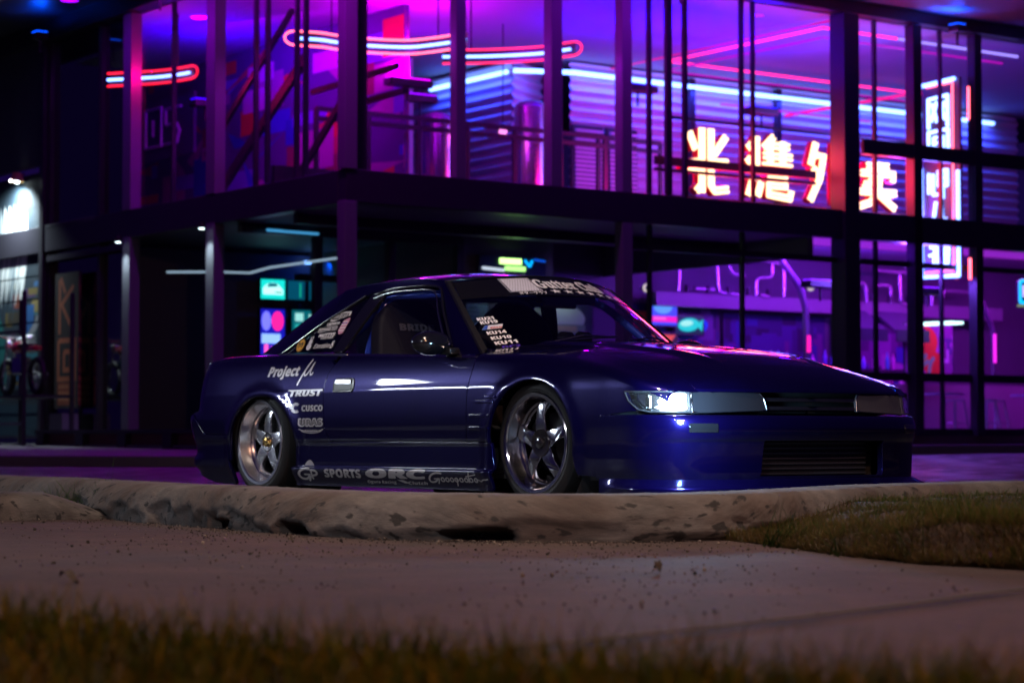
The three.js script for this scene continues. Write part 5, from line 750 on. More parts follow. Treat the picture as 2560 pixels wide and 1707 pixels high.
// red sign of four characters
{
  const o = inBld('neon_sign', 'red glowing sign of four large characters behind the upper right glass', 'neon sign', 0, 0, -1);
  const ch = (name, x0, y0, w, h, strokes) => { const g = new THREE.Group(); g.name = 'character'; o.add(g);
    const pts = strokes.map((s) => s.map(([a, b]) => V3(x0 + a / 100 * w, y0 + (1 - b / 100) * h, 0)));
    const off = (p, d) => { const out = p.map((q, i) => { const a = p[Math.max(0, i - 1)], b = p[Math.min(p.length - 1, i + 1)], t = b.clone().sub(a).normalize(); return V3(q.x - t.y * d, q.y + t.x * d, q.z); }); return out; };
    part('stroke_tube', pts.flatMap((p) => [tube(off(p, 0.036), 0.027, 8), tube(off(p, -0.036), 0.027, 8)]), gCream, g);
    part('painted_halo', pts.map((p) => tube(p.map((q) => q.clone().setZ(-0.10)), 0.082, 8)), phys(0.55, 0.008, 0.02, 0.4, 0), g); };  // red halo of the sign put into the colour of a backing behind each stroke
  ch('north', 6.84, 4.24, 1.0, 1.04, [[[14, 8], [28, 34]], [[41, 0], [41, 100]], [[2, 58], [40, 52]], [[2, 64], [41, 60]], [[60, 0], [60, 88], [68, 96], [96, 92]], [[92, 10], [66, 40]], [[66, 52], [92, 50], [94, 62]], [[38, 90], [30, 98]]]);
  ch('harbour', 8.22, 4.22, 1.0, 1.06, [[[2, 16], [10, 24]], [[0, 38], [8, 46]], [[2, 96], [12, 70]], [[20, 4], [20, 60]], [[58, 2], [36, 20]], [[40, 16], [92, 16]], [[36, 32], [98, 32]], [[50, 6], [50, 44]], [[78, 8], [78, 44]], [[34, 48], [98, 48]], [[46, 62], [84, 62], [84, 78], [46, 78], [46, 92], [94, 96], [96, 84]], [[30, 74], [22, 96]]]);
  ch('outside', 9.58, 4.22, 0.74, 1.06, [[[22, 4], [6, 40]], [[16, 24], [46, 24], [34, 60], [4, 96]], [[14, 44], [30, 58]], [[84, 0], [84, 100]], [[84, 38], [99, 54]]]);
  ch('sell', 10.66, 4.22, 0.98, 0.80, [[[28, 10], [80, 8]], [[52, 0], [52, 22]], [[14, 26], [94, 24], [90, 40]], [[34, 36], [44, 46]], [[20, 48], [34, 58]], [[4, 66], [98, 64]], [[58, 34], [56, 64], [36, 88], [8, 98]], [[60, 72], [96, 98]]]);
  part('sign_rail', [box(5.4, 0.05, 0.04, 9.3, 4.16, -0.12), box(5.4, 0.05, 0.04, 9.3, 5.42, -0.12)], darkSteel, o);
  for (const [x, w] of [[8.1, 2.6], [10.6, 2.2]]) area('sign_light', L3(1, 0.0, 0.06), 24, w, 0.8, toB(x, 4.75, -0.9), toB(x, 4.75, 3)), area('sign_light', L3(1, 0.0, 0.45), 13, w, 0.8, toB(x, 4.75, -1.12), toB(x, 4.6, -6));
  pointL('sign_light', L3(1, 0.0, 0.35), 6, toB(8.4, 4.8, -1.6), 10); pointL('sign_light', L3(1, 0.0, 0.35), 5, toB(10.8, 4.7, -1.6), 10);
}
// blue-white blade sign
{
  const o = inBld('neon_sign', 'tall blue white neon sign with stacked characters and red inner outline', 'neon sign', 12.1, 0, 0); // plane x = 12.1: local (z, y)
  const T = (pts, r, m, n) => part(n, tube(pts.map(([z, y]) => V3(0, y, z)), r, 8), m, o), k = 0.024;
  T([[-0.86, 6.38], [-0.08, 6.42]], 0.034, gBlueW, 'frame_tube'); T([[-0.86, 4.95], [-0.86, 3.08], [-0.02, 3.06], [-0.02, 4.85]], 0.030, gBlueW, 'frame_tube');
  T([[-0.72, 6.34], [-0.13, 6.36], [-0.13, 3.16], [-0.78, 3.15]], 0.016, gPinkWhite, 'inner_tube');
  const C = (s) => part('character', s.map((p) => tube(p.map(([z, y]) => V3(0.015, y, z)), 0.030, 8)), glow(0.22, 0.36, 1, 6), o);
  C([[[-0.70, 5.62], [-0.70, 6.13], [-0.26, 6.16], [-0.26, 5.62]], [[-0.62, 6.05], [-0.50, 5.72]], [[-0.50, 6.08], [-0.64, 5.74]], [[-0.42, 6.05], [-0.32, 5.75]], [[-0.32, 6.06], [-0.45, 5.76]]]);
  C([[[-0.70, 5.18], [-0.70, 5.56], [-0.25, 5.58], [-0.25, 5.18], [-0.70, 5.18]], [[-0.58, 5.46], [-0.36, 5.46], [-0.36, 5.28], [-0.58, 5.28], [-0.58, 5.46]], [[-0.58, 5.37], [-0.36, 5.37]]]);
  C([[[-0.70, 4.86], [-0.70, 4.50]], [[-0.60, 4.84], [-0.60, 4.48], [-0.44, 4.48]], [[-0.48, 4.88], [-0.28, 4.88], [-0.28, 4.62], [-0.48, 4.62], [-0.48, 4.88]], [[-0.48, 4.75], [-0.28, 4.75]], [[-0.38, 4.88], [-0.38, 4.40]]]);
  C([[[-0.54, 4.36], [-0.60, 4.05]], [[-0.42, 4.38], [-0.40, 4.04], [-0.30, 4.04]]]);
  C([[[-0.68, 3.58], [-0.56, 3.58], [-0.60, 3.30]], [[-0.70, 3.44], [-0.56, 3.46]], [[-0.48, 3.60], [-0.26, 3.60], [-0.28, 3.30], [-0.50, 3.30], [-0.48, 3.60]], [[-0.46, 3.45], [-0.28, 3.45]], [[-0.37, 3.62], [-0.37, 3.18]]]);
  part('sign_back', box(0.05, 3.4, 0.86, 0.07, 4.74, -0.44), std(0.04, 0.04, 0.08, 0.5), o);
  area('sign_light', L3(0.16, 0.10, 1), 30, 0.7, 3.2, toB(11.98, 4.75, -0.44), toB(6, 4.75, -0.44));
  pointL('sign_light', L3(0.22, 0.06, 1), 34, toB(11.9, 4.2, -1.3), 10); pointL('sign_light', L3(0.22, 0.06, 1), 24, toB(11.6, 3.2, -0.6), 8);
  const s = inBld('neon_tube', 'slim upright red and white neon tube beside the blue sign', 'neon light', 12.3, 0, 0.05);
  part('upper_tube', bar(V3(0, 6.28, 0), V3(0, 5.72, 0), 0.02), gPinkWhite, s); part('lower_tube', bar(V3(0, 3.36, 0), V3(0, 3.0, 0), 0.026), gPinkWhite, s); part('tube_holder', bar(V3(0.03, 6.4, 0), V3(0.03, 2.9, 0), 0.012), steel, s);
}
// LED line along the top of the corrugated block
{
  const o = inBld('light_strip', 'long blue white light strip along the top of the corrugated wall', 'light strip', 0, 0, 0);
  const S = (a, b) => part('strip_tube', bar(V3(...a), V3(...b), 0.042, 8), gBlueW, o);
  S([8.38, 6.94, -5.86], [19.5, 6.94, -5.86]); S([8.36, 6.94, -5.86], [7.36, 6.94, -6.32]); S([7.34, 6.94, -6.5], [7.34, 6.94, -9]);
  area('strip_light', L3(0.03, 0.06, 1), 130, 11, 0.06, toB(14, 6.86, -5.74), toB(14, 4.6, -6.0)); area('strip_light', L3(0.03, 0.06, 1), 80, 1.1, 0.06, toB(7.85, 6.86, -6.0), toB(8.1, 4.6, -6.5)); area('strip_light', L3(0.02, 0.05, 1), 80, 2.4, 0.06, toB(7.24, 6.86, -7.7), toB(7.5, 4.6, -7.7));
}
// red light lines round the ceiling of the right hand bay
{
  const o = inBld('light_strip', 'rectangle of pink red light lines under the bay ceiling top right', 'light strip', 0, 0, 0);
  const S = (a, b, m = gPink, r = 0.024) => part('strip_tube', bar(V3(...a), V3(...b), r, 6), m, o), yy = 7.02;
  S([9.3, yy, -0.35], [9.3, yy, -4.3]); S([9.3, yy, -0.35], [11.0, yy, -0.35]); S([9.4, yy, -4.3], [16, yy, -4.3]); S([11.05, yy, -0.35], [14, yy, -0.35], glow(0.35, 0.25, 1, 1.6));
  const pk = glow(0.55, 0.0, 0.5, 1.0); S([9.3, yy - 0.16, -0.4], [9.3, yy - 0.16, -4.3], pk, 0.018); S([9.3, yy - 0.16, -0.35], [13.6, yy - 0.16, -0.35], pk, 0.018); S([9.4, yy - 0.18, -4.3], [16, yy - 0.18, -4.3], pk, 0.018); S([9.35, yy + 0.10, -0.2], [9.35, yy + 0.10, -6], glow(0.8, 0, 0.2, 1.0), 0.016);
  S([12.4, 6.35, -0.9], [12.4, 6.35, -4.6], glow(0.9, 0.01, 0.25, 1.3), 0.03); S([9.4, 6.1, -3.0], [13.0, 6.1, -3.0], pk, 0.02);
  area('strip_light', L3(1, 0.0, 0.3), 3, 3.6, 0.08, toB(9.4, 6.95, -2.3), toB(10.4, 5, -2.3)); area('strip_light', L3(1, 0.0, 0.4), 2.5, 4, 0.08, toB(11.5, 6.95, -4.2), toB(11.5, 5, -3.2));
}
// floodlights that wash the ceilings; the two magenta fixtures are added for their wash
function flood(label, x, y, z, c, k, dir, w = 0.5) { const o = inBld('floodlight', label, 'floodlight', x, y, z); part('lamp_housing', rbox(w, 0.12, 0.24, 0.02, 0, -0.07 * Math.sign(dir[1] || 1), 0), darkSteel, o); part('lamp_face', box(w * 0.9, 0.012, 0.2, 0, 0.0, 0), glow(...c, 3), o); part('bracket', bar(V3(0, -0.1, 0), V3(0, -0.35, 0), 0.02), darkSteel, o);
  area('flood_light', L3(...c), k, w * 0.9, 0.2, toB(x, y + 0.03 * Math.sign(dir[1] || 1), z), toB(x + dir[0], y + dir[1], z + dir[2])); return o; }
flood('added magenta floodlight aimed at the ceiling behind the corner post', 3.2, 6.0, -3.4, [0.75, 0.0, 1.0], 330, [0.1, 1, -0.15], 0.8);
flood('added magenta floodlight aimed at the ceiling left of the tanks', 4.6, 6.1, -5.2, [0.3, 0.0, 1.0], 60, [0, 1, 0.1], 0.6);
flood('blue floodlight aimed at the ceiling right of the third post', 6.9, 6.1, -2.2, [0.0, 0.0, 1.0], 800, [0.1, 1, 0], 0.7);
flood('blue floodlight aimed at the ceiling above the stair', 1.6, 6.0, -7.2, [0.03, 0.0, 1.0], 380, [0, 1, 0], 0.5);
flood('blue floodlight aimed at the ceiling over the red sign', 9.8, 6.0, -2.4, [0.0, 0.0, 1.0], 480, [0.05, 1, 0], 0.6);
flood('violet floodlight aimed at the lower ceiling by the counter', 10.4, 3.0, -1.6, [0.20, 0.01, 1.0], 560, [0.25, 1, -0.1], 0.7);
flood('violet floodlight aimed at the lower ceiling near the blue sign', 13.2, 3.0, -1.8, [0.2, 0.01, 1.0], 460, [0, 1, -0.2], 0.6);
area('room_light', L3(0.34, 0.02, 1), 22, 5, 1.2, toB(12.5, 3.78, -2.6), toB(12.7, 1, -4.2)); area('room_light', L3(0.5, 0.02, 0.9), 20, 5, 1.2, toB(17.0, 3.78, -2.6), toB(17, 1, -3.6));
for (const [x, l] of [[12.5, 'left'], [17.0, 'right']]) { const o = inBld('ceiling_light', `violet panel light on the lower ceiling, the ${l} of two`, 'ceiling light', x, 3.80, -2.6); part('light_panel', box(5, 0.02, 1.2), glow(0.3, 0.02, 0.6, 0.8), o); part('light_frame', [box(5.1, 0.05, 0.04, 0, 0, 0.62), box(5.1, 0.05, 0.04, 0, 0, -0.62)], darkSteel, o); }
area('stair_light', L3(0.45, 0.0, 0.9), 30, 3, 0.4, toB(1.8, 7.1, -5.6), toB(3, 5, -6)); 
// outdoor wash on the front: blue light on the ribbed eaves
for (const [x, n] of [[1.5, 'first'], [5.5, 'second'], [11.5, 'third'], [15.5, 'fourth']]) { flood(`blue eave light, the ${n} along the right front`, x, 7.18, 0.55, x < 3 ? [0.25, 0.02, 1] : [0.0, 0.07, 1.0], 90, [0, 1, 0.25], 0.22); }
flood('blue eave light above the left front', -0.6, 7.18, -4.5, [0.0, 0.07, 1.0], 90, [-0.2, 1, 0], 0.22); flood('blue eave light above the dark glazing on the left front', -0.6, 7.18, -9.0, [0.0, 0.07, 1.0], 90, [-0.2, 1, 0], 0.22);
// coloured light falling down the outside of the posts from under the eaves
for (const [x, z, c, k, l] of [[-1.0, 0.9, [0.6, 0, 1], 480, 'magenta eave downlight at the building corner'], [-1.1, -3.9, [0.5, 0, 1], 230, 'magenta eave downlight over the nearer left post'], [-1.1, -6.7, [0.3, 0, 1], 120, 'violet eave downlight over the farther left post'], [2.8, 1.1, [0.3, 0, 1], 90, 'violet eave downlight between the first right posts'], [5.0, 1.1, [0.4, 0, 1], 200, 'violet eave downlight at the fourth right post'], [8.6, 1.1, [0.1, 0, 1], 110, 'blue violet eave downlight left of the thick post']]) {
  const o = inBld('eave_downlight', l, 'downlight', x, 7.36, z); part('lamp_can', new THREE.CylinderGeometry(0.16, 0.16, 0.12, 20), darkSteel, o); part('lamp_lens', new THREE.CylinderGeometry(0.14, 0.14, 0.012, 20).translate(0, -0.066, 0), glow(...c, 3), o); area('eave_light', L3(...c), k, 0.25, 0.25, toB(x, 7.27, z), toB(x, 0, z)); }
// small downlights over the two left lower posts
for (const [z, n] of [[-3.85, 'nearer'], [-6.72, 'farther']]) { const o = inBld('downlight', `small white downlight shining on the ${n} left post`, 'downlight', -0.22, 3.52, z + 0.02); part('lamp_can', new THREE.CylinderGeometry(0.05, 0.05, 0.10, 16), darkSteel, o); part('lamp_lens', new THREE.CylinderGeometry(0.04, 0.04, 0.01, 16).translate(0, -0.052, 0), glow(0.75, 0.95, 1, 8), o);
  const w = toB(-0.22, 3.44, z + 0.02), s = new THREE.SpotLight(L3(0.72, 0.92, 1), 5, 0, RAD(40), 0.8); s.name = 'down_light'; s.position.copy(w); s.target.position.copy(toB(-0.06, 1, z)); s.castShadow = true; scene.add(s, s.target); }
// interior things, lower floor left: screens and light lines
function screen(label, x, y, w, h, z, draw, k) { const o = inBld('wall_screen', label, 'screen', x, y, z); part('screen_frame', rbox(w + 0.06, h + 0.06, 0.06, 0.01, 0, 0, 0, 1), darkSteel, o); const t = canvasTex(256, Math.round(256 * h / w), draw); const m = new THREE.MeshStandardMaterial({ color: 0x050505, emissive: 0xffffff, emissiveMap: t, emissiveIntensity: k, roughness: 0.3 }); part('screen_picture', new THREE.PlaneGeometry(w, h).translate(0, 0, 0.034), m, o); area('screen_light', L3(0.1, 0.6, 0.7), k * 0.5, w, h, toB(x, y, z + 0.05), toB(x, y, z + 2)); return o; }
screen('teal wall screen showing a car, behind the left porch', 3.35, 2.92, 0.48, 0.34, -8.0, (x, w, h) => { x.fillStyle = '#12c8c0'; x.fillRect(0, 0, w, h); x.fillStyle = '#b8fff4'; x.beginPath(); x.moveTo(20, 90); x.bezierCurveTo(60, 20, 160, 10, 200, 60); x.lineTo(240, 100); x.lineTo(236, 140); x.lineTo(24, 140); x.fill(); x.fillStyle = '#0a6070'; x.beginPath(); x.moveTo(56, 74); x.lineTo(90, 34); x.lineTo(160, 32); x.lineTo(188, 66); x.fill(); x.fillStyle = '#086068'; x.fillRect(150, 110, 80, 14); }, 1.5);
screen('dim teal wall screen right of the car screen', 3.82, 2.92, 0.34, 0.33, -8.0, (x, w, h) => { x.fillStyle = '#045a78'; x.fillRect(0, 0, w, h); x.fillStyle = '#18d8b0'; x.fillRect(180, 30, 22, h - 60); }, 0.7);
screen('dim teal wall screen with a bright green strip', 4.28, 2.92, 0.40, 0.33, -8.0, (x, w, h) => { x.fillStyle = '#045a78'; x.fillRect(0, 0, w, h); x.fillStyle = '#18e8c0'; x.beginPath(); x.moveTo(40, 30); x.lineTo(120, 30); x.lineTo(110, h / 2); x.lineTo(124, h - 30); x.lineTo(40, h - 30); x.fill(); }, 0.7);
screen('tall blue and pink screen below the car screen', 3.35, 2.14, 0.48, 0.86, -8.0, (x, w, h) => { x.fillStyle = '#1414a0'; x.fillRect(0, 0, w, h); x.fillStyle = '#7070ff'; x.beginPath(); x.ellipse(60, 110, 50, 90, 0, 0, 7); x.fill(); x.fillStyle = '#ff2090'; x.beginPath(); x.ellipse(180, 110, 62, 90, 0, 0, 7); x.fill(); x.fillStyle = '#ff5ac0'; x.fillRect(40, 330, 40, 110); x.fillRect(110, 350, 40, 110); x.fillStyle = '#8ab0ff'; x.fillRect(10, 230, 200, 90); x.fillRect(180, 320, 40, 110); }, 1.5);
screen('teal screen with white patches beside the tall screen', 4.05, 2.32, 0.62, 0.50, -8.0, (x, w, h) => { x.fillStyle = '#056a78'; x.fillRect(0, 0, w, h); x.fillStyle = '#a8f4f0'; x.fillRect(24, 20, 70, 60); x.fillRect(140, 26, 80, 50); x.fillStyle = '#2ab0b0'; x.fillRect(24, 100, 70, 70); x.fillRect(140, 110, 80, 40); }, 0.9);
screen('narrow sign of yellow and green beside an inner post', 5.0, 2.95, 0.12, 0.36, -7.2, (x, w, h) => { x.fillStyle = '#08a0a0'; x.fillRect(0, 0, w, h); x.fillStyle = '#e8ff20'; x.fillRect(60, 30, 150, 300); }, 1.2);
{
  const o = inBld('light_strip', 'thin dim white light line bending along the left porch ceiling', 'light strip', 0, 0, 0); const m = glow(0.35, 0.5, 0.65, 0.8);
  part('strip_tube', tube([[0.5, 3.0, -6.4], [1.15, 3.0, -5.88], [1.68, 3.0, -5.77], [1.38, 3.0, -4.58], [1.3, 3.0, -2.43]].map((p) => V3(...p)), 0.017, 6), m, o);
  const q = inBld('light_strip', 'short cyan light line on the soffit near the corner', 'light strip', 0, 0, 0); part('strip_tube', bar(V3(0.55, 3.44, -3.2), V3(1.5, 3.44, -3.3), 0.022, 6), glow(0.06, 0.35, 0.7, 0.9), q); part('strip_channel', box(1.1, 0.03, 0.06, 1.02, 3.47, -3.25), darkSteel, q);
  const b = inBld('light_bar', 'blue light bar at the back of the porch room', 'light bar', 4.9, 3.42, -7.6); part('bar_tube', bar(V3(-0.9, 0, -0.4), V3(0.4, 0.06, 0.1), 0.03, 8), glow(0.15, 0.4, 1, 4), b); part('bar_bracket', box(0.06, 0.2, 0.06, 0, 0.1, 0), darkSteel, b); area('bar_light', L3(0.0, 0.10, 1), 60, 1.2, 0.1, toB(4.7, 3.36, -7.5), toB(4.6, 2.4, -8.4));
  const f = inBld('ceiling_duct', 'blue lit square duct under the porch room ceiling', 'duct', 4.6, 3.06, -6.9); part('duct_run', box(2.4, 0.12, 0.14, -0.2, 0, 0), wallM, f); part('duct_drop', box(0.16, 0.5, 0.14, 1.08, -0.25, 0.0), wallM, f);
  const e = inBld('hanging_sign', 'green lit sign box hanging on the porch wall above the roof of the car', 'sign', 5.2, 3.12, -3.36); part('sign_box', rbox(1.35, 0.30, 0.08, 0.01, 0, 0, -0.02, 1), std(0.01, 0.02, 0.08, 0.3), e);
  part('green_panel', box(0.42, 0.09, 0.03, -0.06, 0.07, 0.04), glow(0.5, 1, 0.25, 3.2), e); part('green_panel', box(0.40, 0.075, 0.03, 0.03, -0.045, 0.045), glow(0.45, 1, 0.25, 1.6), e); part('white_tube', bar(V3(-0.62, -0.06, 0.05), V3(-0.2, -0.08, 0.05), 0.024), glow(0.6, 0.7, 0.85, 1.1), e); part('arrow', [bar(V3(0.22, 0.10, 0.05), V3(0.32, 0.0, 0.05), 0.02), bar(V3(0.32, 0.0, 0.05), V3(0.37, 0.10, 0.05), 0.02)], glow(0.0, 0.4, 1, 1.6), e); part('blue_edge', bar(V3(0.42, 0.12, 0.04), V3(0.64, 0.1, 0.04), 0.015), glow(0, 0.1, 0.8, 1), e);
  area('sign_light', L3(0.4, 1, 0.3), 3, 0.4, 0.2, toB(5.2, 3.12, -3.2), toB(5.2, 3, 0));
}
// numeral panel, tanks
{
  const o = inBld('number_panel', 'dim panel with a large outlined D and 5 behind the left front', 'sign', 2.5, 5.95, -10.4); part('panel_board', box(0.06, 1.1, 2.2), std(0.06, 0.04, 0.10, 0.7), o); const m = std(0.7, 0.6, 0.8, 0.6);
  const F = (n, pts) => part(n, tube(pts.map(([z, y]) => V3(-0.05, y, z)), 0.028, 6), m, o); F('letter_frame', [[-0.75, 0.40], [-0.75, -0.30], [-0.12, -0.30], [-0.12, 0.40], [-0.75, 0.40]]); F('inner_stroke', [[-0.46, 0.2], [-0.46, -0.1]]); F('numeral', [[0.66, 0.34], [0.06, 0.34], [0.06, 0.05], [0.5, 0.05], [0.6, -0.1], [0.5, -0.3], [0.0, -0.3]]);
  for (const [x, z, l] of [[6.4, -4.5, 'tall steel tank lit violet by the railing on the right'], [4.55, -4.6, 'smaller steel tank left of the tall one']]) { const t = inBld('steel_tank', l, 'tank', x, 4.0, z); const h = x > 5 ? 1.7 : 1.35; part('tank_body', new THREE.CylinderGeometry(0.27, 0.27, h, 32).translate(0, h / 2 + 0.25, 0), phys(0.55, 0.5, 0.6, 0.25, 0.9), t); part('tank_dome', new THREE.SphereGeometry(0.27, 32, 12, 0, 6.29, 0, 1.58).scale(1, 0.5, 1).translate(0, h + 0.25, 0), phys(0.55, 0.5, 0.6, 0.25, 0.9), t); for (let k = 0; k < 3; k++) part('tank_leg', bar(V3(0.2 * Math.cos(k * 2.09), 0, 0.2 * Math.sin(k * 2.09)), V3(0.2 * Math.cos(k * 2.09), 0.3, 0.2 * Math.sin(k * 2.09)), 0.03), steel, t); }
  pointL('tank_light', L3(1, 0.1, 0.8), 1.2, toB(5.4, 5.4, -3.9), 4); const l = inBld('pink_lamp', 'small pink lamp between the two tanks', 'lamp', 5.4, 5.4, -3.9); part('lamp_bulb', new THREE.SphereGeometry(0.07, 16, 10), glow(1, 0.25, 0.8, 2), l); part('lamp_rod', bar(V3(0, 0.07, 0), V3(0, 1.8, 0), 0.01), darkSteel, l);
}
// lower right room: conduits, pipes, canopies, posters, tube light, tables and stools
{
  const pipeM = phys(0.62, 0.60, 0.66, 0.25, 0.7), cond = inBld('pipe_run', 'bent metal pipes on the wall band lit magenta, left group', 'pipes', 0, 0, -5.0), cond2 = inBld('pipe_run', 'bent metal pipes on the wall band lit magenta, group under the blue sign', 'pipes', 0, 0, -5.0);
  const Pp = (g, pts, r = 0.038) => part('pipe', bent(pts.map(([x, y]) => V3(x, y, 0)), r, 0.09, 10), pipeM, g);
  Pp(cond, [[10.1, 2.99], [10.14, 3.62], [11.02, 3.64], [11.07, 3.0], [11.55, 2.98]]); Pp(cond, [[11.02, 3.66], [11.27, 3.62], [11.41, 3.35], [11.72, 3.35]]); Pp(cond, [[12.0, 2.98], [12.0, 3.3], [12.4, 3.34], [12.41, 3.63], [12.1, 3.64]]); Pp(cond, [[12.42, 3.62], [12.7, 3.6], [12.7, 2.98]]); Pp(cond, [[10.5, 3.05], [10.95, 3.05]]); Pp(cond, [[12.1, 3.0], [12.3, 2.97]]);
  Pp(cond2, [[14.4, 3.33], [14.84, 3.32], [14.89, 2.95]]); Pp(cond2, [[15.12, 2.96], [15.13, 3.3], [15.52, 3.31], [15.56, 2.95]]); Pp(cond2, [[15.04, 3.6], [15.78, 3.58], [15.82, 2.96], [16.2, 2.94]]); Pp(cond2, [[15.78, 3.6], [16.0, 3.58], [16.09, 3.28], [16.68, 3.28], [16.70, 2.96]]); Pp(cond2, [[17.0, 2.96], [17.02, 3.28], [17.8, 3.26], [17.86, 3.12]]); for (const g of [cond, cond2]) for (let k = 0; k < 5; k++) part('valve', new THREE.CylinderGeometry(0.05, 0.05, 0.12, 12).translate((g === cond ? 10.3 : 14.5) + k * 0.5, 3.05, 0.02), darkSteel, g);
  const hose = inBld('drop_pipe', 'dark pipe dropping in a bend beside a post with pink light put in as a glowing sleeve', 'pipe', 0, 0, -3.0); part('pipe_bend', bent([V3(10.75, 3.7, 0), V3(10.8, 3.45, 0), V3(11.25, 3.0, 0), V3(11.38, 2.6, 0), V3(11.4, 1.4, 0)], 0.06, 0.12, 12), phys(0.2, 0.15, 0.25, 0.25, 0.6), hose); part('painted_pink_light', bar(V3(11.4, 2.14, 0.03), V3(11.4, 1.84, 0.03), 0.05), glow(1, 0.01, 0.35, 1.6), hose);  // pink light falling on the pipe is made as an emissive sleeve
  const hose2 = inBld('drop_pipe', 'upright pipe with pink light put in as a glowing sleeve near the right edge', 'pipe', 0, 0, -3.0); part('pipe_bend', bent([V3(15.9, 3.0, 0), V3(16.05, 2.7, 0), V3(16.25, 2.4, 0), V3(16.25, 1.4, 0)], 0.05, 0.12, 12), phys(0.2, 0.15, 0.25, 0.25, 0.6), hose2); part('painted_pink_light', bar(V3(16.25, 2.3, 0.03), V3(16.25, 1.75, 0.03), 0.035), glow(1, 0.02, 0.9, 1.6), hose2);  // here too an emissive sleeve stands for pink light on the pipe
  const poster = (label, x, y, w, h, z, draw) => { const o = inBld('wall_picture', label, 'picture', x, y, z); part('picture_board', box(w + 0.04, h + 0.04, 0.03, 0, 0, -0.02), darkSteel, o); part('picture_print', new THREE.PlaneGeometry(w, h), std(0.95, 0.95, 0.95, 0.7, 0, { map: canvasTex(256, Math.round(256 * h / w), draw) }), o); return o; };
  const blocks = (cols, n, sd) => (x, w, h) => { seed = sd; x.fillStyle = cols[0]; x.fillRect(0, 0, w, h); for (let i = 0; i < n; i++) { x.fillStyle = cols[Math.floor(rnd(0, cols.length))]; x.fillRect(rnd(0, w), rnd(0, h), rnd(6, w * 0.16), rnd(8, h * 0.4)); } };
  poster('painted wall panel with coral and turquoise shapes behind the windscreen', 10.35, 2.1, 2.2, 1.3, -5.45, (x, w, h) => { blocks(['#26345a', '#3a4a78', '#5a3a68', '#2a2a48', '#6a5a80'], 70, 5)(x, w, h); x.fillStyle = '#ff6a58'; x.beginPath(); x.moveTo(10, 14); x.lineTo(110, 14); x.lineTo(80, 54); x.lineTo(24, 60); x.fill(); x.fillStyle = '#20d8e0'; x.beginPath(); x.ellipse(178, 46, 50, 22, -0.2, 0, 7); x.fill(); x.fillStyle = '#a8fbf6'; x.beginPath(); x.ellipse(165, 44, 22, 8, -0.2, 0, 7); x.fill(); x.fillStyle = '#1aa0b0'; x.beginPath(); x.moveTo(70, 60); x.lineTo(110, 30); x.lineTo(100, 74); x.fill(); });
  screen('bright blue and pink picture screen low on the wall behind the windscreen pillar', 9.9, 2.62, 0.62, 0.50, -5.2, (x, w, h) => { const q = x.createLinearGradient(0, 0, 0, h); x.fillStyle = '#3a4cff'; x.fillRect(0, 0, w, h); x.fillStyle = '#58a0ff'; x.beginPath(); x.ellipse(120, 70, 90, 50, 0, 0, 7); x.fill(); x.fillStyle = '#ff20c0'; x.fillRect(0, h * 0.68, w, h * 0.2); x.fillStyle = '#ff70e0'; x.fillRect(30, h * 0.72, 120, 14); }, 1.1);
  screen('turquoise fish shaped lit sign on the painted wall behind the windscreen', 10.6, 2.40, 0.66, 0.34, -5.3, (x, w, h) => { x.fillStyle = '#0a2a4a'; x.fillRect(0, 0, w, h); x.fillStyle = '#18d8e0'; x.beginPath(); x.ellipse(120, h * 0.5, 100, h * 0.36, -0.1, 0, 7); x.fill(); x.beginPath(); x.moveTo(190, h * 0.5); x.lineTo(254, h * 0.15); x.lineTo(246, h * 0.85); x.fill(); x.fillStyle = '#b0fff6'; x.beginPath(); x.ellipse(100, h * 0.42, 60, h * 0.16, -0.1, 0, 7); x.fill(); }, 1.0);
  screen('coral and white lit poster left of the turquoise sign', 9.95, 2.05, 0.72, 0.36, -5.3, (x, w, h) => { x.fillStyle = '#3a2040'; x.fillRect(0, 0, w, h); x.fillStyle = '#ff5a50'; x.beginPath(); x.moveTo(6, 6); x.lineTo(240, 10); x.lineTo(180, h * 0.6); x.lineTo(60, h * 0.7); x.fill(); x.fillStyle = '#20c0c8'; x.beginPath(); x.moveTo(120, h); x.lineTo(190, h * 0.5); x.lineTo(200, h); x.fill(); }, 0.8);
  { const sh = inBld('bottle_shelf', 'long dark shelf of bottles along the wall at counter height', 'shelf', 12.6, 1.62, -4.6); part('shelf_board', box(6.4, 0.04, 0.3), steel, sh); part('shelf_board', box(6.4, 0.04, 0.3, 0, -0.42, 0), steel, sh); for (const k of [-3.1, 0, 3.1]) part('shelf_side', box(0.05, 0.8, 0.3, k, -0.15, 0), steel, sh);
    const BG = new THREE.LatheGeometry([[0, 0], [0.04, 0], [0.042, 0.16], [0.036, 0.2], [0.014, 0.24], [0.014, 0.3], [0, 0.3]].map(([r, y]) => V2(r, y)), 14); seed = 77; const bm = [[0.1, 0.5, 0.55], [0.6, 0.15, 0.5], [0.2, 0.2, 0.7], [0.65, 0.6, 0.6], [0.5, 0.3, 0.1]].map((c) => phys(...c, 0.15, 0));
    for (let k = 0; k < 44; k++) { const b = inBld('bottle', 'small bottle standing on the long dark shelf behind the glass', 'bottle', 9.6 + k * 0.138 + rnd(-0.03, 0.03), k % 2 ? 1.64 : 1.22, -4.6 + rnd(-0.08, 0.08), 'bottles on the long shelf'); part('bottle_glass', BG, bm[Math.floor(rnd(0, 5))], b); b.scale.set(1, rnd(0.8, 1.15), 1); } }
  poster('long painted wall of blue and violet blocks left of the thick post', 12.9, 1.75, 2.6, 1.8, -5.46, blocks(['#2a2456', '#3a2a70', '#1a1a3a', '#4a3a8a', '#5a2a6a', '#2a3a7a'], 90, 8));
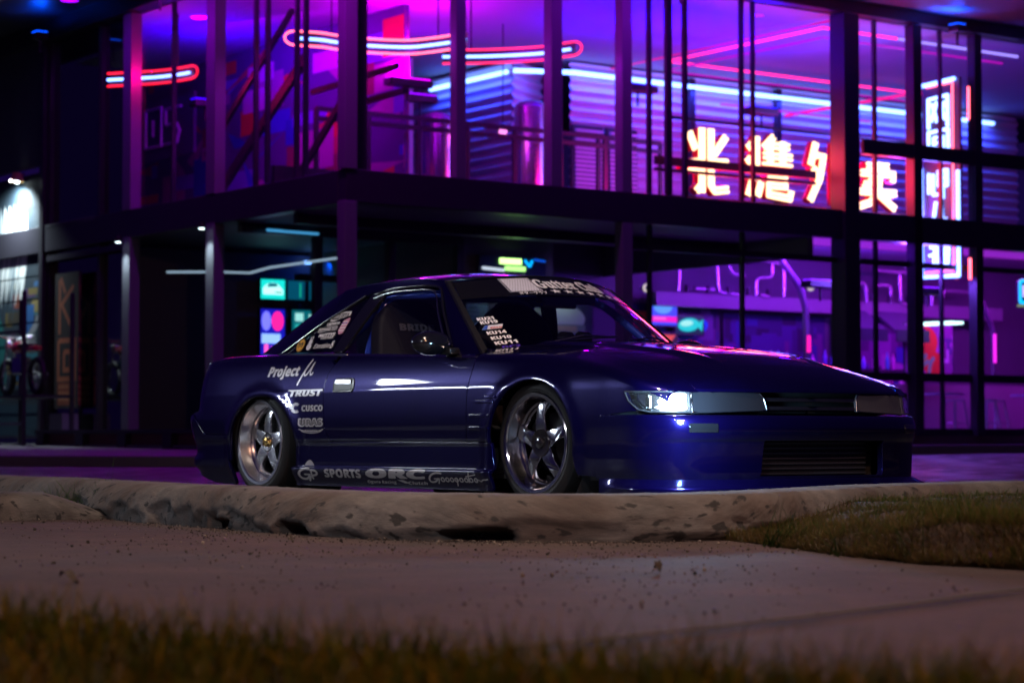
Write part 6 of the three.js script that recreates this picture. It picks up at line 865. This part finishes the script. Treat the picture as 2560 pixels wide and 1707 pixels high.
  poster('long painted wall of violet and pink blocks right of the thick post', 15.6, 1.75, 2.4, 1.8, -5.44, blocks(['#4a1a5a', '#6a2a7a', '#2a1a4a', '#3a3aa0', '#8a4a9a', '#a06aa8'], 60, 18));
  poster('wall painting of a round red shape with green curls under the tube light', 14.4, 1.90, 1.25, 1.05, -2.9, (x, w, h) => { blocks(['#8a2a8a', '#b04ab0', '#5a2a7a', '#d080d0'], 26, 31)(x, w, h); x.fillStyle = '#e02818'; x.beginPath(); x.ellipse(108, 70, 66, 62, 0, 0, 7); x.fill(); x.beginPath(); x.ellipse(150, 150, 60, 50, 0.4, 0, 7); x.fill(); x.fillStyle = '#7a1420'; x.beginPath(); x.ellipse(96, 56, 16, 18, 0, 0, 7); x.fill(); x.strokeStyle = '#7aa080'; x.lineWidth = 18; x.lineCap = 'round'; for (const [a, b, c, d] of [[40, 60, 110, 120], [30, 130, 120, 140], [60, 200, 90, 110], [120, 200, 150, 130]]) { x.beginPath(); x.moveTo(a, b); x.bezierCurveTo(a + 20, b + 50, c - 40, d + 30, c, d); x.stroke(); } });
  poster('pale green and white picture on the porch wall seen through the windscreen', 6.15, 2.28, 1.5, 0.62, -3.42, (x, w, h) => { x.fillStyle = '#3a4a50'; x.fillRect(0, 0, w, h); x.fillStyle = '#e6f2de'; x.beginPath(); x.ellipse(60, h * 0.45, 46, 26, 0.2, 0, 7); x.fill(); x.beginPath(); x.ellipse(160, h * 0.4, 70, 34, 0.15, 0, 7); x.fill(); x.fillStyle = '#8fae8e'; x.fillRect(110, h * 0.62, 120, 26); x.fillStyle = '#d8c890'; x.fillRect(120, h * 0.66, 80, 16); x.fillStyle = '#22303a'; x.fillRect(96, 0, 12, h); });
  poster('pale teal and red poster on the porch wall seen through the door window', 4.55, 2.15, 0.42, 0.66, -3.42, (x, w, h) => { x.fillStyle = '#a8dcd8'; x.fillRect(0, 0, w, h); x.fillStyle = '#c8444a'; x.fillRect(150, h * 0.5, 90, h * 0.4); x.fillStyle = '#5a9a98'; for (let k = 0; k < 6; k++) x.fillRect(16, 30 + k * 44, 120, 14); });
  { const pl = inBld('added_picture_light', 'slim light bar added to brighten the porch pictures', 'lamp', 5.6, 2.76, -3.2); part('light_bar', box(1.9, 0.03, 0.05), glow(0.6, 0.85, 0.8, 1.2), pl); part('bar_arm', box(0.05, 0.04, 0.24, 0, 0.03, -0.12), darkSteel, pl); area('picture_glow', L3(0.75, 1, 0.92), 9, 1.9, 0.05, toB(5.6, 2.73, -3.2), toB(5.6, 2.1, -3.45)); }  // unseen light bar, added to brighten the porch pictures
  const tubeL = inBld('tube_light', 'short white fluorescent tube above the red wall painting', 'tube light', 14.25, 2.42, -2.4); part('light_tube', bar(V3(-0.50, -0.03, 0), V3(0.50, 0.03, 0), 0.035, 10), glow(0.62, 1, 1, 2.6), tubeL); part('tube_housing', box(1.06, 0.05, 0.07, 0, 0.07, 0), steel, tubeL); area('tube_glow', L3(0.6, 0.95, 1), 7, 1.0, 0.06, toB(14.25, 2.37, -2.4), toB(14.3, 1.4, -2.8));
  for (const [x, l] of [[12.7, 'left'], [13.78, 'right']]) { const o = inBld('canopy', `dark sloping stall canopy, the ${l} of two`, 'canopy', x, 2.44, -3.0); part('canopy_sheet', box(0.86, 0.04, 0.7).rotateX(0.6), std(0.02, 0.015, 0.03, 0.8), o); part('canopy_front', box(0.86, 0.22, 0.03, 0, -0.26, 0.29), std(0.02, 0.015, 0.03, 0.8), o); }
  const edge = inBld('light_box', 'cyan edged light box with a pale letter at the right edge of the picture', 'sign', 16.0, 3.04, -2.0); part('box_case', rbox(0.62, 0.42, 0.10, 0.04, 0.12, 0, 0), std(0.02, 0.02, 0.06, 0.4), edge); part('edge_tube', bent([V3(-0.18, -0.2, 0.06), V3(-0.18, 0.2, 0.06), V3(0.42, 0.2, 0.06), V3(0.42, -0.2, 0.06), V3(-0.18, -0.2, 0.06)], 0.03, 0.05), glow(0.0, 0.45, 1, 1.8), edge); part('letter', tube([V3(-0.08, -0.1, 0.06), V3(-0.08, 0.1, 0.06), V3(0.0, 0.1, 0.06), V3(0.02, 0.03, 0.06), V3(-0.08, 0.0, 0.06)], 0.02, 6), glow(0.8, 0.5, 1, 1.5), edge); part('base_strip', box(0.6, 0.04, 0.08, 0.12, -0.26, 0.02), glow(0.35, 0.5, 0.2, 0.6), edge);
  const table = (label, x, z) => { const o = inBld('bar_table', label, 'table', x, 0.36, z); part('table_top', new THREE.CylinderGeometry(0.36, 0.36, 0.035, 32).translate(0, 0.72, 0), std(0.25, 0.2, 0.28, 0.35), o); part('table_column', bar(V3(0, 0, 0), V3(0, 0.72, 0), 0.035), pipeM, o); part('table_foot', new THREE.CylinderGeometry(0.24, 0.26, 0.03, 24).translate(0, 0.015, 0), steel, o); return o; };
  table('round bar table behind the glass near the front of the car', 12.7, -0.95); table('round bar table at the right edge behind the glass', 15.0, -1.0);
  const stool = (label, x, z) => { const o = inBld('metal_stool', label, 'stool', x, 0.36, z, 'metal stools round the bar tables'); part('stool_seat', new THREE.CylinderGeometry(0.17, 0.17, 0.03, 24).translate(0, 0.62, 0), pipeM, o); for (const [a, b] of [[1, 1], [1, -1], [-1, 1], [-1, -1]]) part('stool_leg', bar(V3(a * 0.18, 0, b * 0.18), V3(a * 0.11, 0.62, b * 0.11), 0.018), pipeM, o); part('stool_ring', new THREE.TorusGeometry(0.20, 0.012, 6, 24).rotateX(Math.PI / 2).translate(0, 0.22, 0), pipeM, o); return o; };
  for (const [x, z] of [[12.15, -1.3], [13.25, -1.2], [13.5, -0.7], [14.4, -1.3], [15.6, -1.2], [14.75, -0.6]]) stool('bare metal stool beside a round bar table behind the glass', x, z);
  for (const [x, y, l] of [[9.2, 3.0, 'chrome valve wheel with its glint put in as glow hanging left of the thick post'], [13.2, 3.18, 'chrome tap with its glint put in as glow on the wall right of the thick post']]) { const o = inBld('chrome_valve', l, 'valve', x, y, -4.8); part('glint_wheel', new THREE.TorusGeometry(0.06, 0.02, 8, 20), glow(0.9, 0.8, 0.7, 0.8), o); part('valve_stem', bar(V3(0, 0, -0.2), V3(0.1, -0.06, 0.02), 0.03), chromeM, o); }  // the wheel is emissive to stand in for a glint on the chrome
}
// ================================================================ left edge: mural, painted panel, display motorcycle, ledge
{
  const o = inBld('mural_wall', 'boarded wall with a painted mural lit by a lamp at the left edge', 'wall', 0, 0, -11.45);
  const mt = canvasTex(512, 1024, (x, w, h) => {
    x.fillStyle = '#20303c'; x.fillRect(0, 0, w, h); seed = 41; const C = ['#123a6a', '#1a6a78', '#3a3428', '#6a5a2a', '#4a2a5a', '#7a3a2a', '#2a5a8a', '#8a7a4a', '#20404a', '#6a6a72', '#3a2a4a'];
    for (let i = 0; i < 60; i++) { x.fillStyle = C[Math.floor(rnd(0, 11))]; x.fillRect(rnd(200, w), rnd(h * 0.4, h), rnd(20, 120), rnd(14, 60)); }
    x.fillStyle = '#0d6a68'; x.beginPath(); x.moveTo(0, h * 0.45); x.bezierCurveTo(180, h * 0.5, 240, h * 0.62, 210, h * 0.86); x.lineTo(0, h * 0.88); x.fill();
    x.fillStyle = '#163a4a'; x.fillRect(0, h * 0.88, w, h * 0.12); x.fillStyle = '#8a2a2a'; x.fillRect(360, h * 0.9, 24, 70);
    for (let k = 0; k < 9; k++) { x.fillStyle = k % 3 ? '#e6e9e6' : '#a8b4b8'; const X = 20 + k * 42; x.beginPath(); x.moveTo(X, h * 0.1); x.bezierCurveTo(X + 70, h * 0.2, X + 30, h * 0.4, X - 30, h * 0.5); x.bezierCurveTo(X - 30, h * 0.36, X - 20, h * 0.2, X, h * 0.1); x.fill(); }
    x.strokeStyle = '#2a4a5a'; x.lineWidth = 6; for (let k = 0; k < 8; k++) { x.beginPath(); x.moveTo(40 + k * 44, h * 0.12); x.bezierCurveTo(90 + k * 40, h * 0.25, 20 + k * 40, h * 0.4, 10 + k * 36, h * 0.55); x.stroke(); }
    x.fillStyle = '#1a5a9a'; x.fillRect(330, h * 0.5, 120, 120); x.fillStyle = '#888a90'; x.beginPath(); x.moveTo(260, h * 0.72); x.lineTo(512, h * 0.52); x.lineTo(512, h * 0.56); x.lineTo(260, h * 0.77); x.fill(); });
  for (let k = 0; k < 23; k++) { const b = box(0.05, 0.198, 2.6, 0.0 + 0.004 * (k % 2), 0.46 + k * 0.2, 0), uv = b.attributes.uv; for (let i = 0; i < uv.count; i++) { const v = uv.getY(i); uv.setXY(i, uv.getX(i), (k + v) / 23); } part('board', b, std(0.85, 0.85, 0.85, 0.7, 0, { map: mt }), o); }
  part('upper_wall', box(0.05, 3.0, 2.6, 0.0, 6.57, 0), std(0.05, 0.06, 0.08, 0.7), o); part('corner_post', box(0.12, 7.8, 0.14, -0.02, 3.95, 1.36), darkSteel, o);
  const l = inBld('wall_lamp', 'bright wall lamp over the mural at the left edge', 'lamp', -0.16, 4.93, -10.95); part('lamp_arm', bar(V3(0, 0, 0), V3(0.15, 0.08, 0), 0.02), darkSteel, l); part('lamp_shade', new THREE.CylinderGeometry(0.07, 0.13, 0.16, 20, 1, true).translate(0, 0, 0), std(0.5, 0.32, 0.12, 0.5, 0, { side: THREE.DoubleSide }), l); part('lamp_bulb', new THREE.SphereGeometry(0.05, 16, 12).translate(0, -0.06, 0), glow(0.8, 0.97, 1, 12), l);
  const s = new THREE.SpotLight(L3(0.78, 0.95, 1), 110, 0, RAD(74), 0.9); s.name = 'wall_light'; s.position.copy(toB(-0.30, 4.86, -10.95)); s.target.position.copy(toB(-0.05, 3.0, -11.3)); s.castShadow = true; s.shadow.radius = 3; scene.add(s, s.target);
  const p = inBld('painted_panel', 'tall narrow panel with orange outlined letter shapes left of the dark glazing', 'sign', -0.06, 1.97, -8.95);
  part('panel_board', box(0.05, 2.3, 0.95), std(0.9, 0.9, 0.9, 0.8, 0, { map: canvasTex(256, 600, (x, w, h) => { x.fillStyle = '#1c1014'; x.fillRect(0, 0, w, h); x.strokeStyle = '#b0623a'; x.lineWidth = 22; x.lineCap = 'butt'; const Q = (p) => { x.beginPath(); p.forEach(([a, b], i) => (i ? x.lineTo(a, b) : x.moveTo(a, b))); x.stroke(); }; Q([[50, 30], [50, 270]]); Q([[200, 60], [70, 140], [210, 270]]); Q([[60, 20], [110, 90]]); Q([[40, 300], [220, 300], [220, 470], [40, 470], [40, 300]]); Q([[100, 350], [170, 350], [170, 430], [100, 430], [100, 350]]); x.fillStyle = '#8a4024'; x.fillRect(34, 486, 190, 100); x.fillStyle = '#c08050'; for (let k = 0; k < 3; k++) for (let i = 0; i < 5; i++) x.fillRect(48 + i * 36, 498 + k * 28, 22, 12); }) }), p);
  part('cabinet', [box(0.3, 0.62, 0.5, -0.15, -1.55, 0.2)], std(0.16, 0.17, 0.2, 0.6), p);
}
{ // red display motorcycle on a dark rack
  const o = inBld('motorcycle', 'red motorcycle with a chrome headlamp standing on a dark rack', 'motorcycle', -0.9, 1.02, -8.9, null, Math.PI / 2);
  const W = (x) => { const g = new THREE.Group(); g.name = 'wheel'; o.add(g); part('tyre', new THREE.TorusGeometry(0.27, 0.05, 10, 32).translate(x, 0.32, 0), rubber, g); part('rim', new THREE.TorusGeometry(0.215, 0.012, 8, 32).translate(x, 0.32, 0), darkChrome, g); for (let k = 0; k < 6; k++) part('spoke', bar(V3(x, 0.32, 0), V3(x + 0.21 * Math.cos(k * 1.047), 0.32 + 0.21 * Math.sin(k * 1.047), 0), 0.007, 5), darkChrome, g); };
  W(0.62); W(-0.62); const redP = phys(0.42, 0.008, 0.03, 0.25, 0, { clearcoat: 1 });
  part('fuel_tank', new THREE.SphereGeometry(1, 24, 14).scale(0.27, 0.12, 0.12).translate(0.12, 0.80, 0), redP, o); part('tail', rbox(0.46, 0.09, 0.16, 0.03, -0.42, 0.78, 0), redP, o); part('saddle', rbox(0.42, 0.07, 0.2, 0.03, -0.22, 0.84, 0), rubber, o); part('engine', [rbox(0.36, 0.3, 0.24, 0.04, 0.02, 0.5, 0), new THREE.CylinderGeometry(0.08, 0.08, 0.26, 16).translate(0.06, 0.7, 0)], darkChrome, o); part('fork', [bar(V3(0.62, 0.32, 0.08), V3(0.42, 0.95, 0.08), 0.02), bar(V3(0.62, 0.32, -0.08), V3(0.42, 0.95, -0.08), 0.02)], chromeM, o); part('swingarm', [bar(V3(-0.62, 0.32, 0.08), V3(-0.05, 0.45, 0.08), 0.02), bar(V3(-0.62, 0.32, -0.08), V3(-0.05, 0.45, -0.08), 0.02)], steel, o); part('handlebar', tube([V3(0.36, 1.02, 0.34), V3(0.42, 0.98, 0.1), V3(0.42, 0.98, -0.1), V3(0.36, 1.02, -0.34)], 0.016, 8), chromeM, o); part('headlamp', new THREE.SphereGeometry(0.085, 20, 14).scale(0.8, 1, 1).translate(0.55, 0.86, 0), chromeM, o); part('exhaust', tube([V3(0.15, 0.45, 0.13), V3(0.0, 0.3, 0.15), V3(-0.6, 0.36, 0.17)], 0.035, 8), chromeM, o);
  const r = inBld('display_rack', 'dark steel rack under the red motorcycle', 'rack', -0.9, 0.1, -8.9); part('rack_shelf', box(0.9, 0.05, 2.2, 0, 0.90, 0), darkSteel, r); for (const a of [-0.42, 0.42]) for (const b of [-1.05, 1.05]) part('rack_post', box(0.06, 2.6, 0.06, a, 1.3, b), darkSteel, r); for (const y of [1.95, 0.45]) part('rack_rail', [box(0.04, 0.05, 2.1, -0.42, y, 0)], postPaint, r);
}
{ // timber plinth boxes and the kerbed apron in front of the building
  const o = inBld('bench_boxes', 'low dark bench with pale brick infill panels along the left front', 'bench', -0.9, 0, -4.6); const brick = dataTex(256, (u, v) => { const r = Math.floor(v * 6), m = ((v * 6) % 1 < 0.12 || ((u * 8 + (r % 2) * 0.5) % 1) < 0.06) ? 0.55 : 0.8 + 0.15 * noise.noise(r * 3.1, Math.floor(u * 8 + (r % 2) * 0.5) * 1.7, 2); return [0.62 * m, 0.44 * m, 0.40 * m]; }, true);
  part('bench_top', box(0.5, 0.06, 6.4, 0, 0.42, 0), darkSteel, o); for (let k = 0; k < 5; k++) { part('bench_leg', box(0.5, 0.40, 0.28, 0, 0.2, -3.0 + k * 1.5), darkSteel, o); if (k < 4) part('brick_panel', box(0.1, 0.17, 1.2, -0.1, 0.30, -2.25 + k * 1.5), std(0.8, 0.8, 0.8, 0.8, 0, { map: brick }), o); if (k < 4) part('foot_rail', box(0.06, 0.03, 1.2, -0.2, 0.2, -2.25 + k * 1.5), postPaint, o); }
  const A = [[-14, -26.6], [-6, -25.6], [-3.6, -25.0], [-1.5, -25.6], [3, -29.2], [9, -33.6], [18, -40]], c = new THREE.CatmullRomCurve3(A.map(([x, z]) => V3(x, 0, z)), false, 'centripetal');
  structure('apron_kerb', grid((s, t) => { const p = c.getPointAt(s), d = c.getTangentAt(s), q = [[0, -0.02], [0.0, 0.10], [0.02, 0.12], [0.14, 0.12], [0.16, 0.10], [0.18, 0.0]][Math.round(t * 5)]; return V3(p.x + d.z * q[0], roadY(p.z) + q[1], p.z - d.x * q[0]); }, 120, 5), std(0.17, 0.15, 0.16, 0.75));
  const pos = [], idx = []; for (let i = 0; i <= 120; i++) { const p = c.getPointAt(i / 120), d = c.getTangentAt(i / 120); pos.push(p.x + d.z * 0.17, roadY(p.z) + 0.10, p.z - d.x * 0.17, p.x + d.z * 12, 0.22, p.z - d.x * 12); } for (let i = 0; i < 120; i++) { const a = i * 2; idx.push(a, a + 2, a + 1, a + 1, a + 2, a + 3); } const g = new THREE.BufferGeometry(); g.setAttribute('position', new THREE.Float32BufferAttribute(pos, 3)); g.setIndex(idx); g.computeVertexNormals(); structure('apron', g, std(0.11, 0.10, 0.11, 0.6, 0, { side: THREE.DoubleSide }));
}
// litter
{
  const o = thing('plastic_bottle', 'crumpled white plastic bottle lying in the dirt below the grass', 'litter', [1.28, 0.024, -5.53], 0.18); const b = new THREE.LatheGeometry([[0, -0.075], [0.018, -0.072], [0.021, -0.05], [0.017, -0.02], [0.021, 0.01], [0.018, 0.035], [0.008, 0.055], [0.008, 0.075], [0, 0.076]].map(([r, y]) => V2(r, y)), 20).rotateZ(1.45); const p = b.attributes.position; for (let i = 0; i < p.count; i++) p.setY(i, p.getY(i) * 0.7 + 0.004 * fbm(p.getX(i) * 50, p.getZ(i) * 50, 1, 2)); b.computeVertexNormals(); part('bottle_body', b, std(0.75, 0.78, 0.74, 0.35), o); part('bottle_cap', new THREE.CylinderGeometry(0.011, 0.011, 0.014, 14).rotateZ(1.45).translate(-0.082, 0.004, 0), std(0.25, 0.1, 0.35, 0.5), o);
  const leafG = (w, l) => grid((s, t) => { const a = Math.sin(t * Math.PI) ** 0.8 * w * (s - 0.5) * 2; return V3(a, 0.012 * Math.sin(t * 5) + 0.02 * (s - 0.5) ** 2, (t - 0.5) * l); }, 6, 10);
  const leaf = (label, x, z, w, l, m, r = 0, y = 0.016) => { const k = thing('dead_leaf', label, 'leaf', [x, y, z], r); part('leaf_blade', leafG(w, l), m, k); part('leaf_stalk', bar(V3(0, 0.004, l * 0.45), V3(0.004, 0.008, l * 0.72), 0.0012, 5), m, k); return k; };
  const dk = std(0.035, 0.025, 0.018, 0.8, 0, { side: THREE.DoubleSide }), br = std(0.20, 0.12, 0.07, 0.8, 0, { side: THREE.DoubleSide }), og = std(0.45, 0.14, 0.02, 0.7, 0, { side: THREE.DoubleSide });
  leaf('single dark leaf on the driveway at the left', -0.98, -4.88, 0.018, 0.05, dk, 1.2); leaf('small orange leaf near the broken kerb foot at left', -0.96, -7.75, 0.012, 0.03, og, 1.0); leaf('pair of dark crumbs like a leaf in the middle of the driveway', 0.35, -5.3, 0.01, 0.03, dk, 0.4); leaf('dark leaf lying below the kerb holes', -0.68, -6.75, 0.012, 0.025, dk, 1.3);
  for (const [x, z, r, l] of [[-1.52, -8.86, 0.3, 'first'], [-1.46, -8.80, 1.2, 'second'], [-1.40, -8.84, 2.0, 'third'], [-1.49, -8.93, 2.6, 'fourth'], [-1.36, -8.76, 0.8, 'fifth']]) { const k = leaf('curled brown leaf in the little heap at the end of the concrete nib', x, z, 0.022, 0.05, br, r, 0.022); k.userData.group = 'brown leaves heaped at the end of the concrete nib'; }
  const cup = (label, x, z, s, m) => { const k = thing('paper_scrap', label, 'litter', [x, 0.012, z], 0.4); part('scrap_sheet', grid((a, t) => V3((a - 0.5) * 0.06 * s, 0.018 * s * (1 + Math.sin(a * 5 + t * 4)) * t, (t - 0.5) * 0.05 * s), 6, 6), m, k); };
  cup('white scrap of paper inside a hole under the kerb', -0.86, -7.87, 0.9, std(0.75, 0.75, 0.73, 0.8, 0, { side: THREE.DoubleSide })); cup('yellowish scrap at the edge of the second kerb hole', -0.58, -7.42, 0.6, std(0.55, 0.42, 0.2, 0.8, 0, { side: THREE.DoubleSide })); cup('grey scrap in the kerb hole below the car door', -0.10, -6.98, 0.7, std(0.4, 0.4, 0.42, 0.8, 0, { side: THREE.DoubleSide }));
}
// street lamps outside the picture that light kerb, driveway and the flank of the car
function streetLamp(label, x, y, z, aim, col, k, angle, r, gw = 0.26, gl = 0.34) {
  const o = thing('street_lamp', label, 'street lamp', [x, 0, z], Math.atan2(aim[0] - x, aim[2] - z)); const d = Math.min(1.6, Math.hypot(aim[0] - x, aim[2] - z) * 0.3);
  part('lamp_pole', new THREE.CylinderGeometry(0.05, 0.08, y, 16).translate(0, y / 2, -0.5), darkSteel, o); part('lamp_arm', bar(V3(0, y - 0.05, -0.5), V3(0, y + 0.04, 0), 0.035), darkSteel, o); part('lamp_head', rbox(gw + 0.08, 0.12, gl + 0.16, 0.03, 0, y + 0.06, 0.1), darkSteel, o); part('lamp_glass', box(gw, 0.02, gl, 0, y - 0.01, 0.12), glow(col.r, col.g, col.b, 20), o);
  const s = new THREE.SpotLight(col, k, 0, RAD(angle), 0.6); s.name = 'street_light'; const dir = V3(aim[0] - x, 0, aim[2] - z).normalize(); s.position.set(x + dir.x * 0.12, y - 0.05, z + dir.z * 0.12); s.target.position.set(...aim); s.castShadow = true; s.shadow.radius = r; scene.add(s, s.target); return o;
}
streetLamp('warm street lamp behind the viewer over the driveway', 2.2, 5.6, -1.0, [0.2, 0, -6.0], L3(1, 0.48, 0.28), 100, 70, 7);
streetLamp('neutral white floodlight on a mast behind the viewer, aimed at the car', -2.6, 6.8, 3.0, [0.1, 0.3, -10.4], L3(1, 0.96, 1), 170, 16, 6);
{ // street lamp whose long arm reaches over the kerb, above the picture
  const o = thing('street_lamp', 'tall street lamp left of the picture with a long arm over the kerb', 'street lamp', [-6.4, 0, -7.4], 0); const H = 6.6, X = 6.6;
  part('lamp_pole', new THREE.CylinderGeometry(0.06, 0.1, H, 16).translate(0, H / 2, 0), darkSteel, o); part('lamp_arm', bar(V3(0, H - 0.1, 0), V3(X, H + 0.15, 0), 0.04), darkSteel, o); part('lamp_head', rbox(0.7, 0.12, 0.34, 0.03, X, H + 0.1, 0), darkSteel, o); part('lamp_glass', box(0.56, 0.02, 0.26, X, H + 0.03, 0), glow(1, 0.86, 0.84, 20), o);
  const l = new THREE.SpotLight(L3(1, 0.74, 0.58), 110, 0, RAD(56), 0.7); l.name = 'street_light'; l.position.set(-6.4 + X, H, -7.4); l.target.position.set(0.1, 0, -7.6); l.castShadow = true; l.shadow.radius = 8; scene.add(l, l.target);
}
{ // long cool white work light on a stand, left of the picture, that the flank of the car mirrors
  const o = thing('work_light', 'long cool white work light on a stand left of the picture', 'work light', [-8.6, 0, -13.4], RAD(90 - 17)); const H = 2.45;
  part('lamp_housing', rbox(1.5, 0.54, 0.10, 0.02, 0, H, -0.07), darkSteel, o); part('lamp_face', box(1.4, 0.46, 0.015, 0, H, 0), glow(0.80, 0.90, 1, 30), o); part('stand_pole', bar(V3(0, 0, -0.1), V3(0, H, -0.1), 0.03), darkSteel, o); for (const a of [0, 2.09, 4.19]) part('stand_leg', bar(V3(0.5 * Math.cos(a), 0.01, -0.1 + 0.5 * Math.sin(a)), V3(0, 0.5, -0.1), 0.018), darkSteel, o);
  const f = V3(Math.sin(RAD(73)), 0, Math.cos(RAD(73))); area('work_light_beam', L3(0.80, 0.90, 1), 24, 1.4, 0.46, V3(-8.6, H, -13.4).addScaledVector(f, 0.03), V3(-8.6, H - 0.3, -13.4).addScaledVector(f, 3));
}
renderer.render(scene, camera);
